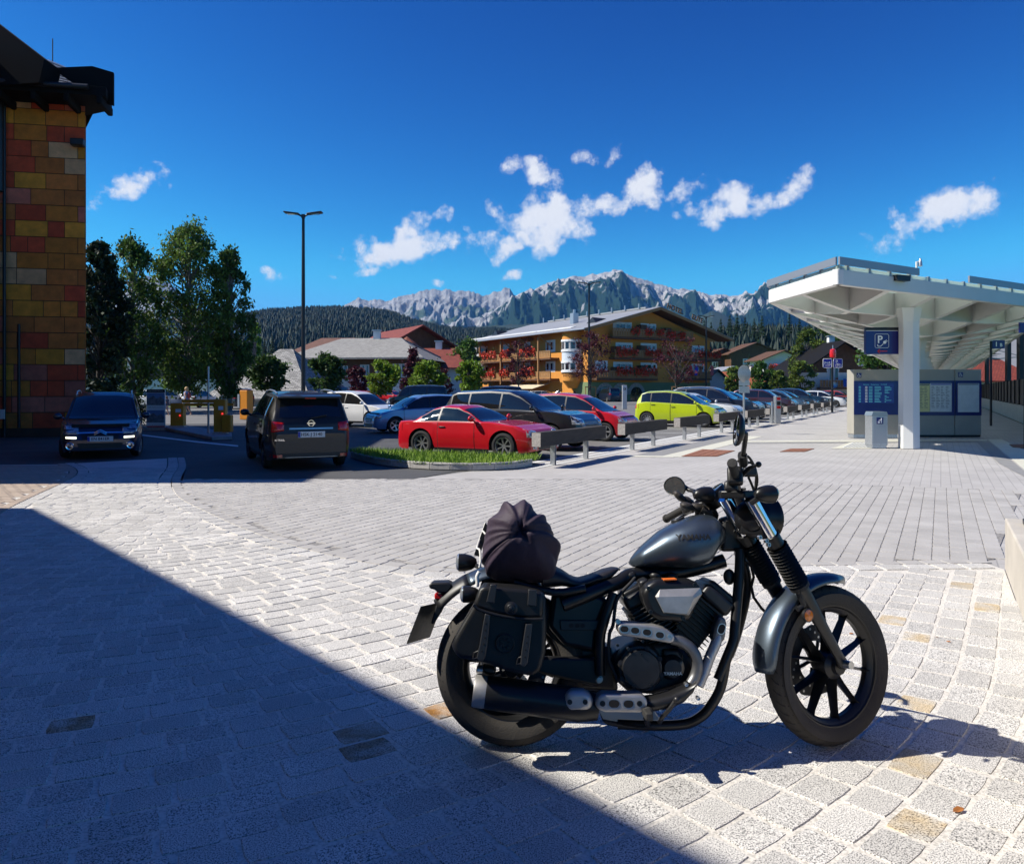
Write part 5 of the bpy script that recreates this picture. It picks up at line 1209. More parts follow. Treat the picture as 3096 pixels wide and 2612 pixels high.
b = MB(); b.lathe([(.05, .0), (.062, .0), (.062, .012), (.05, .012)], h + Vector((-.006, 0, 0)), (-1, 0, 0), n=24); b.box(h + Vector((-.012, 0, 0)), (.012, .15, .022)); b.build('tailgate_badge', M_['chrome'], xt, 40)
lettering('X-TRAIL', .05, M_['chrome'], xt, facing(xb.ray_cast(Vector((-5, .58, H_ * .385)), d)[0] + Vector((-.008, 0, 0)), (0, -1, 0), (0, 0, 1)), bold=.0006)
b = MB(); zs = xc.zt(-xc.L / 2 + .32); b.prism([(-xc.L / 2 + .12, -.60, zs - .05), (-xc.L / 2 + .12, .60, zs - .05), (-xc.L / 2 + .42, .62, zs - .005), (-xc.L / 2 + .42, -.62, zs - .005)], (0, 0, 1), .035); b.build('roof_spoiler', DARKG, xt, 30, .012)
b = MB(); b.tube([(-xc.L / 2 + .06, 0, H_ * .655), (-xc.L / 2 + .07, -.3, H_ * .69)], .012, 6); b.build('rear_wiper', M_['black_plastic'], xt)
b = MB(); b.box((-xc.L / 2 + .10, 0, zs - .045), (.02, .2, .02)); b.build('brake_lamp', TAIL, xt)
b = MB(); b.prism([(-xc.L / 2 + .9, -.01, xc.zt(-xc.L / 2 + .9)), (-xc.L / 2 + .75, -.01, xc.zt(-xc.L / 2 + .9)), (-xc.L / 2 + .74, -.01, xc.zt(-xc.L / 2 + .9) + .07)], (0, 1, 0), .02); b.build('roof_antenna', M_['black_plastic'], xt)

ct, cc, cb = make_car('mpv', G(312, 1386) + Vector((-.75, 1.5, 0)), R(-65), CITB, 'dark blue passenger van with lit daytime lamps coming out of the barrier', sc=(.85, .90, .82), wheels='seven', detail=2, plate=('EN 841ER', 'front'), group='cars at the barrier', steer=R(-14), front_lamps=(.52, .93, .72, .50), rails=True)
d = Vector((-1, 0, 0)); W2, H_ = cc.W / 2, cc.H
for sgn in (1, -1):
    b = cast_patch(cb, quadfn((5, sgn * W2 * .56, H_ * .335), (5, sgn * W2 * .82, H_ * .34), (5, sgn * W2 * .82, H_ * .312), (5, sgn * W2 * .56, H_ * .305)), 4, 1, d, .016); orient(b, d).build('daytime_lamp', DRL, ct, 60)
    h = cb.ray_cast(Vector((5, sgn * W2 * .72, H_ * .20)), d)[0]; b = MB(); b.lathe([(.045, 0), (.075, .0), (.08, .014), (.07, .02), (.05, .016)], h, (1, 0, 0), n=24); b.build('fog_lamp_ring', M_['chrome'], ct, 40)
    b = cast_patch(cb, quadfn((5, sgn * .04, H_ * .405), (5, sgn * W2 * .55, H_ * .40), (5, sgn * W2 * .55, H_ * .38), (5, sgn * .04, H_ * .385)), 6, 1, d, .014); orient(b, d).build('chrome_strip', M_['chrome'], ct, 60)
h = cb.ray_cast(Vector((5, 0, H_ * .40)), d)[0]
for k in (0, 1):
    b = MB(); z = h.z + .01 - k * .045; b.tube([Vector((h.x + .03, -.12, z - .03)), Vector((h.x + .04, 0, z + .04)), Vector((h.x + .03, .12, z - .03))], .014, 6); b.build('front_badge', M_['chrome'], ct, 40)
b = MB(); b.tube([(h.x + .0, -.5, H_ * .21), (h.x + .02, -.46, H_ * .155), (h.x + .03, 0, H_ * .145), (h.x + .02, .46, H_ * .155), (h.x, .5, H_ * .21)], .008, 6); b.build('intake_trim', M_['chrome'], ct, 60)

car_at('hatch', 1262, 1305, -118, SKYB, 'light blue hatchback facing out of its bay next to the red coupe', sc=(.92, .92, .92), wheels='five', detail=3, plate=('IL 127 LE', 'front'))
car_at('hatch', 1090, 1288, 118.7, WHITE, 'white small hatchback with dark wheels behind the bronze car', sc=(.95, .95, 1.0), wheels='dark', detail=2)
car_at('van', 1262, 1237, -95, BLACK, 'black passenger van with glinting roof rails behind the light blue hatchback', sc=(.95, 1, 1), detail=2, rails=True)
car_at('van', 1492, 1232, -95, BLACK, 'black van parked in line behind the black sport utility car', sc=(1, 1, .98), detail=1, rails=True)
car_at('hatch', 1105, 1232, 118, RED, 'red hatchback half hidden behind the white small hatchback', detail=1)
car_at('wagon', 1185, 1222, 118, RED, 'red estate farther back by the purple tree', detail=1, sc=(1, 1, 1.02))
car_at('mini', 1092, 1217, 150, RED, 'red small car at the back beside the black delivery van', detail=1)
car_at('van', 985, 1222, -70, BLACK, 'black delivery van in front of the shingled roof with a tree beside it', detail=1)
car_at('wagon', 868, 1226, -40, GREY, 'dark car carrying a silver roof box behind the bronze car', detail=1)
car_at('suv', 715, 1235, -35, BLACK, 'black sport utility car seen from behind near the birch trees', sc=(1.02, 1, 1.0), wheels='five', detail=2, rails=True)
car_at('suv', 492, 1234, 14, WHITE, 'white sport utility car seen from behind by the poster board', detail=2, sc=(1, 1, .96))
car_at('hatch', 604, 1232, 10, WHITE, 'white hatchback seen from behind next to the walking woman', detail=2, sc=(1, 1, 1.02))
car_at('suv', 1505, 1200, 118, ORANGE, 'orange compact utility car parked in front of the hotel balconies', detail=1, sc=(.95, 1, 1.05))
for (x, y, hd, ty, pm, lab) in [(1650, 1214, 118, 'wagon', GREY, 'dark grey estate parked before the hotel awning'), (1725, 1212, 118, 'wagon', SILVER, 'silver estate with roof rails before the hotel bay tower'), (1838, 1214, -20, 'mpv', NAVY, 'dark blue upright van with tall red tail lamps before the hotel'),
                            (1775, 1213, 110, 'hatch', BLACK, 'black hatchback beside the dark blue upright van'), (1905, 1212, 118, 'wagon', NAVY, 'navy car behind the white pay pillar'), (1985, 1211, 118, 'suv', BLACK, 'black car behind the lime hatchback'), (2060, 1209, 118, 'wagon', SILVER, 'silver roofed estate behind the lime hatchback'),
                            (2165, 1210, 118, 'wagon', SILVER, 'silver estate behind the dark blue tall estate'), (2255, 1206, 118, 'van', NAVY, 'dark blue van beside the round metal sign'), (1420, 1212, 118, 'suv', WHITE, 'white car at the back edge under the maple trees'), (760, 1214, -40, 'hatch', GREY, 'grey hatchback far back under the round dark tree'), (2330, 1207, 118, 'wagon', GREY, 'grey estate behind the maroon compact car')]:
    car_at(ty, x, y, hd, pm, lab, detail=1, rails=(ty in ('wagon', 'suv') and pm is SILVER))
# silver roof box on the dark car
p = AT(865, 1178, 78); b = MB(); rings = []
for f, w_, h_ in ((0, .25, .05), (.1, .38, .2), (.35, .42, .34), (.7, .42, .36), (.93, .4, .3), (1, .3, .1)):
    rings.append([Vector(((f - .5) * 2.3, w_ * math.cos(t), .0 + h_ * (.5 + .5 * math.sin(t)))) for t in [2 * math.pi * j / 14 for j in range(14)]])
b.loft(rings, True, True, True); o = b.build('roof_box', SILVER, None, 60); g = G(868, 1226); o.location = (g.x, g.y, 1.46); o.rotation_euler = (0, 0, R(90 + 40)); tag(o, 'silver roof box on top of a dark car', 'roof box')
# ------------------------------------------------------------------ station building at the left, its wing and forecourt roof (these cast the shade)
def rgb_var(name, c, **k): return mat(name, c, .8, var=.22, vscale=3.5, bump=.25, bscale=26, objvar=.16, coords='Object', **k)
STONES = [rgb_var('sandstone_red', (.62, .085, .03)), rgb_var('sandstone_brown', (.60, .18, .035)), rgb_var('sandstone_ochre', (.74, .29, .03)), rgb_var('sandstone_tan', (.72, .40, .19)), rgb_var('sandstone_orange', (.68, .22, .03)), rgb_var('sandstone_pink', (.58, .16, .10))]
JOINT = mat('stone_joint', (.09, .045, .025), .9)
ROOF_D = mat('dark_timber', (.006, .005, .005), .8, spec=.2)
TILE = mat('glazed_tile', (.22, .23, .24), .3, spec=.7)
bl = G(-30, 1322); br = G(258, 1319); wd = (br - bl).normalized(); wn_ = Vector((wd.y, -wd.x, 0))     # outward normal, towards the camera
stn = empty('station_building', (0, 0, 0)); tag(stn, 'station building clad in red and ochre sandstone blocks under a dark roof', 'building')
TOPZ = 10.75; b = MB(); back = Vector((-.64, 1, 0)).normalized() * 9
lft = br - wd * 14; wn_2 = wn_
b.prism([lft, br, br + back, lft + back], (0, 0, 1), TOPZ); b.build('core_wall', JOINT, stn)
rs = random.Random(3); z = .28; row = 0; cols = [1, 0, 3, 2, 1, 4, 0, 5, 3, 4]
b = MB(); c = br - wd * 7 + wn_ * .05; b.prism([lft + wn_ * .12, br + wn_ * .12 + wd * .06, br + wd * .06, lft], (0, 0, 1), .27); b.build('plinth', mat('plinth', (.08, .045, .03), .8, var=.2, vscale=3), stn)
while z < TOPZ - .1:
    h = .515; u = 0.0; nxt = .22 if row % 2 else .62
    first = True
    while u < 5.2:
        Lb = nxt if first else rs.uniform(.85, 1.0) if rs.random() < .75 else rs.uniform(.45, .55); first = False; nxt = .9
        proud = rs.uniform(.018, .028) + (.03 if u > 2.15 else 0)
        b = MB(); p = br - wd * (u + .011); q = br - wd * (u + Lb - .011); zz = z
        b.prism([p + wn_ * proud, q + wn_ * proud, q - wn_ * .02, p - wn_ * .02], (0, 0, 1), h - .024); b.v = [(x, y, k + zz) for x, y, k in b.v]
        b.build('stone_block', STONES[rs.choices(range(6), (5, 5, 3, 3, 4, 2))[0]], stn, None, .006, 1); u += Lb
    z += h; row += 1
# right side wall in blocks would not be seen from the plaza; it stays the plain joint colour with a facing sheet
b = MB(); b.prism([br + wd * .02, br + wd * .02 + back, br + back, br], (0, 0, 1), TOPZ - .3); b.build('side_facing', STONES[1], stn)
# downpipes
for x, z0, z1, r_ in ((18, .0, 11, .05), (62, .3, 3.6, .045)):
    p = G(x, 1322) + wn_ * .12; b = MB(); b.tube([(p.x, p.y, z0), (p.x, p.y, z1)], r_, 10); b.build('downpipe', M_['dark_steel'], stn, 60)
b = MB(); p = G(4, 1322) + wn_ * .2; b.tube([(p.x, p.y, 11), (p.x, p.y, 7.8)], .16, 10); b.build('rain_hopper', M_['dark_steel'], stn, 60)
# notice on the wall, floodlight under the eave
p = AT(58, 1250, br.y - .2) ; b = MB(); b.box((p.x, br.y - 1.05, p.z), (.16, .02, .30)); b.build('wall_notice', M_['plate_white'], stn)
fl0 = br + wn_ * .2 - wd * .16; b = MB(); b.box((fl0.x, fl0.y, 9.5), (.4, .3, .22), rz=math.atan2(wd.y, wd.x)); b.build('floodlight', M_['black_plastic'], stn, 30, .03)
# roof: eave, gutter, rafters, rising roof planes with tiles
def rp(x, y, dd=0): return AT(x, y, br.y + dd)
ez = TOPZ
eave = [br - wd * 14 + wn_ * 1.1, br + wd * .95 + wn_ * 1.1, br + back, br - wd * 14 + back]; ev5 = [eave[0], eave[1], br + wd * .75 - wn_ * .2, br + back * .12, eave[2], eave[3]]
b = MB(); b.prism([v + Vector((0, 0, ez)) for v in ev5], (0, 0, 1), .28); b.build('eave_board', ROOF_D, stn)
b = MB(); g0, g1 = eave[0] + Vector((0, 0, ez + .22)) + wn_ * .08, eave[1] + Vector((0, 0, ez + .22)) + wn_ * .08 - wd * .5; b.tube([g0, g1], .09, 10); b.build('gutter', M_['dark_steel'], stn, 60)
for k in range(6):
    c = br + wd * (.75 - k * .95) + wn_ * .55; b = MB(); b.box((c.x, c.y, ez - .13), (.16, 1.2, .26), rz=math.atan2(wd.y, wd.x)); b.build('rafter_end', ROOF_D, stn, 30, .04)
b = MB(); c = br + wd * .6 + wn_ * .5; b.prism([c + Vector((0, 0, ez + .0)), c + wd * .42 + Vector((0, 0, ez - .1)), c + wd * .42 + Vector((0, 0, ez + .95)), c - wd * .2 + Vector((0, 0, ez + 1.1)), c - wd * 1.4 + Vector((0, 0, ez + .95))], wn_, .12); b.build('verge_board', ROOF_D, stn)
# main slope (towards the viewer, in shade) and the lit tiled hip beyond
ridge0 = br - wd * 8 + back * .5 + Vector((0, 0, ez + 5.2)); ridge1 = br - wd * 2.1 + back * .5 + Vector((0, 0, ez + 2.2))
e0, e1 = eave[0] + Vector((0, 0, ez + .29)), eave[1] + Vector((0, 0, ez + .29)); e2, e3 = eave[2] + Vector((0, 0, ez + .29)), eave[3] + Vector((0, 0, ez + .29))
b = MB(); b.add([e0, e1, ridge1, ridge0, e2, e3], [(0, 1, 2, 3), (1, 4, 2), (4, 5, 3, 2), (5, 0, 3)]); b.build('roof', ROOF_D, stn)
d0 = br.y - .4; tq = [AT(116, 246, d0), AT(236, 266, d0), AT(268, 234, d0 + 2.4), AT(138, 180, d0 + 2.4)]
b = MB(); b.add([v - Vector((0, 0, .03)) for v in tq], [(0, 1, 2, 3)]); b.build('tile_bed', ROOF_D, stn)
for i in range(8):
    for j in range(9):
        f0, f1, g0, g1 = i / 8, (i + 1.15) / 8, (j + (i % 2) * .5) / 9.5, (j + .9 + (i % 2) * .5) / 9.5
        pt = lambda u, v: tq[0].lerp(tq[1], u).lerp(tq[3].lerp(tq[2], u), v)
        q = [pt(g0, f0), pt(g1, f0), pt(g1, min(1, f1)), pt(g0, min(1, f1))]; q[0] = q[0] + Vector((0, 0, .05)); q[1] = q[1] + Vector((0, 0, .05)); b = MB(); b.prism(q, (0, 0, 1), .03); b.build('roof_tile', TILE, stn)
# raised dark gable of the higher wing, top left of the picture
hw0, hw1 = AT(-60, 30, br.y - 1.6), AT(134, 178, br.y - 1.6); hw2 = AT(118, 250, br.y - 1.6); hw3 = AT(-60, 262, br.y - 1.6)
b = MB(); b.prism([hw0, hw1, hw2, hw3], (0, 1, 0), .9); b.build('gable_verge', ROOF_D, stn)
b = MB(); p = AT(159, 190, br.y + 3); q = AT(159, 118, br.y + 3); b.tube([p, q], .018, 6); b.build('lightning_rod', M_['dark_steel'], stn)

# wing and forecourt building outside the picture on the left: they throw the two shadows on the ground
cot = 1 / math.tan(SUN_EL); sh_dir = -SUN_DIR
def caster(pts, h): return [Vector((p[0], p[1], 0)) - sh_dir * h * cot for p in pts]
W_H = 12.0
foot = caster([(-3.35, 12.75), (-4.0, 24.6), (-26, 24.6), (-26, 12.75)], W_H)
b = MB(); b.prism(foot, (0, 0, 1), W_H); o = b.build('station_wing', STONES[1]); tag(o, 'sandstone side wing of the station outside the picture to the left', 'building', kind='thing')
W2_H = 8.0
e_c = G(104, 1536); far = G(2192, 2612)
ed = (far - e_c).normalized()
foot = caster([e_c, e_c + ed * 21, e_c + ed * 21 + Vector((-26, -9, 0)), e_c + Vector((-30, .15, 0))], W2_H)
b = MB(); b.prism(foot, (0, 0, 1), W2_H); o = b.build('station_hall', STONES[3]); tag(o, 'station hall behind the viewer whose roof edge shades the setts', 'building', kind='thing')
b = MB(); hp = foot[0]; 

# ------------------------------------------------------------------ timber rails along the car park
TIMBER = mat('dark_timber_beam', (.045, .036, .030), .8, var=.35, vscale=3, bump=.4, bscale=40, aniso=(6, 1, 6))
END = mat('weathered_end_grain', (.36, .33, .30), .85, var=.35, vscale=26)
words = ['first and nearest', 'second', 'third', 'fourth', 'fifth', 'sixth', 'seventh', 'eighth', 'ninth', 'tenth', 'eleventh']
b = MB(); b.box((0, 0, 0), (.2, 3.35, .28)); beam_me = b.mesh('beam', TIMBER)
b = MB(); b.box((0, 0, 0), (.19, .004, .27)); end_me = b.mesh('end_grain', END)
b = MB(); b.box((0, 0, 0), (.1, .012, .46)); b.box((0, .06, 0), (.1, .012, .46)); b.box((.0, .03, 0), (.012, .05, .46)); post_me = b.mesh('post', M_['galv'])
for i in range(11):
    p = ST(-6.88, 13.55 + i * 4.62); root = empty('timber_rail', p, ST_ROT); tag(root, f'dark timber beam rail on two steel posts, {words[i]} from the grass island', 'rail', 'timber rails along the car park')
    inst('beam', beam_me, root, (0, 1.67, .54))
    inst('end_grain', end_me, root, (0, -.008, .54)); inst('end_grain', end_me, root, (0, 3.35, .54))
    for y in (.72, 2.38): inst('post', post_me, root, (0, y, .2))

# ------------------------------------------------------------------ platform canopy
CAN = mat('white_steel', (.74, .74, .71), .5, var=.05, vscale=.6)
CAN_G = mat('grey_fascia', (.30, .32, .35), .4, metal=.4)
MESHP = mat('perforated_panel', (.16, .16, .155), .6, var=.15, vscale=40)
GLASSP = bpy.data.materials.new('roof_glass'); GLASSP.use_nodes = True
_n = GLASSP.node_tree.nodes; _l = GLASSP.node_tree.links; _p = _n['Principled BSDF']; _p.inputs['Base Color'].default_value = (.62, .74, .68, 1); _p.inputs['Roughness'].default_value = .3
_t = _n.new('ShaderNodeBsdfTranslucent'); _t.inputs[0].default_value = (.86, .95, .88, 1); _m = _n.new('ShaderNodeMixShader'); _m.inputs[0].default_value = .55
_l.new(_p.outputs[0], _m.inputs[1]); _l.new(_t.outputs[0], _m.inputs[2]); _l.new(_m.outputs[0], _n['Material Output'].inputs[0])
can = empty('platform_canopy', (0, 0, 0)); tag(can, 'white waffle steel platform canopy on tapering white columns', 'canopy')
A_ = AT(2533, 860.5, 17.0); T_ = AT(2324, 917, 20.65); R_ = AT(3096, 925.7, 21.4); ZE = A_.z
def ab(v): return (v.dot(SR), v.dot(SS))
aA, bA = ab(A_); aT, bT = ab(T_); aR, bR = ab(R_)
aRt = 2.95; bRt = bA + (bR - bA) * (aRt - aA) / (aR - aA); BEND = 96.0
out2 = [(aA, bA), (aRt, bRt), (aRt, BEND), (aT, BEND), (aT, bT)]
mid_a = -.55
def depth_at(a, b_):                                       # how far the beams hang below the rim: deepest along the spine
    m = 9.0
    for i in range(len(out2)):
        p, q = Vector(out2[i]), Vector(out2[(i + 1) % len(out2)]); e = (q - p).normalized(); m = min(m, abs((Vector((a, b_)) - p).x * e.y - (Vector((a, b_)) - p).y * e.x))
    return .60 * min(1, m / 2.9)
def cp(a, b_, z): return ST(a, b_, z)
# rim: white band, grey gutter above it with a gap of glass
rim = [cp(a, b_, 0) for a, b_ in out2]; n = len(rim); FH = .34
for i in range(n):
    p, q = rim[i], rim[(i + 1) % n]; t = (q - p).normalized(); nn = Vector((t.y, -t.x, 0)); cen_ = sum(rim, Vector()) / n
    if nn.dot(p - cen_) < 0: nn = -nn
    b = MB(); b.prism([p, q, q - nn * .14, p - nn * .14], (0, 0, 1), FH); b.v = [(x, y, z + ZE) for x, y, z in b.v]; b.build('rim_beam', CAN, can, None, .01, 1)
    gp0, gp1 = p + nn * .05, q + nn * .05; b = MB(); b.prism([gp0, gp1, gp1 - nn * .04, gp0 - nn * .04], (0, 0, 1), .17); b.v = [(x, y, z + ZE + FH + .09) for x, y, z in b.v]
    if i == 0:                                              # the gutter of the right front side has a gap
        for f0, f1 in ((0, .30), (.52, 1.0)):
            b = MB(); u0, u1 = gp0.lerp(gp1, f0), gp0.lerp(gp1, f1); b.prism([u0, u1, u1 - nn * .04, u0 - nn * .04], (0, 0, 1), .17); b.v = [(x, y, z + ZE + FH + .09) for x, y, z in b.v]; b.build('gutter_fascia', CAN_G, can)
    else: b.build('gutter_fascia', CAN_G, can)
    g = MB(); g.prism([p - nn * .03, q - nn * .03, q - nn * .05, p - nn * .05], (0, 0, 1), .085); g.v = [(x, y, z + ZE + FH + .003) for x, y, z in g.v]; g.build('glass_strip', GLASSP, can)
    L = (q - p).length
    for k in range(int(min(L, 30) / .8)):
        c = p + t * (.4 + k * .8) - nn * .06; s = MB(); s.box((c.x, c.y, ZE + FH + .05), (.07, .07, .13), rz=math.atan2(t.y, t.x)); s.build('gutter_bracket', CAN_G, can)
# waffle: two families of beams clipped to the outline
d1 = Vector((aT - aA, bT - bA)); l1 = d1.length; d1.normalize(); d2 = Vector((aR - aA, bR - bA)).normalized()
def clip_line(o, d):
    ts = []
    for i in range(n):
        p, q = Vector(out2[i]), Vector(out2[(i + 1) % n]); e = q - p; det = d.x * -e.y + d.y * e.x
        if abs(det) < 1e-9: continue
        r_ = p - o; t = (r_.x * -e.y + r_.y * e.x) / det; u = (d.x * r_.y - d.y * r_.x) / det
        if -1e-6 <= u <= 1 + 1e-6: ts.append(t)
    return (min(ts), max(ts)) if len(ts) >= 2 else None
def waffle_beam(o, d, w_=.075):
    c = clip_line(o, d)
    if not c or c[1] - c[0] < .3: return
    k = max(2, int((c[1] - c[0]) / .9)); b = MB(); nn = Vector((-d.y, d.x)) * w_
    tops, bots = [], []; rows = []
    for i in range(k + 1):
        q = o + d * (c[0] + .1 + (c[1] - c[0] - .2) * i / k); zb = ZE + .02 - depth_at(q.x, q.y); l_, r_ = q + nn, q - nn
        rows.append([cp(l_.x, l_.y, ZE + FH - .03), cp(r_.x, r_.y, ZE + FH - .03), cp(r_.x, r_.y, zb), cp(l_.x, l_.y, zb)])
    b.loft(rows, True, True, True); b.build('waffle_beam', CAN, can)
P1, P2 = l1 / 2, 1.95
O = Vector((aA, bA))
for i in range(1, 46): waffle_beam(O + d2 * (i * P2), d1)
for j in range(-3, 46): 
    if j: waffle_beam(O + d1 * (j * P1), d2, .07)
# infill panels above the beams
q2 = [Vector(x) for x in out2]
def in2(p): return inside((p.x, p.y), out2)
for i in range(-1, 30):
    for j in range(-8, 30):
        q = [O + d2 * ((i + u) * P2) + d1 * ((j + v) * P1) for u, v in ((.03, .04), (.97, .04), (.97, .96), (.03, .96))]
        if sum(in2(x) for x in q) < 3: continue
        b = MB(); b.prism([cp(x.x, x.y, ZE + FH - .06) for x in q], (0, 0, 1), .02); m = MESHP if (i + 2 * j) % 3 == 0 else GLASSP
        b.build('mesh_panel' if m is MESHP else 'glass_panel', m, can)
b = MB(); cl = cp(-1.4, 24, 0);
# columns
def column(a, b_, lab):
    c = ST(a, b_); ztop = ZE + .05 - depth_at(a, b_); b = MB(); rings = []
    for z, s in ((0, .215), (.02, .215), (2.2, .205), (ztop - .35, .205), (ztop, .26)):
        hexa = [(-1, -.62), (0, -1), (1, -.62), (1, .62), (0, 1), (-1, .62)]; rings.append([Vector((c.x + x * s, c.y + y * s, z)) for x, y in hexa])
    b.loft(rings, True, True, True); b.build('column', CAN, can)
cb_ = G(2748, 1355); ca, cbb = ab(cb_)
for k in range(6): column(ca, cbb + 8.2 * k, None)
# lamp hook and box on the roof edge
p = AT(2771, 845, 18.9); b = MB(); b.tube([p, p + Vector((0, 0, .42)), p + Vector((.08, 0, .42))], .025, 8); b.build('lamp_arm', CAN, can); b = MB(); b.lathe([(0, .1), (.02, .08), (.045, -.02), (.05, -.1), (0, -.12)], p + Vector((.09, 0, .42)), (0, 0, 1), n=12); b.build('lamp_head', M_['galv'], can, 50)
p = AT(2722, 842, 18.2); b = MB(); b.box((p.x, p.y, p.z), (.42, .2, .13), rz=.4); b.build('junction_box', M_['dark_steel'], can)
# ------------------------------------------------------------------ station furniture
BEIGE = mat('beige_panel', (.36, .34, .29), .55, var=.05, vscale=2)
POSTER = mat('timetable_paper', (.62, .66, .66), .5, var=.08, vscale=6)
POSTER_Y = mat('timetable_yellow', (.66, .64, .30), .5, var=.06, vscale=6)
PRINT = mat('grey_print', (.12, .14, .16), .6)
SCREEN = mat('screen_glow', (.01, .02, .12), .2, emit=(.02, .06, .35), estr=.1)
SCREEN_T = mat('screen_text', (.1, .4, .5), .3, emit=(.1, .45, .55), estr=.12)
XV, ZV = Vector((1, 0, 0)), Vector((0, 0, 1))
def frontal(px0, px1, ytop, ybot, d): 
    p, q = AT(px0, ytop, d), AT(px1, ybot, d); return p.x, q.x, q.z, p.z
def slab(x0, x1, y, z0, z1, th, name, m, parent, bevel=0): b = MB(); b.box(((x0 + x1) / 2, y + th / 2, (z0 + z1) / 2), (x1 - x0, th, z1 - z0)); return b.build(name, m, parent, None, bevel, 1)
def wheelchair(x, y, z, s, parent):
    o = slab(x - s / 2, x + s / 2, y - .006, z - s / 2, z + s / 2, .006, 'access_sign', M_['sign_blue'], parent)
    b = MB(); c = Vector((x, y - .008, z)); f = s / .2
    b.tube([c + Vector((-.02, 0, .065)) * f, c + Vector((-.015, 0, .0)) * f, c + Vector((.035, 0, .0)) * f, c + Vector((.055, 0, -.05)) * f, c + Vector((.075, 0, -.045)) * f], .008 * f, 6)
    b.tube([c + Vector((-.018, 0, .03)) * f, c + Vector((.03, 0, .03)) * f], .006 * f, 6)
    b.tube([c + Vector((-.012 + .05 * math.cos(t), 0, -.02 + .05 * math.sin(t))) * f for t in [R(100 + k * 25) for k in range(11)]], .006 * f, 6); b.ball(c + Vector((-.022, 0, .078)) * f, .013 * f, 8, 6); b.build('wheelchair_symbol', M_['white_print'], o)
# departure board
D1 = 24.6
board = empty('departure_board', (0, 0, 0)); tag(board, 'beige and blue electronic departure board with accessibility sign', 'information board')
x0, x1, z0, z1 = frontal(2581, 2718, 1117, 1324, D1); z0 = .0
slab(x0 + .02, x1 - .02, D1 + .05, 0, .12, .4, 'plinth', M_['galv'], board)
slab(x0, x1, D1, .12, z1, .5, 'cabinet', BEIGE, board, .01)
zb0, zb1 = AT(0, 1254, D1).z, AT(0, 1152, D1).z
slab(x0 + .005, x1 - .005, D1 - .02, zb0, zb1, .02, 'blue_panel', M_['sign_blue'], board)
sx0, sx1, sz0, sz1 = frontal(2593, 2702, 1158, 1219, D1); sc_o = slab(sx0, sx1, D1 - .026, sz0, sz1, .006, 'screen', SCREEN, board)
rr = random.Random(5)
lettering('Abfahrt   Departure   16:10:42', .06, SCREEN_T, sc_o, facing(((sx0 + sx1) / 2 - .03, D1 - .03, sz1 - .05), XV, ZV), name='screen_heading')
for k in range(11):
    z = sz1 - .12 - k * .047
    for (u0, u1, m) in ((.02, .08, SCREEN_T), (.2, .26, M_['white_print']), (.30, .40, SCREEN_T), (.46, .46 + rr.uniform(.12, .2), SCREEN_T), (.74, .74 + rr.uniform(.0, .2), SCREEN_T)):
        if u1 - u0 > .03: slab(sx0 + (sx1 - sx0) * u0, sx0 + (sx1 - sx0) * u1, D1 - .0285, z - .010, z + .010, .002, 'screen_entry', m, sc_o)
wheelchair(AT(2597, 1135, D1).x, D1 - .001, AT(0, 1135, D1).z, .15, board)
# timetable board, two bays
D2 = 25.2
tb = empty('timetable_board', (0, 0, 0)); tag(tb, 'beige two-bay timetable board with yellow and white posters', 'information board')
for k, (pa, pb) in enumerate(((2762, 2886), (2887.5, 2967))):
    x0, x1, z0, z1 = frontal(pa, pb, 1117, 1320, D2)
    slab(x0, x1, D2, .06, z1, .35, 'cabinet', BEIGE, tb, .01); slab(x0 + .01, x1 - .01, D2 + .03, 0, .06, .3, 'plinth', M_['dark_steel'], tb)
    slab(x0 + .005, x1 - .005, D2 - .02, AT(0, 1256, D2).z, AT(0, 1151, D2).z, .02, 'blue_panel', M_['sign_blue'], tb)
pa = [(2764, 2810, 1161, 1245, POSTER_Y), (2811, 2876, 1159, 1245, POSTER), (2895, 2959, 1159, 1246, POSTER)]
for i, (a, c, yt, yb, m) in enumerate(pa):
    x0, x1, z0, z1 = frontal(a, c, yt, yb, D2); po = slab(x0, x1, D2 - .026, z0, z1, .006, 'poster', m, tb); cols_ = (3, 4, 0)[i]
    slab(x0 + .02, x1 - .02, D2 - .0275, z1 - .05, z1 - .015, .001, 'poster_header', M_['plate_blue'] if i == 1 else PRINT, po)
    for q in range(cols_):
        for k in range(14):
            xx = x0 + .04 + (x1 - x0 - .08) * q / cols_; z = z1 - .11 - k * (z1 - z0 - .2) / 14
            slab(xx, xx + (x1 - x0) / cols_ * rr.uniform(.3, .75), D2 - .0275, z - .008, z + .008, .001, 'print_line', PRINT, po)
wheelchair(AT(2904, 1133, D2).x, D2 - .001, AT(0, 1133, D2).z, .16, tb)
# litter bin
D3 = G(0, 1355).y; bin_ = empty('litter_bin', (0, 0, 0)); tag(bin_, 'square steel litter bin with blue litter sign by the canopy column', 'litter bin')
x0, x1, z0, z1 = frontal(2636, 2684, 1246, 1355, D3); slab(x0, x1, D3, .07, z1 - .09, .4, 'bin_body', M_['galv'], bin_, .008); slab(x0 + .03, x1 - .03, D3 - .006, .12, z1 - .14, .008, 'bin_door', mat('bin_door', (.38, .4, .42), .42, metal=.5), bin_); slab(x0 + .02, x1 - .02, D3 + .02, 0, .07, .36, 'bin_foot', M_['galv'], bin_)
b = MB(); xm = (x0 + x1) / 2; b.prism([(x0 - .01, D3 - .01, z1 - .09), (x1 + .01, D3 - .01, z1 - .09), (x1 - .03, D3 - .01, z1 + .01), (x0 + .03, D3 - .01, z1 + .01)], (0, 1, 0), .42); b.build('bin_hood', mat('bin_hood', (.28, .33, .35), .4, metal=.5), bin_)
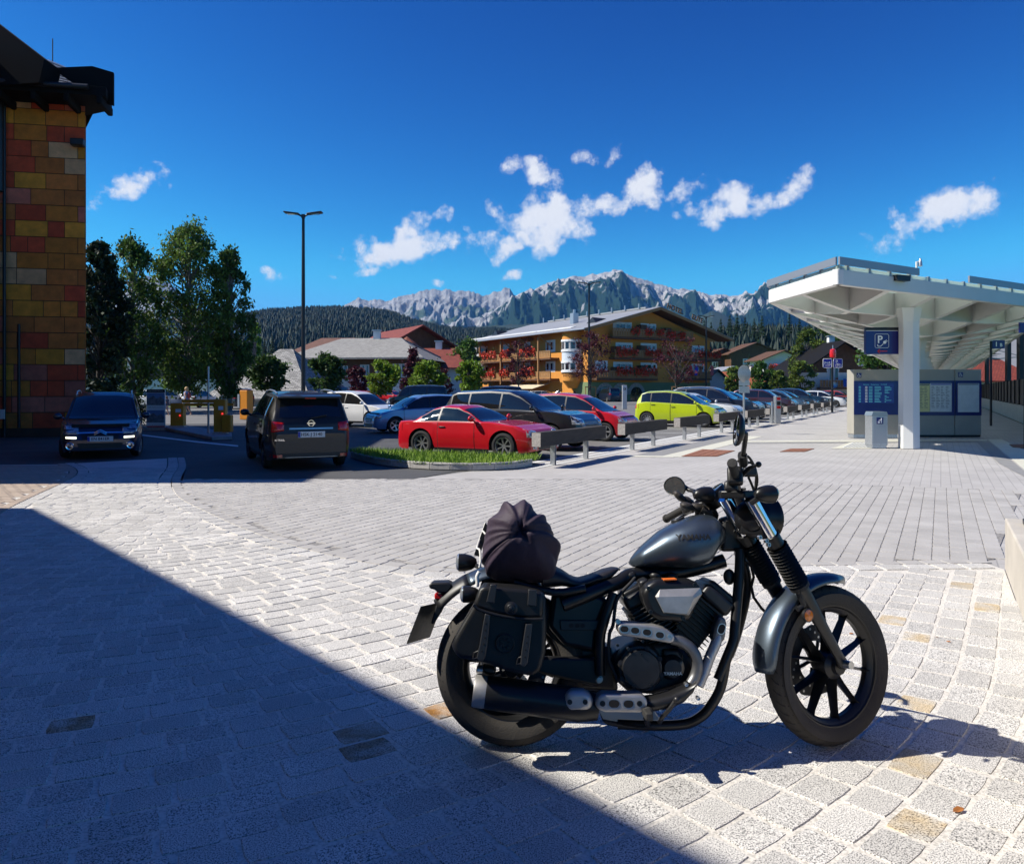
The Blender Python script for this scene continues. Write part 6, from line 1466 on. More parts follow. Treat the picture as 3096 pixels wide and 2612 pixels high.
s = .17; zz = AT(0, 1272, D3).z; so = slab(xm - s / 2, xm + s / 2, D3 - .014, zz - s / 2, zz + s / 2, .006, 'litter_sign', M_['sign_blue'], bin_)
slab(xm - .055, xm - .005, D3 - .016, zz - .06, zz - .015, .002, 'sign_bin', M_['white_print'], so); slab(xm + .022, xm + .05, D3 - .016, zz - .06, zz + .03, .002, 'sign_figure', M_['white_print'], so); b = MB(); b.ball((xm + .036, D3 - .016, zz + .05), .015, 8, 6); b.tube([(xm + .03, D3 - .016, zz + .02), (xm - .03, D3 - .016, zz + .005)], .006, 6); b.build('sign_head', M_['white_print'], so)

# charging bay sign under the canopy
D4 = 20.5; sg = empty('charging_sign', (0, 0, 0)); tag(sg, 'dark blue hanging sign with white P, plug symbol and red arrow', 'sign')
x0, x1, z0, z1 = frontal(2618, 2717, 1000, 1071, D4); slab(x0, x1, D4, z0, z1, .12, 'panel', M_['sign_blue'], sg); slab(x0 + .01, x1 + .02, D4 + .02, z1, z1 + .09, .1, 'hanger', M_['dark_steel'], sg)
slab(x0, x1 - .02, D4 - .004, z1 - .006, z1 + .006, .004, 'edge_line', M_['white_print'], sg)
cx_, cz_ = AT(2666, 1031, D4).x, AT(2666, 1031, D4).z; hw = .18; b = MB(); rr_ = [(-hw + .03, -hw), (hw - .03, -hw), (hw, -hw + .03), (hw, hw - .03), (hw - .03, hw), (-hw + .03, hw), (-hw, hw - .03), (-hw, -hw + .03)]; b.tube([Vector((cx_ + x, D4 - .006, cz_ + z)) for x, z in rr_ + rr_[:1]], .005, 6); b.build('symbol_frame', M_['white_print'], sg)
lettering('P', .27, M_['white_print'], sg, facing((cx_ - .05, D4 - .006, cz_ + .03), XV, ZV), bold=.006)
b = MB(); b.tube(smooth_line([Vector((cx_ + x, D4 - .006, cz_ + z)) for x, z in ((-.11, -.09), (-.10, -.135), (-.04, -.14), (.0, -.11), (.04, -.07))], 4), .009, 6); q = Vector((cx_ + .075, D4 - .006, cz_ - .035)); b.ball(q, .042, 10, 7, (1, .2, 1)); 
for dx, dz in ((.035, .055), (.065, .025)): b.tube([q + Vector((dx * .5, 0, dz * .5)), q + Vector((dx + .01, 0, dz + .01))], .009, 6)
b.build('plug_symbol', M_['white_print'], sg, 50)
RA = mat('red_arrow', (.7, .02, .015), .4); b = MB(); za = AT(0, 1062, D4).z; b.tube([Vector((cx_ - .11, D4 - .006, za)), Vector((cx_ + .14, D4 - .006, za))], .010, 6); b.tube([Vector((cx_ - .05, D4 - .006, za + .05)), Vector((cx_ - .115, D4 - .006, za)), Vector((cx_ - .05, D4 - .006, za - .05))], .010, 6); b.build('arrow', RA, sg)
# platform number
D5 = 33; sg = empty('platform_sign', (0, 0, 0)); tag(sg, 'small blue platform sign reading 1 B beside the canopy', 'sign'); x0, x1, z0, z1 = frontal(3001, 3038, 1029, 1054, D5); slab(x0, x1, D5, z0, z1, .08, 'panel', M_['sign_blue'], sg); lettering('1', .26, M_['white_print'], sg, facing(((x0 + x1) / 2 - .1, D5 - .004, (z0 + z1) / 2), XV, ZV), bold=.008); lettering('B', .19, M_['white_print'], sg, facing(((x0 + x1) / 2 + .1, D5 - .004, (z0 + z1) / 2 - .03), XV, ZV), bold=.006)
slab(x0 - .08, x0 - .01, D5 + .01, 0, z1 + 1.2, .06, 'post', M_['dark_steel'], sg)
sg = empty('platform_sign', (0, 0, 0)); tag(sg, 'blue sign board cut by the right picture edge on a dark mast', 'sign', None); x0, x1, z0, z1 = frontal(3084, 3140, 975, 1006, 20); slab(x0, x1, 20, z0, z1, .06, 'panel', M_['sign_blue'], sg); slab(x0 + .18, x0 + .26, 20.07, 0, z1, .07, 'post', M_['dark_steel'], sg)

# parking signs on a pole with the red lantern
pb_ = G(2516, 1246); sp = empty('sign_post', (pb_.x, pb_.y, 0)); tag(sp, 'dark pole with two blue parking signs and a red lantern box', 'sign post')
d = pb_.y
def lx(px): return AT(px, 1200, d).x - pb_.x
def lz(py): return AT(2516, py, d).z
b = MB(); b.tube([(0, 0, 0), (0, 0, lz(1085))], .075, 12); b.build('pole', M_['dark_steel'], sp, 60)
for (a, c, yt, yb, txt) in ((2487, 2512, 1086, 1111, 'P+R'), (2519, 2543, 1086, 1111, 'P')):
    b = MB(); b.box(((lx(a) + lx(c)) / 2, -.1, (lz(yt) + lz(yb)) / 2), (lx(c) - lx(a), .05, lz(yt) - lz(yb))); po = b.build('sign_panel', mat('sign_bright_blue', (.012, .03, .38), .35), sp)
    cx2, cz2 = (lx(a) + lx(c)) / 2, (lz(yt) + lz(yb)) / 2; hw = .30; b = MB(); q = [(-hw + .05, -hw), (hw - .05, -hw), (hw, -hw + .05), (hw, hw - .05), (hw - .05, hw), (-hw + .05, hw), (-hw, hw - .05), (-hw, -hw + .05)]; b.tube([Vector((cx2 + x, -.13, cz2 + z)) for x, z in q + q[:1]], .016, 6); b.build('symbol_frame', M_['white_print'], po)
    lettering(txt, .26 if txt != 'P' else .3, M_['white_print'], po, facing((cx2 - (0 if txt != 'P' else .08), -.13, cz2 + (0 if txt != 'P' else .1)), XV, ZV), bold=.01)
    if txt == 'P':
        b = MB()
        for dx in (-.11, .13):
            b.tube([Vector((cx2 + .02 + dx + .085 * math.cos(t), -.13, cz2 - .15 + .085 * math.sin(t))) for t in [2 * math.pi * k / 12 for k in range(13)]], .012, 5)
        b.tube([Vector((cx2 + .02 + x, -.13, cz2 + z)) for x, z in ((-.11, -.15), (-.05, -.03), (.09, -.03), (.13, -.15), (.02, -.15), (-.05, -.03))], .011, 5); b.build('bicycle_symbol', M_['white_print'], po)
    else:
        b = MB(); b.tube([Vector((cx2 - .2, -.13, cz2 - .15)), Vector((cx2 + .2, -.13, cz2 - .15))], .014, 6); b.build('underline', M_['white_print'], po)
RLT = mat('red_lantern', (.6, .012, .012), .25, coat=.5); b = MB(); c = Vector(((lx(2510) + lx(2526)) / 2, 0, (lz(1055) + lz(1082)) / 2)); hz = (lz(1055) - lz(1082)) / 2
b.loft([[c + Vector((r_ * math.cos(t), r_ * math.sin(t), z)) for t in [2 * math.pi * k / 12 for k in range(12)]] for z, r_ in ((-hz, .14), (-hz * .85, .2), (0, .215), (hz * .8, .19), (hz, .1))], True, True, True); b.build('lantern_box', RLT, sp, 40)
b = MB(); b.tube([c + Vector((0, 0, hz)), c + Vector((0, 0, hz + .25))], .03, 8); b.build('lantern_cap', M_['galv'], sp)
# steel pay post with red panels
q = G(2350, 1281); pp = empty('pay_post', (q.x, q.y, 0), .15); tag(pp, 'stainless steel charging post with red panels between the timber rails', 'pay post')
b = MB(); b.box((0, 0, .62), (.28, .2, 1.24)); b.build('housing', M_['galv'], pp, None, .03, 3); b = MB(); b.box((-.2, .1, .5), (.06, .1, 1.0)); b.build('guard_post', M_['galv'], pp)
for z, h, m in ((1.12, .12, RLT), (.92, .18, M_['dark']), (.74, .12, RLT)): b = MB(); b.box((.02, -.105, z), (.17, .015, h)); b.build('red_panel' if m is RLT else 'display', m, pp)
# white pay pillar with P disc
q = G(1888, 1237); wp = empty('parking_pillar', (q.x, q.y, 0)); tag(wp, 'slim white parking ticket pillar with round P symbol', 'ticket pillar')
b = MB(); b.box((0, 0, .95), (.36, .3, 1.9)); b.build('housing', mat('pillar_grey', (.5, .51, .52), .4, metal=.3), wp, None, .02, 2); b = MB(); b.lathe([(.0, .004), (.1, .004), (.1, 0)], (0, -.152, 1.62), (0, -1, 0), n=20); b.build('symbol_disc', M_['dark_steel'], wp); lettering('P', .15, M_['white_print'], wp, facing((0, -.158, 1.62), XV, ZV), bold=.004)
# tall sign post with a row of signs seen edge-on from behind
q = G(2249, 1312); tp = empty('traffic_sign', (q.x, q.y, 0), .25); tag(tp, 'galvanised post with round sign and two plates seen from behind', 'traffic sign'); dq = q.y
b = MB(); b.tube([(0, 0, 0), (0, 0, AT(0, 1110, dq).z)], .035, 10); b.build('post', M_['galv'], tp, 60)
zc = AT(0, 1130, dq).z; b = MB(); b.lathe([(0, 0), (.28, 0), (.30, .012), (.28, .025), (0, .025)], (-.02, -.05, zc), (.25, -1, 0), n=28); b.build('round_plate', M_['galv'], tp, 40)
for y0, y1 in ((1150, 1166), (1168, 1188)): b = MB(); za, zb2 = AT(0, y0, dq).z, AT(0, y1, dq).z; b.box((-.02, -.06, (za + zb2) / 2), (.4, .02, za - zb2)); b.build('lower_plate', M_['galv'], tp)

# street lamps
def lamp(px, pyb, ytop, lab, heads=2, span=.95, d=None):
    q = G(px, pyb) if d is None else Vector(((px - CX) / F * d, d, 0)); root = empty('street_lamp', (q.x, q.y, 0)); tag(root, lab, 'street lamp', 'double headed street lamps'); z = AT(px, ytop, q.y).z; s = z / 10.0
    b = MB(); b.tube([(0, 0, 0), (0, 0, z * .5), (0, 0, z)], [.11 * s, .095 * s, .07 * s], 12); b.build('mast', M_['dark_steel'], root, 60)
    for sg_ in (-1, 1):
        b = MB(); b.tube([(0, 0, z - .12 * s), (sg_ * .25 * s, -.05, z + .02 * s)], .045 * s, 8); b.build('arm', M_['dark_steel'], root, 60)
        b = MB(); x0_, x1_ = sg_ * .2 * s, sg_ * span * s; b.prism([(x0_, -.17 * s, z), (x1_, -.2 * s, z + .09 * s), (x1_, .2 * s, z + .09 * s), (x0_, .17 * s, z)], (0, 0, 1), .07 * s); h = b.build('lamp_head', M_['dark_steel'], root, 30, .02)
        b = MB(); b.box(((x0_ + x1_) / 2, 0, z + .035 * s), (abs(x1_ - x0_) * .6, .22 * s, .02)); b.build('lamp_glass', M_['clear_lens'], h)
    b = MB(); b.box((0, 0, z - .1), (.16 * s, .16 * s, .2 * s)); b.build('joint', M_['dark_steel'], root)
lamp(917, 1252, 650, 'tall dark double street lamp behind the bronze car')
lamp(1781, 1215, 858, 'dark double street lamp in front of the hotel bay tower')
lamp(2135, 1212, 958, 'dark double street lamp before the dark right side of the hotel')
# barrier
BARR = mat('barrier_orange', (.62, .22, .008), .45, var=.06, vscale=3)
isl = [G(x, y) for x, y in ((500, 1296), (560, 1294), (700, 1318), (702, 1330), (640, 1332), (500, 1302))]
b = MB(); b.prism(isl, (0, 0, 1), .12); tag(b.build('traffic_island', mat('island_concrete', (.3, .29, .28), .8, var=.12, vscale=3), None, None, .02), 'low concrete island carrying the car park barrier', kind='structure')
def barrier(x0, x1, yb, yt, lab, arm):
    d = G(0, yb, .12).y; c = AT((x0 + x1) / 2, yb, d); z1 = AT(0, yt, d).z; w_ = (x1 - x0) / F * d; root = empty('barrier', (c.x, d + w_ / 2, .12), .1); tag(root, lab, 'barrier', 'orange car park barriers')
    b = MB(); b.box((0, 0, (z1 - .12) / 2), (w_, w_ * .8, z1 - .12)); b.build('housing', BARR, root, None, .03, 3); b = MB(); b.box((0, 0, .03), (w_ * 1.15, w_ * .95, .06)); b.build('base', M_['galv'], root)
    b = MB(); b.box((w_ * .12, -w_ * .41, z1 - .40), (w_ * .42, .01, .12)); b.build('notice', M_['plate_white'], root); b = MB(); b.ball((w_ * .25, -w_ * .41, z1 - .58), .03, 8, 6); b.build('signal_lamp', mat('red_signal', (.8, .02, .02), .3, emit=(1, .05, .05), estr=.8), root)
    b = MB(); b.box((arm / 2, w_ * .1, z1 - .18), (arm, .06, .1)); b.build('barrier_arm', BARR, root)
    return root
barrier(512, 550, 1292, 1219, 'orange barrier cabinet beside the poster board', 2.0)
barrier(643, 678, 1312, 1207, 'taller orange barrier cabinet with ticket box next to the bronze car', -1.2)
q = G(672, 1311, .12); b = MB(); b.box((q.x + .2, q.y - .1, .45), (.3, .25, .55)); tag(b.build('ticket_box', BARR, None, None, .03, 3), 'small orange ticket box on the island before the taller barrier', 'ticket box')
q = G(745, 1268); tb_ = empty('ticket_machine', (q.x, q.y, 0), -.4); tag(tb_, 'orange and grey ticket machine behind the bronze car', 'ticket machine'); b = MB(); b.box((0, 0, .75), (.5, .45, 1.5)); b.build('housing', BARR, tb_, None, .03, 3); b = MB(); b.box((-.3, -.05, .95), (.12, .4, .7)); b.build('keypad', M_['galv'], tb_)
q = G(630, 1310, .12); b = MB(); b.tube([(q.x, q.y, .12), (q.x, q.y, AT(0, 1108, q.y).z)], .035, 8); tag(b.build('marker_pole', M_['galv'], None, 60), 'slim grey pole standing on the barrier island', 'pole')
# poster board
q = G(470, 1301); pb2 = empty('poster_board', (q.x, q.y, 0), .05); tag(pb2, 'free standing advertising board with two mountain chalet photographs', 'poster board'); b = MB(); b.box((0, .1, .06), (.8, .5, .12)); b.build('foot', M_['galv'], pb2)
b = MB(); b.box((0, .05, .82), (.68, .06, 1.44)); b.build('panel', M_['plate_white'], pb2)
PHO = mat('chalet_photo', (.05, .07, .10), .4, c2=(.22, .25, .28), vscale=7); PHS = mat('photo_sky', (.12, .22, .4), .4)
for z in (1.17, .52):
    b = MB(); b.box((0, .016, z), (.64, .004, .46)); ph = b.build('photograph', PHS, pb2); b = MB(); zz = z - .23
    b.add([(-.32, .011, zz), (.32, .011, zz), (.32, .011, zz + .2), (.2, .011, zz + .33), (.05, .011, zz + .24), (-.08, .011, zz + .36), (-.24, .011, zz + .26), (-.32, .011, zz + .3)], [tuple(range(8))]); b.build('picture_houses', PHO, ph)
lettering('Chronis Südtirol Dolomiti', .05, M_['plate_white'], pb2, facing((0, .012, 1.475), XV, ZV)); b = MB(); b.box((0, .017, 1.475), (.68, .004, .12)); b.build('header_strip', M_['plate_text'], pb2)
lettering('3.200 m² Wohnen am Ortskern', .042, M_['plate_text'], pb2, facing((0, .012, .86), XV, ZV)); lettering('Beste Lage direkt am Zentrum', .042, M_['plate_text'], pb2, facing((0, .012, .215), XV, ZV))
b = MB(); b.box((0, .017, .14), (.66, .004, .05)); b.build('red_strip', RLT, pb2)
# black fence by the birches
fn = empty('railing', (0, 0, 0)); tag(fn, 'black bar railing behind the poster board', 'railing'); p0, p1 = G(375, 1252), G(470, 1243); L = (p1 - p0).length
for z in (.12, 1.05): b = MB(); b.tube([p0 + Vector((0, 0, z)), p1 + Vector((0, 0, z))], .025, 6); b.build('rail', M_['dark_steel'], fn)
for k in range(int(L / .32)): c = p0.lerp(p1, (k + .5) / int(L / .32)); b = MB(); b.tube([c + Vector((0, 0, .1)), c + Vector((0, 0, 1.06))], .014, 5); b.build('bar', M_['dark_steel'], fn)

# right: concrete wall with post, platform fence
CONC = mat('pale_concrete', (.50, .46, .40), .8, var=.12, vscale=2.5, bump=.3, bscale=25)
b = MB(); b.prism([ST(WALL_A, -4), ST(WALL_A + .32, -4), ST(WALL_A + .32, 7.75), ST(WALL_A, 7.75)], (0, 0, 1), .43); tag(b.build('concrete_wall', CONC, None, None, .012, 2), 'low pale concrete wall at the right picture edge', 'wall', kind='thing')
q = ST(.66, 7.4); po = empty('fence_post', (q.x, q.y, .43), ST_ROT); tag(po, 'dark steel post bolted on the low concrete wall', 'post'); b = MB(); b.box((0, 0, .02), (.17, .2, .04)); b.build('base_plate', M_['dark_steel'], po, None, .004, 1); b = MB(); b.box((.03, .0, 1.2), (.06, .06, 2.36)); b.build('post', M_['dark_steel'], po)
for x, y in ((-.055, .07), (-.055, -.07)): b = MB(); b.lathe([(.018, 0), (.018, .02), (.012, .028), (.012, .04), (0, .045)], (x, y, .04), (0, 0, 1), n=10); b.build('anchor_nut', M_['black_metal'], po, 40)
fence = empty('platform_fence', (0, 0, 0)); tag(fence, 'long dark sheet metal fence on a concrete base along the platform', 'fence'); FEN = mat('fence_sheet', (.008, .008, .009), .55)
for k in range(26):
    b0 = 27 + k * 2.6; b = MB(); b.prism([ST(3.22, b0), ST(3.55, b0), ST(3.55, b0 + 2.58), ST(3.22, b0 + 2.58)], (0, 0, 1), .8); b.build('base_block', CONC, fence, None, .012, 1)
    b = MB(); b.prism([ST(3.36, b0), ST(3.39, b0), ST(3.39, b0 + 2.57), ST(3.36, b0 + 2.57)], (0, 0, 1), 1.2); b.v = [(x, y, z + .82) for x, y, z in b.v]; b.build('fence_panel', FEN, fence)
    c = ST(3.33, b0); b = MB(); b.box((c.x, c.y, 1.42), (.07, .07, 1.25), rz=ST_ROT); b.build('post', M_['dark_steel'], fence); b = MB(); b.box((c.x, c.y, .815), (.2, .2, .03), rz=ST_ROT); b.build('post_foot', M_['dark_steel'], fence)
# railway masts with catenary
for (px, yt, d_, lab) in ((3048, 880, 52, 'grey steel catenary mast beyond the platform fence'), (3086, 900, 40, 'nearer grey steel catenary mast at the picture edge'), (2984, 1000, 70, 'farther thin catenary mast beside the platform sign')):
    x = (px - CX) / F * d_; z = AT(px, yt, d_).z; m = empty('catenary_mast', (x, d_, 0)); tag(m, lab, 'mast', 'railway masts'); b = MB(); b.box((0, 0, z / 2), (.26, .26, z)); b.build('mast', M_['dark_steel'], m)
    b = MB(); b.tube([(0, 0, z * .62), (3.2, 0, z * .66)], .04, 6); b.tube([(0, 0, z * .78), (3.2, 0, z * .66)], .03, 6); b.build('bracket_arm', M_['galv'], m)

# grass island with kerb
KERB = mat('granite_kerb', (.42, .40, .37), .8, var=.15, vscale=20)
front = smooth_line([G(x, y) for x, y in ((1060, 1383), (1085, 1392), (1150, 1406), (1240, 1416), (1340, 1421), (1450, 1422), (1560, 1417), (1632, 1403))], 5); backl = smooth_line([G(x, y) for x, y in ((1632, 1400), (1560, 1397), (1450, 1394), (1300, 1387), (1150, 1379), (1060, 1379))], 4)
outl = front + backl; b = MB(); b.add([(p.x, p.y, .10) for p in outl], [tuple(range(len(outl)))]); soil = b.build('grass_bed', mat('soil_green', (.035, .07, .012), .9)); tag(soil, 'raised bed of the lawn island by the red coupe', kind='structure')
kr = empty('kerb', (0, 0, 0)); kr['kind'] = 'structure'; kr['label'] = 'pale granite kerb round the lawn island'
inn = [p + (sum(outl, Vector()) / len(outl) - p).normalized() * .13 for p in front]
step = 3
for i in range(0, len(front) - step, step):
    q = [front[i], front[i + step], inn[i + step], inn[i]]; q = [v + (sum(q, Vector()) / 4 - v) * .012 for v in q]; b = MB(); b.prism(q, (0, 0, 1), .135); b.build('kerb_stone', KERB, kr, None, .012, 2)
GRASS = mat('grass', (.13, .26, .012), .6, c2=(.24, .36, .03), vscale=1.5)
b = MB(); rg = random.Random(2); x0, x1 = min(p.x for p in outl), max(p.x for p in outl); y0, y1 = min(p.y for p in outl), max(p.y for p in outl); cnt = 0
while cnt < 9000:
    p = Vector((rg.uniform(x0, x1), rg.uniform(y0, y1), .1))
    if not inside(p, outl): cnt += .2; continue
    h = rg.uniform(.05, .16); a = rg.uniform(0, 6.28); w_ = .007; t = Vector((math.cos(a), math.sin(a), 0)); le = Vector((rg.uniform(-.07, .07), rg.uniform(-.07, .07), h)); b.add([p - t * w_, p + t * w_, p + le * .6 + t * w_ * .7, p + le], [(0, 1, 2), (0, 2, 3)]); cnt += 1
o = b.build('grass', GRASS); tag(o, 'bright green grass of the small lawn island by the red coupe', 'grass', kind='stuff')
# ------------------------------------------------------------------ hotel
OCHRE = mat('ochre_render', (.60, .25, .04), .85, var=.08, vscale=.6)
WHITE_R = mat('white_render', (.72, .71, .68), .85, var=.05, vscale=.8)
GREEN_R = mat('green_render', (.16, .22, .10), .85)
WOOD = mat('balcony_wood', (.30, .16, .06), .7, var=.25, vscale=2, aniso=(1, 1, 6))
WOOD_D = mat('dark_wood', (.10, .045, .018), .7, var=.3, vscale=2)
SHEET = mat('grey_roof_sheet', (.36, .36, .36), .45, metal=.3, var=.1, vscale=.4)
WINF = mat('window_white', (.75, .75, .74), .5)
WING = mat('window_glass', (.012, .016, .022), .04, spec=.9)
CURT = mat('curtain', (.55, .56, .58), .8)
FLOWER = mat('geranium', (.55, .025, .008), .6, c2=(.75, .07, .02), vscale=3)
LEAFD = mat('flower_leaf', (.04, .09, .02), .7)
def roofmat(name, c1, c2, w, h, mortar=(.1, .1, .1)):
    m = bpy.data.materials.new(name); m.use_nodes = True; nt = m.node_tree; n = nt.nodes; l = nt.links; p = n['Principled BSDF']; p.inputs['Roughness'].default_value = .75
    t = n.new('ShaderNodeTexCoord'); b = n.new('ShaderNodeTexBrick'); l.new(t.outputs['UV'], b.inputs['Vector'])
    b.inputs['Color1'].default_value = (*c1, 1); b.inputs['Color2'].default_value = (*c2, 1); b.inputs['Mortar'].default_value = (*mortar, 1); b.inputs['Scale'].default_value = 1; b.inputs['Brick Width'].default_value = w; b.inputs['Row Height'].default_value = h; b.inputs['Mortar Size'].default_value = h * .08; b.inputs['Bias'].default_value = -.1
    l.new(b.outputs[0], p.inputs['Base Color']); bu = n.new('ShaderNodeBump'); bu.inputs['Distance'].default_value = .05; bu.inputs['Strength'].default_value = .8; bu.invert = True; l.new(b.outputs['Fac'], bu.inputs['Height']); l.new(bu.outputs[0], p.inputs['Normal']); return m
SHINGLE = roofmat('stone_shingle', (.40, .38, .35), (.16, .15, .14), .45, .2, (.05, .05, .05))
SLATE = roofmat('grey_shingle', (.38, .36, .33), (.27, .255, .235), .4, .22, (.10, .10, .09))
REDT = roofmat('red_tile', (.20, .035, .022), (.28, .055, .03), .35, .3, (.09, .02, .015))
BROWNT = roofmat('brown_tile', (.16, .075, .05), (.21, .10, .07), .4, .3, (.12, .06, .04))
ORT = roofmat('orange_tile', (.38, .10, .04), (.46, .14, .06), .4, .3, (.2, .06, .03))
def uv_roof(o):
    me = o.data; uv = me.uv_layers.new(name='UVMap')
    for p in me.polygons:
        n = p.normal; h = Vector((-n.y, n.x, 0)); h = h.normalized() if h.length > 1e-4 else Vector((1, 0, 0)); s = n.cross(h)
        for li in p.loop_indices: v = me.vertices[me.loops[li].vertex_index].co; uv.data[li].uv = (v.dot(h), v.dot(s))
    return o
class Facade:
    """a wall plane: origin o, direction e along it, outward normal n; pixel -> (u, z)"""
    def __init__(s, o, e): s.o = Vector(o); s.e = Vector(e).normalized(); s.n = Vector((s.e.y, -s.e.x, 0)); s.n = s.n if s.n.y < 0 else -s.n
    def u(s, px): k = (px - CX) / F; return (k * s.o.y - s.o.x) / (s.e.x - k * s.e.y)
    def z(s, px, py): return EYE + (HY - py) / F * (s.o + s.e * s.u(px)).y
    def P(s, u, z, out=0.0): v = s.o + s.e * u + s.n * out; return Vector((v.x, v.y, z))
    def slab(s, u0, u1, z0, z1, o0, o1, name, m, par, bevel=0):
        b = MB(); b.prism([s.P(u0, z0, o0), s.P(u1, z0, o0), s.P(u1, z0, o1), s.P(u0, z0, o1)], (0, 0, 1), z1 - z0); return b.build(name, m, par, None, bevel, 1)
    def window(s, u0, u1, z0, z1, par, panes=2, frame=.1, curtain=True, surround=.22):
        if u0 > u1: u0, u1 = u1, u0
        w = s.slab(u0 - surround, u1 + surround, z0 - surround, z1 + surround, 0, .03, 'window', WINF, par)
        s.slab(u0, u1, z0, z1, .03, .035, 'reveal', M_['dark'], w)
        pw = (u1 - u0) / panes
        for k in range(panes):
            a, c = u0 + k * pw + frame * .6, u0 + (k + 1) * pw - frame * .6
            s.slab(a, c, z0 + frame, z1 - frame, .036, .042, 'pane', WING, w)
            if curtain and k in (0, panes - 1): s.slab(a, a + (c - a) * .4, z0 + frame, z1 - frame, .043, .047, 'curtain', CURT, w)
        for k in range(panes + 1): s.slab(u0 + k * pw - frame * .5, u0 + k * pw + frame * .5, z0, z1, .03, .07, 'frame', WINF, w)
        s.slab(u0, u1, z1 - frame, z1, .03, .068, 'frame', WINF, w); s.slab(u0, u1, z0, z0 + frame, .03, .068, 'frame', WINF, w)
    def balcony(s, u0, u1, z0, z1, out, par, step=.42):
        if u0 > u1: u0, u1 = u1, u0
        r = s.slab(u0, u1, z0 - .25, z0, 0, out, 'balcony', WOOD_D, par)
        s.slab(u0, u1, z1 - .12, z1, out - .08, out + .06, 'hand_rail', WOOD, r); s.slab(u0, u1, z0 + .05, z0 + .16, out - .05, out + .03, 'foot_rail', WOOD, r)
        n = int((u1 - u0) / step)
        for k in range(n): a = u0 + (k + .5) * (u1 - u0) / n; s.slab(a - step * .40, a + step * .40, z0 + .1, z1 - .08, out - .02, out + .015, 'baluster', WOOD, r)
        return r
    def flowers(s, u0, u1, z, out, par, seed=0, m=FLOWER):
        if u0 > u1: u0, u1 = u1, u0
        rg = random.Random(seed); b = MB(); n = int(abs(u1 - u0) * 130) + 20
        for k in range(n):
            u = rg.uniform(u0, u1); dz = rg.gauss(0, .28); c = s.P(u, z + dz - .05, out + rg.uniform(-.1, .35)); q = rg.uniform(.07, .15); d = Vector((rg.uniform(-1, 1), rg.uniform(-1, 1), rg.uniform(-1, 1))).normalized(); a = d.orthogonal().normalized() * q; w = d.cross(a).normalized() * q
            b.add([c - a, c + w, c + a, c - w], [(0, 1, 2, 3)], 1 if rg.random() < .22 else 0)
        o = b.build('window_box_flowers', [m, LEAFD], par); o['kind'] = 'stuff'; return o
CN = Vector((10.24, 105, 0)); EL = Vector((-.497, .868, 0)); ER = Vector((.868, .497, 0))
hotel = empty('hotel', (0, 0, 0)); tag(hotel, 'large ochre alpine hotel with wooden balconies and red geraniums', 'hotel')
fL, fR = Facade(CN, EL), Facade(CN, ER)
def hl(x, y): px, py = 1380 + x / 4.182, 900 + y / 4.182; return fL.u(px), fL.z(px, py)
def hr(x, y): px, py = 1760 + x / 4.182, 900 + y / 4.182; return fR.u(px), fR.z(px, py)
LL, LR2 = fL.u(1453), fR.u(2146); EZ = 9.7; AP_T = 10.6; AP_Z = 12.9
b = MB(); b.prism([CN, CN + ER * LR2, CN + ER * LR2 + EL * LL, CN + EL * LL], (0, 0, 1), 8.6); b.build('wall', OCHRE, hotel)
b = MB(); poly = [fR.P(0, 8.6), fR.P(LR2, 8.6), fR.P(LR2, 8.7), fR.P(AP_T, AP_Z - .35), fR.P(0, EZ + .1)]; b.prism(poly, EL, LL); b.build('gable_wall', OCHRE, hotel)
fR.slab(-.02, LR2 + .05, 0, 2.6, 0, .06, 'ground_floor', GREEN_R, hotel); fL.slab(-.02, 3.5, 0, 2.6, 0, .06, 'ground_floor', GREEN_R, hotel)
# roof: two slopes with overhang
ov = 1.7; t0, t1, t2 = -2.2, AP_T, LR2 + 2.6
sl = (AP_Z - EZ) / (AP_T - 0); zl, zr = AP_Z - .27 * (AP_T - t0), AP_Z - .29 * (t2 - AP_T); rf0, rf1 = -ov - .6, LL + 1.2
def RP(t, l, z): v = CN + ER * t + EL * l; return Vector((v.x, v.y, z))
for (ta, za, tb, zb_, nm) in ((t0, zl, t1, AP_Z, 'roof_slope'), (t1, AP_Z, t2, zr, 'roof_slope')):
    b = MB(); b.prism([RP(ta, rf0, za), RP(tb, rf0, zb_), RP(tb, rf1, zb_), RP(ta, rf1, za)], (0, 0, 1), .16); uv_roof(b.build(nm, SHEET, hotel))
    b = MB(); b.prism([RP(ta, rf0 - .06, za - .28), RP(tb, rf0 - .06, zb_ - .28), RP(tb, rf0 - .06, zb_ + .1), RP(ta, rf0 - .06, za + .1)], EL, .14); b.build('verge_board', WOOD, hotel)
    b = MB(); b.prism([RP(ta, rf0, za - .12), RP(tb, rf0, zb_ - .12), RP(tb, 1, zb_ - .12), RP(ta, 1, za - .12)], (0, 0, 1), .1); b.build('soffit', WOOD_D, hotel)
b = MB(); b.tube([RP(t0 - .05, rf0, zl + .05), RP(t0 - .05, rf1, zl + .05)], .12, 8); b.build('eave_gutter', M_['galv'], hotel, 60)
b = MB(); b.prism([RP(t1 - .25, rf0 + 3, AP_Z + .16), RP(t1 + .25, rf0 + 3, AP_Z + .16), RP(t1 + .25, rf1 - 6, AP_Z + .16), RP(t1 - .25, rf1 - 6, AP_Z + .16)], (0, 0, 1), .22); b.build('ridge_cap', SHEET, hotel)
for k in range(9): p = RP(t1 - .4, 2 + k * 3.2, AP_Z + .2); b = MB(); b.tube([p, p + Vector((0, 0, .75))], .1, 8); b.build('roof_vent', M_['galv'], hotel, 60)
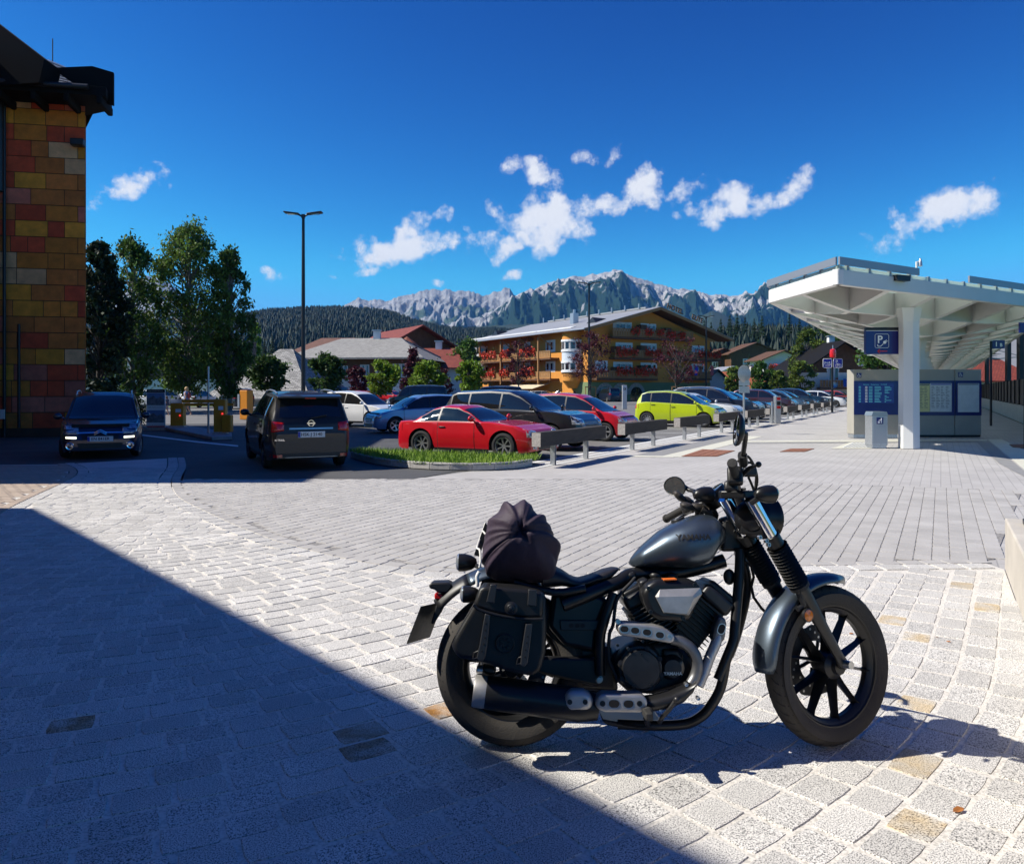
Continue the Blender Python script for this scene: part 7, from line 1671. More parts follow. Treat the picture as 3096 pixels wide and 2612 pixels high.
for k in range(7): p0, l0 = -1.0, 3 + k * 4.6; b = MB(); z = lambda t: AP_Z + .20 - .27 * (AP_T - t); b.prism([RP(-.8, l0, z(-.8)), RP(.1, l0, z(.1)), RP(.1, l0 + 4.4, z(.1)), RP(-.8, l0 + 4.4, z(-.8))], (0, 0, 1), .06); b.build('snow_guard', WINF, hotel)
p = RP(4.2, 9.5, AP_Z - .27 * (AP_T - 4.2)); b = MB(); b.box((p.x, p.y, p.z + .7), (.9, .9, 1.9), rz=.5); b.build('chimney', M_['galv'], hotel); b = MB(); b.tube([p + Vector((0, 0, 1.6)), p + Vector((0, 0, 2.2))], .2, 8); b.build('flue', M_['galv'], hotel)
for l0 in (2.2, 30): p = RP(2.0, l0, AP_Z - .27 * (AP_T - 2.0)); b = MB(); a = Vector((p.x, p.y, p.z)); b.add([a + EL * -1.2 + Vector((0, 0, .1)), a + EL * 1.2 + Vector((0, 0, .1)), a + Vector((0, 0, 1.0)) + ER * .2, a + ER * 2.6 + Vector((0, 0, .9))], [(0, 2, 1), (0, 3, 2), (1, 2, 3), (0, 1, 3)]); b.build('roof_dormer', M_['dark_steel'], hotel)
# left facade
for (x0, y0, x1, y1, pn) in ((600, 610, 660, 700, 2), (1140, 560, 1240, 665, 2), (872, 585, 925, 690, 2), (600, 855, 660, 938, 2), (1140, 825, 1240, 918, 2), (872, 835, 925, 935, 2)):
    u0, z1 = hl(x0, y0); u1, z0 = hl(x1, y1); fL.window(u0, u1, z0, z1, hotel, pn)
b1 = fL.balcony(hl(390, 0)[0], hl(1300, 0)[0], hl(1000, 780)[1], hl(1000, 695)[1], 1.5, hotel); b2 = fL.balcony(hl(395, 0)[0], hl(1300, 0)[0], hl(1000, 1030)[1], hl(1000, 942)[1], 1.5, hotel)
for x in (400, 670, 900, 1150): u = hl(x, 0)[0]; fL.slab(u - .12, u + .12, 2.4, EZ - .5, 1.42, 1.66, 'balcony_post', WOOD, hotel); b = MB(); b.tube([fL.P(u, EZ - .3, 1.5), fL.P(u - 1.5, EZ - 2.0, .1)], .09, 6); b.build('brace', WOOD, hotel)
zf1, zf2 = hl(1000, 690)[1], hl(1000, 937)[1]
for i, (x0, x1) in enumerate(((425, 500), (508, 610), (665, 775), (905, 1000), (1000, 1112))):
    fL.flowers(hl(x0, 0)[0], hl(x1, 0)[0], zf1, 1.6, hotel, i); fL.flowers(hl(x0, 0)[0], hl(x1 - 5, 0)[0], zf2, 1.6, hotel, 20 + i)
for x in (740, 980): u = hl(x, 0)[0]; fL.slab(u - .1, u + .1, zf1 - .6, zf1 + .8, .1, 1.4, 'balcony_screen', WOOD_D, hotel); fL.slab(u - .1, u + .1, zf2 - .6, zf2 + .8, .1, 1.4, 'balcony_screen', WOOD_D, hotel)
lettering('Hotel Elite', .95, WOOD_D, hotel, facing(fL.P(hl(890, 530)[0], hl(890, 530)[1], .05), -EL, (0, 0, 1)), bold=.01)
AWN = mat('cream_awning', (.62, .52, .36), .7); b = MB(); ua, ub = hl(770, 0)[0], hl(1190, 0)[0]; b.prism([fL.P(ua, 2.5, .1), fL.P(ub, 2.5, .1), fL.P(ub, 1.7, 3.0), fL.P(ua, 1.7, 3.0)], (0, 0, 1), .06); b.build('awning', AWN, hotel)
# bay towers
def bay(c, r_, z0, z1, par, rows, txt=True):
    n = 9
    def ring(rr_, z): return [Vector((c.x + rr_ * math.cos(a), c.y + rr_ * math.sin(a), z)) for a in [2 * math.pi * k / 24 for k in range(24)]]
    b = MB(); b.loft([ring(r_ * .45, z0 - 1.0), ring(r_ * .97, z0), ring(r_, z0), ring(r_, z1)], True, True, True); t = b.build('bay_tower', OCHRE, par, 30)
    for (za, zb_, kind) in rows:
        if kind == 'win':
            for zq in (za, zb_): b = MB(); b.loft([ring(r_ + .02, zq - .14), ring(r_ + .14, zq - .14), ring(r_ + .14, zq + .14), ring(r_ + .02, zq + .14)]); b.build('bay_cornice', WINF, t)
            for k in range(-3, 4):
                a = math.atan2(-c.y, -c.x) + k * .55; d = Vector((math.cos(a), math.sin(a), 0)); s_ = Vector((-d.y, d.x, 0)); hw = r_ * .25
                for nm, m, e, o0, o1 in (('window', WINF, 0, .0, .06), ('pane', WING, .1, .06, .075)):
                    q = MB(); p0 = c + d * r_ * .965; h0, h1 = za + .12 + e, zb_ - .12 - e
                    pts = [p0 - s_ * (hw - e) + d * o0, p0 + s_ * (hw - e) + d * o0, p0 + s_ * (hw - e) + d * o1, p0 - s_ * (hw - e) + d * o1]; q.prism([Vector((v.x, v.y, h0)) for v in pts], (0, 0, 1), h1 - h0); q.build(nm, m, t)
        else:
            b = MB(); b.loft([ring(r_ + .015, za), ring(r_ + .03, za), ring(r_ + .03, zb_), ring(r_ + .015, zb_)]); b.build('painted_panel', kind, t, 60)
    return t
FRESCO = mat('fresco', (.62, .66, .70), .8, c2=(.40, .46, .52), vscale=1.2)
bc = fL.P(hl(1500, 0)[0], 0, .35); bc = Vector((bc.x, bc.y, 0)); zz = lambda y: EYE + (HY - (900 + y / 4.182)) / F * (bc.y - 1.4)
bay(bc, 1.5, zz(1052), EZ - .2, hotel, [(zz(668), zz(540), 'win'), (zz(800), zz(684), FRESCO), (zz(930), zz(812), 'win')])
dv = (Vector((0, 0, 0)) - bc); dv.z = 0; dv.normalize(); rv = Vector((-dv.y, dv.x, 0))
for y, s_, tx in ((965, .42, 'WELLNESS-OASE'), (990, .40, 'INDOORPOOL'), (1012, .42, '* * * *')): lettering(tx, s_, WOOD_D, hotel, facing(bc + dv * 1.535 + Vector((0, 0, zz(y))), rv, (0, 0, 1)), bold=.008)
bc2 = fL.P(fL.u(1462), 0, .2); d2_ = bc2.y; z2 = lambda y: EYE + (HY - (900 + y / 4.182)) / F * d2_
bay(Vector((bc2.x, bc2.y, 0)), 1.35, z2(960), z2(560), hotel, [(z2(735), z2(632), 'win'), (z2(845), z2(750), FRESCO), (z2(955), z2(862), 'win')])
# right facade
for (x0, y0, x1, y1, pn) in ((405, 325, 610, 405, 3), (755, 345, 920, 425, 3), (440, 585, 620, 660, 3), (755, 595, 925, 670, 3), (1400, 625, 1530, 690, 3), (410, 830, 620, 910, 3), (755, 840, 930, 912, 3), (1390, 850, 1530, 920, 3), (175, 815, 305, 908, 2)):
    u0, z1 = hr(x0, y0); u1, z0 = hr(x1, y1); fR.window(u0, u1, z0, z1, hotel, pn)
for (x0, x1, yb, yt) in ((310, 1330, 515, 415), (335, 1665, 775, 680), (112, 880, 1022, 928), (1140, 1560, 1022, 940)):
    u0, u1 = hr(x0, 0)[0], hr(x1, 0)[0]; xm = (x0 + x1) / 2; fR.balcony(u0, u1, hr(xm, yb)[1], hr(xm, yt)[1], 1.3, hotel)
for i, (x0, x1, y) in enumerate(((535, 640, 425), (720, 800, 440), (855, 940, 445), (985, 1090, 470), (1120, 1210, 480), (350, 490, 680), (505, 615, 690), (715, 815, 695), (840, 915, 695), (985, 1100, 690), (1380, 1540, 715), (1570, 1665, 720), (350, 490, 925), (510, 630, 930), (640, 750, 930), (770, 860, 930))):
    fR.flowers(hr(x0, 0)[0], hr(x1, 0)[0], hr(x0, y)[1], 1.42, hotel, 50 + i)
for x, y0, y1 in ((720, 350, 430), (720, 610, 690), (720, 860, 930), (395, 620, 690), (395, 880, 930), (1030, 390, 450)): u = hr(x, 0)[0]; fR.slab(u - .5, u + .5, hr(x, y1)[1], hr(x, y0)[1], .05, 1.1, 'balcony_screen', WOOD_D, hotel)
ARCH = mat('arch_stone', (.35, .33, .29), .8)
for x in (285, 480, 680): 
    u, z = hr(x, 1140); s_ = 1.55; b = MB()
    for k in range(9):
        a0, a1 = math.pi * k / 9, math.pi * (k + .9) / 9; b2_ = MB(); b2_.prism([fR.P(u + s_ * math.cos(a) * q, .9 + s_ * 1.05 * math.sin(a) * q, .07) for a, q in ((a0, 1), (a1, 1), (a1, .68), (a0, .68))], fR.n, .08); b2_.build('arch_stone', ARCH, hotel)
    fR.slab(u - s_ * .66, u + s_ * .66, .0, 1.9, .06, .075, 'arch_window', WING, hotel)
# flags on the lower balcony
for x, m in ((1215, mat('flag_red', (.5, .02, .02), .7)), (1285, mat('flag_blue', (.01, .03, .4), .7)), (1340, mat('flag_brown', (.25, .12, .05), .7)), (1485, mat('flag_white_red', (.55, .1, .1), .7))):
    u, z = hr(x, 930); b = MB(); b.tube([fR.P(u, z - .4, 1.4), fR.P(u + .1, z + .8, 2.2)], .03, 5); fo = b.build('flag_pole', WINF, hotel); b = MB(); rows = [[fR.P(u + .1 + .5 * i / 4 + .05 * math.sin(j), z + .75 - j * .28, 2.15 - .1 * math.sin(i)) for i in range(5)] for j in range(6)]; b.grid(rows); b.build('flag', m, fo, 60)
# roof letters
for k, (tx, s_) in enumerate((('HOTEL', .95), ('ELITE', .95))):
    l = 0
    t_ = (13.4, 17.6)[k]; zz_ = AP_Z - .29 * (t_ - AP_T) + .8; e = (ER - Vector((0, 0, .29))).normalized(); lettering(tx, s_, WOOD_D, hotel, facing(RP(t_, rf0 + .3, zz_), e, Vector((0, 0, 1)) + Vector((e.x, e.y, 0)) * .29), extrude=.05, bold=.02)

# ------------------------------------------------------------------ other houses
def house(name, lab, o, e, L, Dp, hw, ridge_h, wallm, roofm, over=.8, ridge_along=True, base=0.0, wins=(), cat='house', hip=0.0, chimney=True, upper=None, group=None):
    """o nearest corner, e direction of the long wall to the right; ridge along e or across"""
    root = empty(name, (0, 0, 0)); tag(root, lab, cat, group); e = Vector(e).normalized(); n = Vector((-e.y, e.x, 0)); o = Vector(o)
    q = lambda u, v, z: o + e * u + n * v + Vector((0, 0, base + z))
    b = MB(); b.prism([q(0, 0, 0), q(L, 0, 0), q(L, Dp, 0), q(0, Dp, 0)], (0, 0, 1), hw); b.build('wall', wallm, root)
    if upper: b = MB(); k = .04; b.prism([q(-k, -k, hw * upper[1]), q(L + k, -k, hw * upper[1]), q(L + k, Dp + k, hw * upper[1]), q(-k, Dp + k, hw * upper[1])], (0, 0, 1), hw * (1 - upper[1])); b.build('upper_wall', upper[0], root)
    if ridge_along:
        sl_ = (ridge_h - hw) / (Dp / 2); dz = sl_ * over; b = MB(); th = Vector((0, 0, .2))
        v = [q(-over, -over, hw - dz), q(L + over, -over, hw - dz), q(L + over - hip, Dp / 2, ridge_h), q(-over + hip, Dp / 2, ridge_h), q(L + over, Dp + over, hw - dz), q(-over, Dp + over, hw - dz)]
        gw = MB(); gw.prism([q(0, 0, hw), q(0, Dp, hw), q(0 + hip * .9, Dp / 2, ridge_h - .1)], e, L if not hip else .01)
    else:
        sl_ = (ridge_h - hw) / (L / 2); dz = sl_ * over; b = MB(); th = Vector((0, 0, .2))
        v = [q(-over, Dp + over, hw - dz), q(-over, -over, hw - dz), q(L / 2, -over + hip, ridge_h), q(L / 2, Dp + over - hip, ridge_h), q(L + over, -over, hw - dz), q(L + over, Dp + over, hw - dz)]
        gw = MB(); gw.prism([q(0, 0, hw), q(L, 0, hw), q(L / 2, 0, ridge_h - .1)], n, Dp if not hip else .01)
    gw.build('gable', upper[0] if upper else wallm, root)
    b.add(v + [x + th for x in v], [(0, 1, 2, 3), (3, 2, 4, 5), (6, 9, 8, 7), (9, 11, 10, 8), (0, 6, 7, 1), (4, 10, 11, 5), (1, 7, 8, 2), (2, 8, 10, 4), (5, 11, 9, 3), (3, 9, 6, 0)] + ([(1, 2, 4), (0, 5, 3)] if hip else []))
    ro = uv_roof(b.build('roof', roofm, root))
    if chimney: b = MB(); c = q(L * .55, Dp * .5, ridge_h + .2); b.box(c, (.9, .9, 1.8)); b.build('chimney', WHITE_R, ro); b = MB(); b.box(c + Vector((0, 0, 1.0)), (1.2, 1.2, .15)); b.build('chimney_cap', M_['galv'], ro)
    f = Facade(o, e); f.n = -n; g = Facade(o, n); g.n = -e
    for (side, u, z, w, h) in wins:
        ff = f if side == 'f' else g; ff.window(u - w / 2, u + w / 2, base + z, base + z + h, root, 2, .08, True, .12)
    return root, f, g, q
def dirn(deg): return Vector((math.sin(R(deg)), math.cos(R(deg)), 0))
# shingle-roofed hall, its hip coming down low
p = AT(700, 1180, 74); house('shingle_roof_house', 'low house under a big pale stone shingle hip roof behind the round trees', Vector((p.x - 1.5, 74, 0)), dirn(96), 8.6, 13, 1.2, 5.5, WHITE_R, SHINGLE, 1.0, True, hip=4.6, chimney=False)
# grey-roofed chalet
p = AT(860, 1180, 98); h_, f_, g_, q_ = house('grey_roof_chalet', 'white and wood chalet under a pale grey shingle roof beside the street lamp', Vector((p.x + 1, 100, 0)), dirn(98), 15.5, 13, 5.9, 8.3, WHITE_R, SLATE, 1.4, True, hip=5, wins=[('f', 9.0, 3.2, 1.1, 1.5), ('f', 11.0, 3.2, 1.1, 1.5), ('f', 13.5, 3.1, 1.8, 1.7), ('f', 3.2, 3.2, 1.5, 1.4), ('f', 6.0, 3.2, 1.5, 1.4)], upper=(WOOD_D, .5))
b = MB(); c = q_(2.4, -1.6, 4.2); b.lathe([(0, .55), (.8, .42), (1.5, .1), (1.55, .0)], c, (0, 0, 1), n=16); b.tube([c, c + Vector((0, 0, -2))], .05, 6); b.build('parasol', WINF, h_, 50); f_.balcony(.5, 5.2, 2.3, 3.3, 1.6, h_)
b = MB(); f_.flowers(4.0, 5.2, 3.2, 1.7, h_, 77)
# brown roof behind it
p = AT(850, 1180, 116); house('brown_roof_house', 'brown tiled roof of a house rising behind the grey chalet', Vector((p.x, 118, 0)), dirn(95), 12, 14, 6.6, 9.6, WHITE_R, BROWNT, 1.2, True, hip=4.5, chimney=False)
# red-roofed complex
p = AT(1190, 1180, 112); h_, f_, g_, q_ = house('red_roof_house', 'tall chalet with steep dark red tile roof behind the purple trees', Vector((-19.5, 114, 0)), dirn(60), 13, 15, 7.4, 11.0, WHITE_R, REDT, 1.6, False, wins=[('f', 4.5, 5.2, 1.4, 1.6), ('f', 8.5, 5.2, 1.4, 1.6)], upper=(WOOD_D, .6), chimney=False)
p = AT(1205, 1180, 106); h_, f_, g_, q_ = house('red_roof_annex', 'lower annex with dark red tile roof beside the tall chalet', Vector((p.x, 108, 0)), dirn(92), 8.2, 12, 4.9, 7.4, WHITE_R, REDT, 1.2, True, hip=2.5, wins=[('f', 2.2, 2.4, 1.5, 1.6), ('f', 5.6, 2.4, 1.5, 1.6)])
b = MB(); c = Vector((AT(1226, 1180, 106).x, 107.5, 5.0)); 
b.lathe([(1.7, 0), (1.7, 2.2), (1.75, 2.2)], c, (0, 0, 1), n=8); tw = b.build('tower', WHITE_R, h_); b = MB(); b.lathe([(2.1, 2.15), (1.2, 3.0), (0, 3.9)], c, (0, 0, 1), n=8); b.build('tower_roof', ORT, h_)
for k in range(3): a = R(-120 + k * 40); d = Vector((math.cos(a), math.sin(a), 0)); b = MB(); b.box(c + d * 1.63 + Vector((0, 0, 1.3)), (.8, .12, 1.1), rz=a + math.pi / 2); b.build('tower_window', WING, h_)
# dark modern building behind the birches
p = AT(345, 1180, 84); mb_ = empty('modern_building', (0, 0, 0)); tag(mb_, 'dark modern flat building with white base glimpsed behind the birches', 'building'); DKB = mat('dark_cladding', (.02, .022, .026), .6)
b = MB(); b.box((p.x + 4.5, 90, 3.6), (15, 8, 7.2)); b.build('dark_volume', DKB, mb_); b = MB(); b.box((p.x + 3.5, 85.5, 1.4), (16, .4, 2.6)); b.build('white_base', WHITE_R, mb_); b = MB(); b.box((p.x + 8.5, 86, 7.3), (7.5, 9, .3), rz=.0, M=Matrix.Rotation(R(-9), 3, 'Y')); b.build('roof_edge', M_['galv'], mb_); b = MB(); b.box((p.x + .4, 85.2, 4), (1.8, .3, 2.6)); b.build('white_pier', WHITE_R, mb_)
b = MB(); b.box((p.x - 1.5, 85.2, 2.0), (2.2, .1, 1.6)); b.build('window', WING, mb_)
# right: black and white house with the solar panels
p = AT(2415, 1180, 112); h_, f_, g_, q_ = house('gable_house', 'white house with big dark gable roof and two blue panels on its balcony', Vector((p.x + 1.5, 116, 0)), dirn(90), 13, 12, 4.3, 8.7, WHITE_R, ROOF_D, 2.2, False, wins=[('f', 5.0, 3.0, 1.6, 1.9), ('f', 11.2, .6, 1.8, 1.8), ('f', 9.4, 5.2, 1.0, 1.4)], upper=(WOOD_D, .96))
PANEL = mat('solar_panel', (.05, .10, .35), .15, coat=.6); PANEL2 = mat('solar_panel_glint', (.28, .22, .6), .3)
f_.balcony(2.6, 13, 1.9, 3.0, 1.2, h_)
for u, m in ((7.2, PANEL), (11.4, PANEL2)): b = MB(); b.prism([f_.P(u - 1.4, 2.0, 1.9), f_.P(u + 1.4, 2.0, 1.9), f_.P(u + 1.6, 3.1, 1.3), f_.P(u - 1.2, 3.1, 1.3)], (0, 0, 1), .08); b.build('solar_panel', m, h_)
b = MB(); b.lathe([(0, 0), (.3, .04), (.5, .16)], f_.P(4.6, 2.2, 1.6), (-.5, -1, .4), n=16); b.build('satellite_dish', M_['galv'], h_, 60)
p = AT(2250, 1180, 118); h_, f_, g_, q_ = house('orange_roof_house', 'long low house with orange tile roof and wooden balconies', Vector((p.x - 1, 122, 0)), dirn(88), 9.4, 9, 1.6, 4.3, WOOD, ORT, .7, True, wins=[('f', 6.5, .5, 1.4, 1.0), ('f', 3.0, .5, 1.4, 1.0)]); f_.slab(6.4, 8.4, 1.7, 2.8, .9, 1.0, 'shop_sign', M_['white_print'], h_)
p = AT(2190, 1180, 128); house('gabled_row_house', 'small row house with brown timber gables beside the orange roof', Vector((p.x + 2, 128, 0)), dirn(88), 5, 9, 2.0, 4.9, WHITE_R, BROWNT, .8, False, chimney=False)
p = AT(2148, 1180, 118); house('dark_cottage', 'dark little house between the hotel and the meadow', Vector((p.x - .2, 122, 0)), dirn(88), 4.6, 8, 2.4, 4.6, WHITE_R, WOOD_D, .8, False, chimney=False)
p = AT(3000, 1180, 92); h_, f_, g_, q_ = house('white_villa', 'white villa with red hip roof beyond the railway', Vector((p.x - .5, 96, 0)), dirn(95), 7.5, 8, 3.0, 5.4, WHITE_R, REDT, .9, True, hip=3, wins=[('f', 1.6, 1.0, 1.2, 1.4), ('f', 4.0, 1.0, 1.4, 1.4)])
p = AT(2980, 1180, 130); house('grey_roof_barn', 'large house with grey sheet roof behind the white villa', Vector((p.x, 136, 0)), dirn(92), 15, 12, 6.0, 10.5, WOOD_D, SHEET, 1.4, True)
# ------------------------------------------------------------------ meadow slope, forest hills, mountains
def fbm(p, o=5, l=2.0, g=.5):
    a, s, t = 1.0, 0.0, 0.0
    for i in range(o): s += a * mnoise.noise(p); t += a; p = p * l; a *= g
    return s / t
def ridged(p, o=5, l=2.1, g=.55):
    a, s, t = 1.0, 0.0, 0.0
    for i in range(o): s += a * (1 - 2 * abs(mnoise.noise(p))); t += a; p = p * l; a *= g
    return s / t
def poly(pts, x):
    if x <= pts[0][0]: return pts[0][1]
    for i in range(len(pts) - 1):
        if x <= pts[i + 1][0]: f = (x - pts[i][0]) / (pts[i + 1][0] - pts[i][0]); return pts[i][1] + (pts[i + 1][1] - pts[i][1]) * f
    return pts[-1][1]
DS = 1.4807
def slope_z(x, y):                                            # the meadow rising behind the car park on the right
    ang = x / max(y, 1); s = min(1, max(0, (ang - .20) / .08)); d = max(0, y - 135); return s * (min(d, 180) * .098 + max(0, d - 180) * .12)
b = MB(); rows = []
for j in range(9):
    y = 130 + j * 10; rows.append([Vector((x_, y, slope_z(x_, y) + .35 * fbm(Vector((x_ * .03, y * .03, 1))) - .05)) for x_ in [y * (.12 + .80 * i / 40) for i in range(41)]])
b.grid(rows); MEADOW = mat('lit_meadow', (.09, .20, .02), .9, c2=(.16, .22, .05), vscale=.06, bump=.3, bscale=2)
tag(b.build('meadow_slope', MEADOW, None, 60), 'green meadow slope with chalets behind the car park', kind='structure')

FOREST = mat('forest_floor', (.012, .028, .014), .95, var=.4, vscale=.05)
CONIF = bpy.data.materials.new('conifer'); CONIF.use_nodes = True
def leaf_mat(m, c, var=.35, trans=.25, rough=.6):
    n = m.node_tree.nodes; l = m.node_tree.links; p = n['Principled BSDF']; p.inputs['Roughness'].default_value = rough; p.inputs['Specular IOR Level'].default_value = .25
    g = n.new('ShaderNodeNewGeometry'); mr = n.new('ShaderNodeMapRange'); l.new(g.outputs['Random Per Island'], mr.inputs[0]); mr.inputs[3].default_value = 1 - var; mr.inputs[4].default_value = 1 + var
    hs = n.new('ShaderNodeHueSaturation'); hs.inputs['Color'].default_value = (*c, 1); l.new(mr.outputs[0], hs.inputs['Value'])
    mh = n.new('ShaderNodeMapRange'); l.new(g.outputs['Random Per Island'], mh.inputs[0]); mh.inputs[3].default_value = .485; mh.inputs[4].default_value = .515; l.new(mh.outputs[0], hs.inputs['Hue'])
    l.new(hs.outputs[0], p.inputs['Base Color'])
    if trans:
        t = n.new('ShaderNodeBsdfTranslucent'); l.new(hs.outputs[0], t.inputs[0]); mx = n.new('ShaderNodeMixShader'); mx.inputs[0].default_value = trans; l.new(p.outputs[0], mx.inputs[1]); l.new(t.outputs[0], mx.inputs[2]); l.new(mx.outputs[0], n['Material Output'].inputs[0])
    return m
leaf_mat(CONIF, (.009, .022, .014), .4, 0)
def leafmat(name, c, **k): m = bpy.data.materials.new(name); m.use_nodes = True; return leaf_mat(m, c, **k)
def spike(b, p, h, r_, rg, n=5, tiers=3):
    for t in range(tiers):
        z0 = h * (.08 + .28 * t); z1 = min(h, z0 + h * (.5 if t < tiers - 1 else .45)); rr_ = r_ * (1 - .28 * t); a0 = rg.uniform(0, 6)
        base = [p + Vector((rr_ * math.cos(a0 + 6.283 * k / n) * rg.uniform(.75, 1.2), rr_ * math.sin(a0 + 6.283 * k / n) * rg.uniform(.75, 1.2), z0 + rg.uniform(-.05, .05) * h)) for k in range(n)]
        b.add(base + [p + Vector((0, 0, z1))], [(k, (k + 1) % n, n) for k in range(n)])
def forest_hill(name, lab, prof, d0, d1, x0, x1, count, th, seed, base_z=0.0):
    """prof: skyline in photo pixels at distance d1; ground rises from d0 to d1"""
    rg = random.Random(seed); b = MB(); rows = []; nx, ny = 80, 14
    def hz(ang, d):
        px = CX + F * ang; top = EYE + (HY - poly(prof, px)) / F * d1 - th * .8; f = (d - d0) / (d1 - d0); f = max(0, min(1.0, f)); return base_z + (top - base_z) * (f ** .8) * (1 + .06 * fbm(Vector((ang * 14, d * .004, seed)))) 
    a0, a1 = (x0 - CX) / F, (x1 - CX) / F
    for j in range(ny + 1):
        d = d0 + (d1 + (d1 - d0) * .1 - d0) * j / ny; rows.append([Vector((a * d, d, hz(a, d))) for a in [a0 + (a1 - a0) * i / nx for i in range(nx + 1)]])
    b.grid(rows); tag(b.build(name, FOREST, None, 60), lab, kind='structure')
    t = MB()
    for k in range(count):
        a = rg.uniform(a0, a1); f = rg.random() ** .75; d = d0 + (d1 - d0) * (f if rg.random() > .12 else rg.uniform(.97, 1.0)); h = th * rg.uniform(.7, 1.25); spike(t, Vector((a * d, d, hz(a, d) - .5)), h, h * rg.uniform(.16, .23), rg, 5, 2)
    tag(t.build('forest', CONIF), f'dense dark conifer forest covering the {lab.split(",")[0]}', 'forest', kind='stuff')
P_L = [(x * DS, y * DS) for x, y in ((-100, 655), (300, 650), (490, 640), (560, 628), (620, 627), (690, 624), (720, 626), (760, 630), (800, 638), (850, 652), (900, 664), (960, 668), (1010, 666), (1060, 672), (1200, 684), (1500, 690))]
forest_hill('forest_hill', 'long forested hill behind the red roofs, under the mountain range', P_L, 420, 1150, 200, 2100, 17000, 11, 4)
P_R = [(x * DS, y * DS) for x, y in ((1560, 700), (1650, 672), (1720, 660), (1800, 650), (1900, 640), (2000, 650), (2091, 640), (2400, 620))]
forest_hill('valley_hill', 'forested hillside at the right behind the platform, beyond the railway', P_R, 380, 950, 2350, 3700, 7000, 12, 5)
P_S = [(x * DS, y * DS) for x, y in ((1400, 700), (1450, 676), (1490, 664), (1560, 662), (1640, 666), (1720, 672), (1850, 680), (2000, 690))]
forest_hill('wooded_slope', 'wooded slope above the meadow chalets, right of the hotel', P_S, 205, 320, 2090, 2900, 1500, 9, 6, 6.5)

ROCK = bpy.data.materials.new('limestone'); ROCK.use_nodes = True
def rock_nodes(m, rock, rock2, veg, veg_lo, veg_hi):
    n = m.node_tree.nodes; l = m.node_tree.links; p = n['Principled BSDF']; p.inputs['Roughness'].default_value = .95; p.inputs['Specular IOR Level'].default_value = .1
    g = n.new('ShaderNodeNewGeometry'); at = n.new('ShaderNodeAttribute'); at.attribute_name = 'fall'
    mp = n.new('ShaderNodeMapping'); mp.inputs['Scale'].default_value = (.02, .006, .008); l.new(g.outputs['Position'], mp.inputs[0])
    n1 = n.new('ShaderNodeTexNoise'); n1.inputs['Scale'].default_value = 1; n1.inputs['Detail'].default_value = 9; n1.inputs['Roughness'].default_value = .65; l.new(mp.outputs[0], n1.inputs['Vector'])
    r1 = n.new('ShaderNodeMapRange'); l.new(n1.outputs['Fac'], r1.inputs[0]); r1.inputs[1].default_value = .33; r1.inputs[2].default_value = .66
    mx = n.new('ShaderNodeMix'); mx.data_type = 'RGBA'; l.new(r1.outputs[0], mx.inputs[0]); mx.inputs[6].default_value = (*rock, 1); mx.inputs[7].default_value = (*rock2, 1)
    n2 = n.new('ShaderNodeTexNoise'); n2.inputs['Scale'].default_value = .0065; n2.inputs['Detail'].default_value = 8; n2.inputs['Roughness'].default_value = .6; l.new(g.outputs['Position'], n2.inputs['Vector'])
    s = n.new('ShaderNodeMath'); s.operation = 'MULTIPLY_ADD'; l.new(n2.outputs['Fac'], s.inputs[0]); s.inputs[1].default_value = 1.5; l.new(at.outputs['Fac'], s.inputs[2])
    r2 = n.new('ShaderNodeMapRange'); r2.interpolation_type = 'SMOOTHSTEP'; l.new(s.outputs[0], r2.inputs[0]); r2.inputs[1].default_value = veg_lo; r2.inputs[2].default_value = veg_hi
    m2 = n.new('ShaderNodeMix'); m2.data_type = 'RGBA'; l.new(r2.outputs[0], m2.inputs[0]); l.new(mx.outputs[2], m2.inputs[6]); m2.inputs[7].default_value = (*veg, 1); l.new(m2.outputs[2], p.inputs['Base Color'])
    b = n.new('ShaderNodeBump'); b.inputs['Strength'].default_value = 1.0; b.inputs['Distance'].default_value = 30; l.new(n1.outputs['Fac'], b.inputs['Height']); l.new(b.outputs[0], p.inputs['Normal'])
rock_nodes(ROCK, (.23, .23, .235), (.44, .435, .425), (.014, .032, .02), 1.18, 1.29)
ROCK2 = bpy.data.materials.new('limestone_far'); ROCK2.use_nodes = True; rock_nodes(ROCK2, (.17, .17, .175), (.36, .355, .35), (.06, .085, .05), 1.25, 1.45)
def mountain(name, lab, prof, d_ridge, d_foot, m, seed, amp, step=4, ny=80, foot=0.02, freq=.0042):
    xs = [prof[0][0] + (prof[-1][0] - prof[0][0]) * i / int((prof[-1][0] - prof[0][0]) / step) for i in range(int((prof[-1][0] - prof[0][0]) / step) + 1)]
    rows = []; fall = []
    for j in range(ny + 1):
        v = j / ny; row = []
        for px in xs:
            ang = (px - CX) / F; top = (HY - poly(prof, px)) / F * d_ridge
            wx = ang * d_ridge
            crag = 1 + (.018 * ridged(Vector((wx * .02, 3.1, seed)), 4) + .012 * mnoise.noise(Vector((wx * .08, seed, 2)))) 
            d = d_ridge + (d_foot - d_ridge) * v
            prof_z = (1 - v) ** 1.15 * .96 + foot * (1 - v)
            q = Vector((wx * freq + .35 * math.sin(v * 3 + wx * .002), v * .9 + seed, seed * 2.0))
            gul = ridged(q, 6)
            e = math.sin(min(1, max(0, v - .05) * 2.2) * math.pi / 2) * (1 - v) ** .5
            z = top * crag * prof_z + amp * gul * e * .55 + amp * .30 * ridged(Vector((wx * .016, v * 7, seed)), 5) * e
            dd = d - amp * .9 * gul * e
            row.append(Vector((ang * dd, dd, max(-2, z) + EYE * (1 - v)))); fall.append(v + .22 * gul * (1 if v > .1 else v * 10))
        rows.append(row)
    b = MB(); b.grid(rows); o = b.build(name, m, None, 70); a = o.data.attributes.new('fall', 'FLOAT', 'POINT'); a.data.foreach_set('value', fall); tag(o, lab, kind='structure'); return o
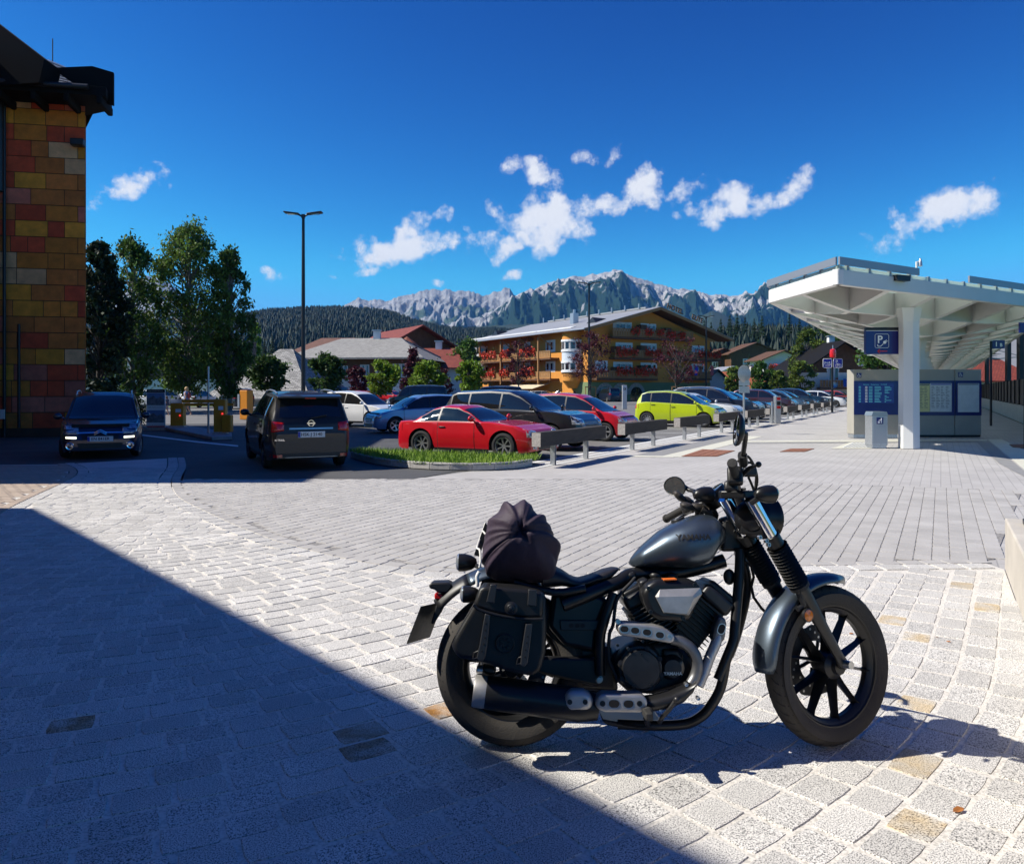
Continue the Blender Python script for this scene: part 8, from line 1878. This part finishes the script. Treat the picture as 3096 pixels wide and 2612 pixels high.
PB = [(x * DS, y * DS) for x, y in ((-200, 665), (200, 640), (300, 560), (345, 575), (420, 640), (560, 660), (690, 632), (705, 622), (720, 613), (733, 605), (742, 610), (752, 613), (768, 609), (790, 613), (805, 607), (822, 602), (840, 599), (855, 594), (872, 589), (890, 588), (900, 591), (912, 588), (930, 594), (948, 591), (965, 594), (985, 601), (1000, 599), (1008, 594), (1020, 593), (1032, 585), (1040, 586), (1050, 601), (1075, 606), (1200, 640), (1400, 640))]
PM = [(x * DS, y * DS) for x, y in ((880, 700), (960, 655), (1010, 630), (1050, 605), (1075, 590), (1090, 588), (1105, 581), (1120, 575), (1138, 571), (1150, 568), (1165, 563), (1180, 561), (1196, 562), (1212, 556), (1222, 558), (1235, 552), (1247, 550), (1256, 547), (1266, 550), (1276, 556), (1290, 561), (1305, 566), (1318, 570), (1330, 572), (1340, 579), (1352, 577), (1365, 584), (1380, 590), (1392, 586), (1405, 590), (1430, 594), (1450, 600), (1470, 598), (1490, 603), (1510, 600), (1530, 601), (1545, 595), (1552, 588), (1560, 577), (1568, 573), (1576, 577), (1590, 590), (1620, 600), (1680, 620), (1760, 640), (1900, 660), (2200, 690))]
mountain('far_range', 'pale craggy limestone range at the left behind the forested hill', PB, 5200, 3600, ROCK2, 1.7, 210)
mountain('mountain_massif', 'grey limestone massif with dark forested flanks above the hotel', PM, 4300, 2500, ROCK, 5.3, 260)
P_M2 = [(x * DS, y * DS) for x, y in ((820, 690), (870, 660), (885, 652), (905, 668), (930, 676), (990, 664), (1080, 660), (1200, 668), (1330, 672), (1420, 650), (1455, 633), (1475, 640), (1520, 668), (1560, 690))]
mountain('lower_spur', 'dark wooded spurs in front of the limestone massif', P_M2, 2300, 1500, FOREST, 9.1, 60, step=8, ny=30)
# ------------------------------------------------------------------ trees
BARK = mat('bark', (.06, .05, .04), .9, var=.4, vscale=3)
BIRCHB = mat('birch_bark', (.30, .29, .27), .85, c2=(.03, .03, .03), vscale=5, aniso=(1, 1, .3))
BIRCH = leafmat('birch_leaf', (.11, .17, .03), var=.6, trans=.35); BIRCH2 = leafmat('birch_leaf_dark', (.075, .13, .025), var=.6, trans=.3)
DARKLEAF = leafmat('dark_leaf', (.018, .034, .012), var=.5, trans=.15); MAPLE = leafmat('maple_leaf', (.15, .23, .018), var=.45, trans=.35); MAPLE_D = leafmat('maple_leaf_deep', (.045, .085, .016), var=.45, trans=.25)
PURPLE = leafmat('purple_leaf', (.075, .012, .022), var=.55, trans=.25); GREENT = leafmat('green_leaf', (.065, .13, .02), var=.5, trans=.3); OLIVE = leafmat('olive_leaf', (.10, .14, .02), var=.5, trans=.3)
SPRUCE = leafmat('spruce_needle', (.020, .042, .016), var=.5, trans=0.0); POPL = leafmat('poplar_leaf', (.13, .22, .02), var=.4, trans=.35)
def leaf(b, c, s, rg, droop=0.0):
    d = Vector((rg.gauss(0, 1), rg.gauss(0, 1), rg.gauss(0, 1) + .4)); d = d.normalized() if d.length > .01 else Vector((0, 0, 1))
    a = d.orthogonal().normalized(); a = a * math.cos(rg.uniform(0, 6)) + d.cross(a) * math.sin(rg.uniform(0, 6)); a = a.normalized() * s; w = d.cross(a).normalized() * s * .6
    if droop: a = (a + Vector((0, 0, -s * droop))).normalized() * s
    b.add([c - a, c - a * .1 + w, c + a, c - a * .1 - w], [(0, 1, 2, 3)])
def tree(name, lab, loc, H, r_, lm, n=3500, ls=.18, shape='round', trunk_r=.16, crown_base=.25, bark=BARK, seed=1, clumps=60, droop=0.0, group=None, cat='tree', open_=0.0, multi=1):
    rg = random.Random(seed); root = empty(name, loc); tag(root, lab, cat, group)
    t = MB(); zb = H * crown_base; path = [Vector((0, 0, -.3)), Vector((rg.uniform(-.03, .03) * H, rg.uniform(-.02, .02) * H, H * .35)), Vector((rg.uniform(-.03, .03) * H, 0, H * .7)), Vector((0, 0, H * .95))]
    t.tube(smooth_line(path, 4), [trunk_r * (1 - .9 * k / 12) for k in range(13)], 8)
    cl = []
    for k in range(clumps):
        f = rg.random()
        z = zb + (H - zb) * f
        if shape == 'round': rad = r_ * math.sqrt(max(0, 1 - (2 * f - 1) ** 2)) 
        elif shape == 'cone': rad = r_ * (1 - f) ** .85
        elif shape == 'birch': rad = r_ * (math.sin(min(1, f * .9 + .08) * math.pi) ** .7) * 1.05
        elif shape == 'column': rad = r_ * (math.sin(min(1, f * .96 + .04) * math.pi) ** .45)
        elif shape == 'vase': rad = r_ * (.35 + .65 * math.sin(f * math.pi * .62 + .6)) * (1 if f < .85 else .8)
        a = rg.uniform(0, 6.283); q = rad * math.sqrt(rg.uniform(.12, 1.0)); c = Vector((q * math.cos(a), q * math.sin(a), z)); cl.append((c, rad))
    for k, (c, rad) in enumerate(cl):
        if k % 2 == 0 or shape == 'vase':
            z0 = max(zb * .8, c.z - (.25 if shape != 'vase' else .45) * H * rg.uniform(.4, 1)); t.tube([Vector((0, 0, z0)), Vector((c.x * .55, c.y * .55, (z0 + c.z) / 2 + .05 * H * (0 if droop else 1))), c], [trunk_r * .32, trunk_r * .2, trunk_r * .06], 5)
    t.build('trunk', bark, root, 60)
    b = MB(); per = max(1, n // clumps); cs = {'round': .30, 'cone': .28, 'birch': .26, 'column': .5, 'vase': .3}[shape] * r_
    for c, rad in cl:
        s_ = cs * rg.uniform(.55, 1.15)
        for k in range(int(per * rg.uniform(.6, 1.4))):
            o = Vector((rg.gauss(0, .5), rg.gauss(0, .5), rg.gauss(0, .42))) * s_
            if droop: o.z -= abs(rg.gauss(0, .8)) * s_ * droop; 
            leaf(b, c + o, ls * rg.uniform(.6, 1.25), rg, droop)
    b.build('crown', lm, root); return root
def at_d(px, d): return ((px * DS - CX) / F * d, d, 0)
def top_z(py, d): return EYE + (HY - py * DS) / F * d
B = [(203, 503, 46, 50, DARKLEAF, 'birch', 'dark dense tree right beside the station building wall', 11000, .18, BARK, 0), (270, 487, 52, 54, BIRCH2, 'birch', 'loose drooping birch between the dark tree and the tall birch', 9500, .15, BIRCHB, .9), (384, 450, 66, 57, BIRCH, 'birch', 'tallest green birch behind the barrier', 18000, .14, BIRCHB, .7), (470, 508, 40, 59, BIRCH2, 'birch', 'slender birch just right of the tallest birch', 9500, .15, BIRCHB, .9)]
for i, (x, yt, hw, d, lm, shp, lab, n, ls, bk, dr) in enumerate(B):
    Ht = top_z(yt, d); tree('birch_tree' if bk is BIRCHB else 'broadleaf_tree', lab, at_d(x, d), Ht, hw * DS / F * d * 1.16, lm, n, ls, shp, .2, .12 if dr else .1, bk, 11 + i, 190, dr, 'tall trees at the barrier')
# bush at the foot of the wall
tree('shrub', 'small dark shrub behind the blue van', G(408, 1285), 1.0, .5, DARKLEAF, 900, .07, 'round', .04, .05, seed=31, clumps=30, cat='shrub')
RT = [(548, 733, 790, 39, 62, MAPLE_D, 'dark round maple before the shingle roof'), (666, 729, 785, 37, 66, MAPLE_D, 'round dark maple just right of the tall street lamp'), (780, 742, 788, 34, 70, MAPLE, 'yellow green round maple between two purple trees'), (872, 743, 788, 35, 73, MAPLE, 'yellow green round maple in front of the red roofs'), (958, 738, 790, 27, 78, MAPLE, 'yellow green maple beside the hotel corner')]
for i, (x, yt, yb, hw, d, lm, lab) in enumerate(RT):
    Ht = top_z(yt, d); tree('maple_tree', lab, at_d(x, d), Ht, hw * DS / F * d, lm, 4200, .17, 'round', .11, .36, seed=41 + i, clumps=46, group='round maples along the car park')
PT = [(729, 750, 24, 80, 'purple leaved small tree before the white chalet wall', 2600, .15, 'round', .12), (843, 716, 30, 84, 'tall purple leaved tree in front of the red roofs', 3600, .17, 'cone', .1), (905, 755, 20, 86, 'small purple tree in the shade under the red roof annex', 1500, .15, 'round', .12),
      (1059, 700, 26, 88, 'thin purple tree before the hotel balconies', 1500, .12, 'vase', .36), (1206, 682, 42, 84, 'purple tree with pale stakes before the hotel bay tower', 1700, .13, 'vase', .38), (1383, 690, 48, 82, 'bare branched purple tree before the dark hotel front', 1300, .12, 'vase', .36)]
for i, (x, yt, hw, d, lab, n, ls, shp, cb2) in enumerate(PT):
    Ht = top_z(yt, d); tr = tree('purple_tree', lab, at_d(x, d), Ht, hw * DS / F * d, PURPLE, n, ls, shp, .1, cb2, seed=61 + i, clumps=44, group='purple leaved trees')
    if i >= 4:
        for sx in (-.55, .55): b = MB(); b.tube([(sx, 0, 0), (sx, 0, 1.9)], .05, 6); b.build('stake', WOOD, tr)
        b = MB(); b.tube([(-.6, 0, 1.85), (.6, 0, 1.85)], .05, 6); b.build('cross_stake', WOOD, tr)
GT = [(952, 698, 36, 112, GREENT, 'dense green tree at the left end of the hotel', 'round', .15), (1500, 752, 20, 104, OLIVE, 'small leafy tree right of the dark hotel corner', 'round', .25), (1556, 742, 24, 108, GREENT, 'green tree behind the round metal sign', 'round', .2), (1634, 738, 26, 112, OLIVE, 'bright green tree before the orange roofed house', 'round', .15), (1652, 676, 36, 126, OLIVE, 'tall olive green tree left of the dark gable', 'birch', .1),
      (1757, 640, 62, 132, GREENT, 'large dark green tree behind the dark gable', 'birch', .08), (1812, 690, 52, 100, GREENT, 'large green tree behind the departure board', 'round', .1), (1700, 660, 34, 138, OLIVE, 'yellow green tree on the slope behind the gable house', 'round', .1), (1930, 735, 30, 95, OLIVE, 'small green tree seen under the canopy', 'round', .15), (1590, 760, 16, 106, OLIVE, 'slim young tree before the meadow', 'round', .2)]
for i, (x, yt, hw, d, lm, lab, shp, cb2) in enumerate(GT):
    Ht = top_z(yt, d); tree('broadleaf_tree', lab, at_d(x, d), Ht, hw * DS / F * d, lm, 4500 if hw > 30 else 2600, .24, shp, .14, cb2, seed=81 + i, clumps=52, group='green trees behind the car park')
tree('poplar_tree', 'slim light green poplar on the hill behind the shingle roof', (at_d(523, 190)[0], 190, 8), top_z(662, 190) - 8, 10 * DS / F * 190, POPL, 2200, .3, 'column', .15, .05, seed=99, clumps=40)
# spruces
def spruce(lab, x, yt, d, hw, base=0.0, seed=1, n=1500):
    loc = (*at_d(x, d)[:2], base); H = top_z(yt, d) - base; rg = random.Random(seed); root = empty('spruce_tree', loc); tag(root, lab, 'tree', 'spruces'); t = MB(); t.tube([(0, 0, -.5), (0, 0, H * .97)], [.22, .03], 6); t.build('trunk', BARK, root)
    b = MB(); r_ = hw * DS / F * d
    for k in range(n):
        f = rg.random() ** .8; tier = (int(f * 14) + rg.uniform(0, .75)) / 14; z = H * (.04 + .95 * tier); rad = r_ * (1 - tier) ** .8 * rg.uniform(.25, 1.05); a = rg.uniform(0, 6.283)
        c = Vector((rad * math.cos(a), rad * math.sin(a), z - .12 * rad)); o = Vector((math.cos(a), math.sin(a), -.45)); s_ = .055 * H * (1.15 - tier) * rg.uniform(.6, 1.2); w = Vector((-o.y, o.x, rg.uniform(-.4, .4))) * s_ * .45
        b.add([c - o * s_ * .6, c + w, c + o * s_, c - w], [(0, 1, 2, 3)])
    b.build('crown', SPRUCE, root)
k = 0
SPR = [(540, 690, 200, 12, 6, 'spruce beside the slim poplar'), (556, 683, 205, 14, 6, 'spruce on the hill behind the shingle roof'), (575, 690, 210, 14, 6, 'right hand spruce of the group behind the shingle roof'),
       (1438, 650, 235, 14, 0, 'spruce above the low end of the hotel roof'), (1452, 655, 245, 16, 0, 'spruce close behind the hotel roof corner'), (1472, 648, 238, 17, 0, 'bushy spruce first right of the hotel roof'), (1490, 641, 245, 18, 0, 'tall dark spruce on the slope right of the hotel'), (1505, 638, 240, 17, 0, 'tallest dark spruce of the group right of the hotel'), (1521, 646, 250, 15, 0, 'spruce with pointed tip beside the tallest one'), (1540, 648, 236, 15, 0, 'broad spruce above the dark chalet'), (1556, 641, 232, 17, 0, 'full spruce above the meadow chalets'),
       (1582, 668, 250, 12, 0, 'small spruce in the gap of the wooded slope'), (1612, 638, 236, 15, 0, 'tall spruce standing alone above the chalets'), (1632, 648, 245, 14, 0, 'spruce right of the lone tall spruce'), (1652, 655, 250, 15, 0, 'dark spruce above the grey roofed chalet'), (1672, 652, 246, 15, 0, 'spruce left of the canopy edge'), (1692, 660, 250, 14, 0, 'spruce just at the canopy edge'), (1715, 668, 255, 14, 0, 'spruce half behind the canopy tip'), (1598, 690, 210, 13, 0, 'short spruce among the hillside chalets'), (1575, 712, 190, 12, 0, 'round topped spruce beside the white hut'), (1530, 720, 195, 10, 0, 'small spruce beside the meadow hut')]
for i, (x, yt, d, hw, base, lab) in enumerate(SPR):
    p = at_d(x, d); bz = base if base else slope_z(p[0], d); spruce(lab, x, yt, d, hw, bz, 200 + i)
# hillside chalets
for (x, yb, d, w_, hgt, wm, rm, lab) in [(1478, 716, 205, 11, 4.5, WOOD_D, WOOD_D, 'dark chalet on the slope right of the hotel roof'), (1497, 738, 172, 6, 2.2, WHITE_R, SHEET, 'small white hut on the meadow'), (1545, 712, 200, 13, 5, WOOD_D, WOOD_D, 'dark hillside chalet with white balcony'), (1602, 735, 175, 9, 5, WHITE_R, WOOD_D, 'white hillside chalet with red flowered balconies'), (1640, 698, 225, 12, 4, WOOD_D, SHEET, 'grey roofed chalet high on the slope'), (1585, 698, 230, 9, 4, WOOD_D, SHEET, 'dark chalet between the spruces')]:
    p = at_d(x, d); bz = slope_z(p[0], d); h_, f_, g_, q_ = house('hillside_chalet', lab, Vector((p[0] - w_ / 2, d, 0)), dirn(84), w_, 8, hgt, hgt + w_ * .2, wm, rm, 1.1, False, bz - .4, wins=[('f', w_ * .3, hgt * .45, 1.4, 1.2), ('f', w_ * .7, hgt * .45, 1.4, 1.2)], chimney=False, group='chalets on the meadow slope')
    if wm is WHITE_R and w_ > 7: f_.balcony(.4, w_ - .4, bz + 2.0, bz + 2.9, 1.0, h_); f_.flowers(.6, w_ - .6, bz + 2.9, 1.05, h_, 5)
# stacked logs in the meadow
for i, x in enumerate((1448, 1462)):
    p = at_d(x, 150); b = MB(); b.box((p[0], 150, slope_z(p[0], 150) + .8), (2.2, 1.2, 1.1)); b.prism([(p[0] - 1.3, 149.2, slope_z(p[0], 150) + 1.35), (p[0] + 1.3, 149.2, slope_z(p[0], 150) + 1.35), (p[0] + 1.3, 150.8, slope_z(p[0], 150) + 1.7), (p[0] - 1.3, 150.8, slope_z(p[0], 150) + 1.7)], (0, 0, 1), .08)
    tag(b.build('hay_rack', WOOD_D), ['left dark wooden hay rack on the meadow', 'right dark wooden hay rack on the meadow'][i], 'hay rack', 'hay racks on the meadow')

# ------------------------------------------------------------------ people
SKIN = mat('skin', (.5, .28, .19), .6)
def person(px, py, h, cloth, legs_m, hair, lab, yaw=0.0, stride=.25, arms=True, bag=None):
    p = G(px, py); root = empty('person', p, yaw); tag(root, lab, 'person'); s = h / 1.7
    me = bpy.data.meshes.new('body'); V = {}; E = []; rad = []
    def v(n, x, y, z, r_): V[n] = len(rad); rad.append((Vector((x, y, z)) * s, r_ * s))
    v('pel', 0, 0, .95, .13); v('ch', 0, 0, 1.25, .145); v('nk', 0, 0, 1.46, .055); v('hd', .02, 0, 1.58, .10)
    v('sl', 0, .17, 1.38, .06); v('el', -.10, .22, 1.12, .045); v('hl', .02, .2, .9, .035); v('sr', 0, -.17, 1.38, .06); v('er', .08, -.22, 1.12, .045); v('hr', .18, -.16, .95, .035)
    v('kl', stride * .6, .09, .5, .065); v('al', stride * .4, .09, .08, .04); v('tl', stride * .4 + .14, .09, .035, .035); v('kr', -stride * .2, -.09, .5, .065); v('ar', -stride, -.09, .10, .04); v('tr', -stride + .13, -.09, .04, .035)
    for a, c in (('pel', 'ch'), ('ch', 'nk'), ('nk', 'hd'), ('ch', 'sl'), ('sl', 'el'), ('el', 'hl'), ('ch', 'sr'), ('sr', 'er'), ('er', 'hr'), ('pel', 'kl'), ('kl', 'al'), ('al', 'tl'), ('pel', 'kr'), ('kr', 'ar'), ('ar', 'tr')): E.append((V[a], V[c]))
    me.from_pydata([x for x, _ in rad], E, []); o = bpy.data.objects.new('body', me); col.objects.link(o); o.parent = root
    sk = o.modifiers.new('skin', 'SKIN'); sk.use_smooth_shade = True; bpy.context.view_layer.update()
    for i, (x, r_) in enumerate(rad): o.data.skin_vertices[0].data[i].radius = (r_, r_); o.data.skin_vertices[0].data[i].use_root = (i == 0)
    su = o.modifiers.new('sub', 'SUBSURF'); su.levels = 1; su.render_levels = 1; me.materials.append(SKIN)
    b = MB(); b.lathe([(.19, -.02), (.185, .1), (.15, .25), (.185, .42), (.15, .5), (.06, .53)], Vector((0, 0, .93)) * s, (0, 0, 1), n=14)
    b.v = [(x, y, z) for x, y, z in b.v]; b.v = [((x * .78), y * 1.02, .93 * s + (z - .93 * s) * s) for x, y, z in b.v]; b.build('shirt', cloth, root, 60)
    b = MB()
    for sg_, kn in ((1, 'kl'), (-1, 'kr')): b.tube([Vector((0, sg_ * .08, .98)) * s, rad[V[kn]][0] + Vector((0, 0, .05))], [.125 * s, .095 * s], 10)
    b.build('shorts', legs_m, root, 60); b = MB(); b.ball(Vector((-.02, 0, 1.615)) * s, .118 * s, 10, 8, (1, .95, 1.0)); b.ball(Vector((-.09, 0, 1.53)) * s, .08 * s, 8, 6, (.8, .8, 1.3)); b.build('hair', hair, root, 60)
    if bag: b = MB(); b.ball(Vector((-.18, 0, 1.2)) * s, .15 * s, 10, 8, (.7, 1, 1.3)); b.build('backpack', bag, root, 60)
    return root
person(563, 1256, 1.68, mat('blue_shirt', (.12, .22, .42), .8), mat('light_shorts', (.45, .42, .38), .8), mat('fair_hair', (.5, .33, .15), .7), 'woman in blue top and pale shorts walking past the white cars', R(175), .3, bag=mat('red_pack', (.35, .05, .04), .7))
person(503, 1257, 1.15, mat('dark_shirt', (.05, .06, .09), .8), mat('child_shorts', (.2, .22, .3), .8), mat('brown_hair', (.12, .06, .03), .7), 'child in dark clothes walking beside the poster board', R(175), .2)
for i, (x, lab) in enumerate(((2174, 'person in dark clothes at the back of the car park, left of three'), (2185, 'person in patterned shirt at the back of the car park, middle of three'), (2200, 'person in white top at the back of the car park, right of three'))):
    person(x, 1202, 1.75, [mat('p_dark', (.03, .03, .04), .8), mat('p_pat', (.2, .22, .26), .8), mat('p_white', (.6, .6, .6), .8)][i], mat('p_legs', (.04, .04, .05), .8), mat('p_hair', (.03, .02, .015), .7), lab, R(60 * i), .1)

# ------------------------------------------------------------------ air between here and the mountains
HAZE = bpy.data.materials.new('haze'); HAZE.use_nodes = True; n = HAZE.node_tree.nodes; n.remove(n['Principled BSDF']); pv = n.new('ShaderNodeVolumePrincipled')
pv.inputs['Color'].default_value = (.13, .45, 1.0, 1); pv.inputs['Density'].default_value = .000062; pv.inputs['Anisotropy'].default_value = 0.0; HAZE.node_tree.links.new(pv.outputs[0], n['Material Output'].inputs['Volume'])
b = MB(); b.box((0, 4000, 420), (9000, 9000, 843)); hz = b.build('haze', HAZE); tag(hz, 'thin blue mountain haze between the town and the peaks', 'haze', kind='stuff')
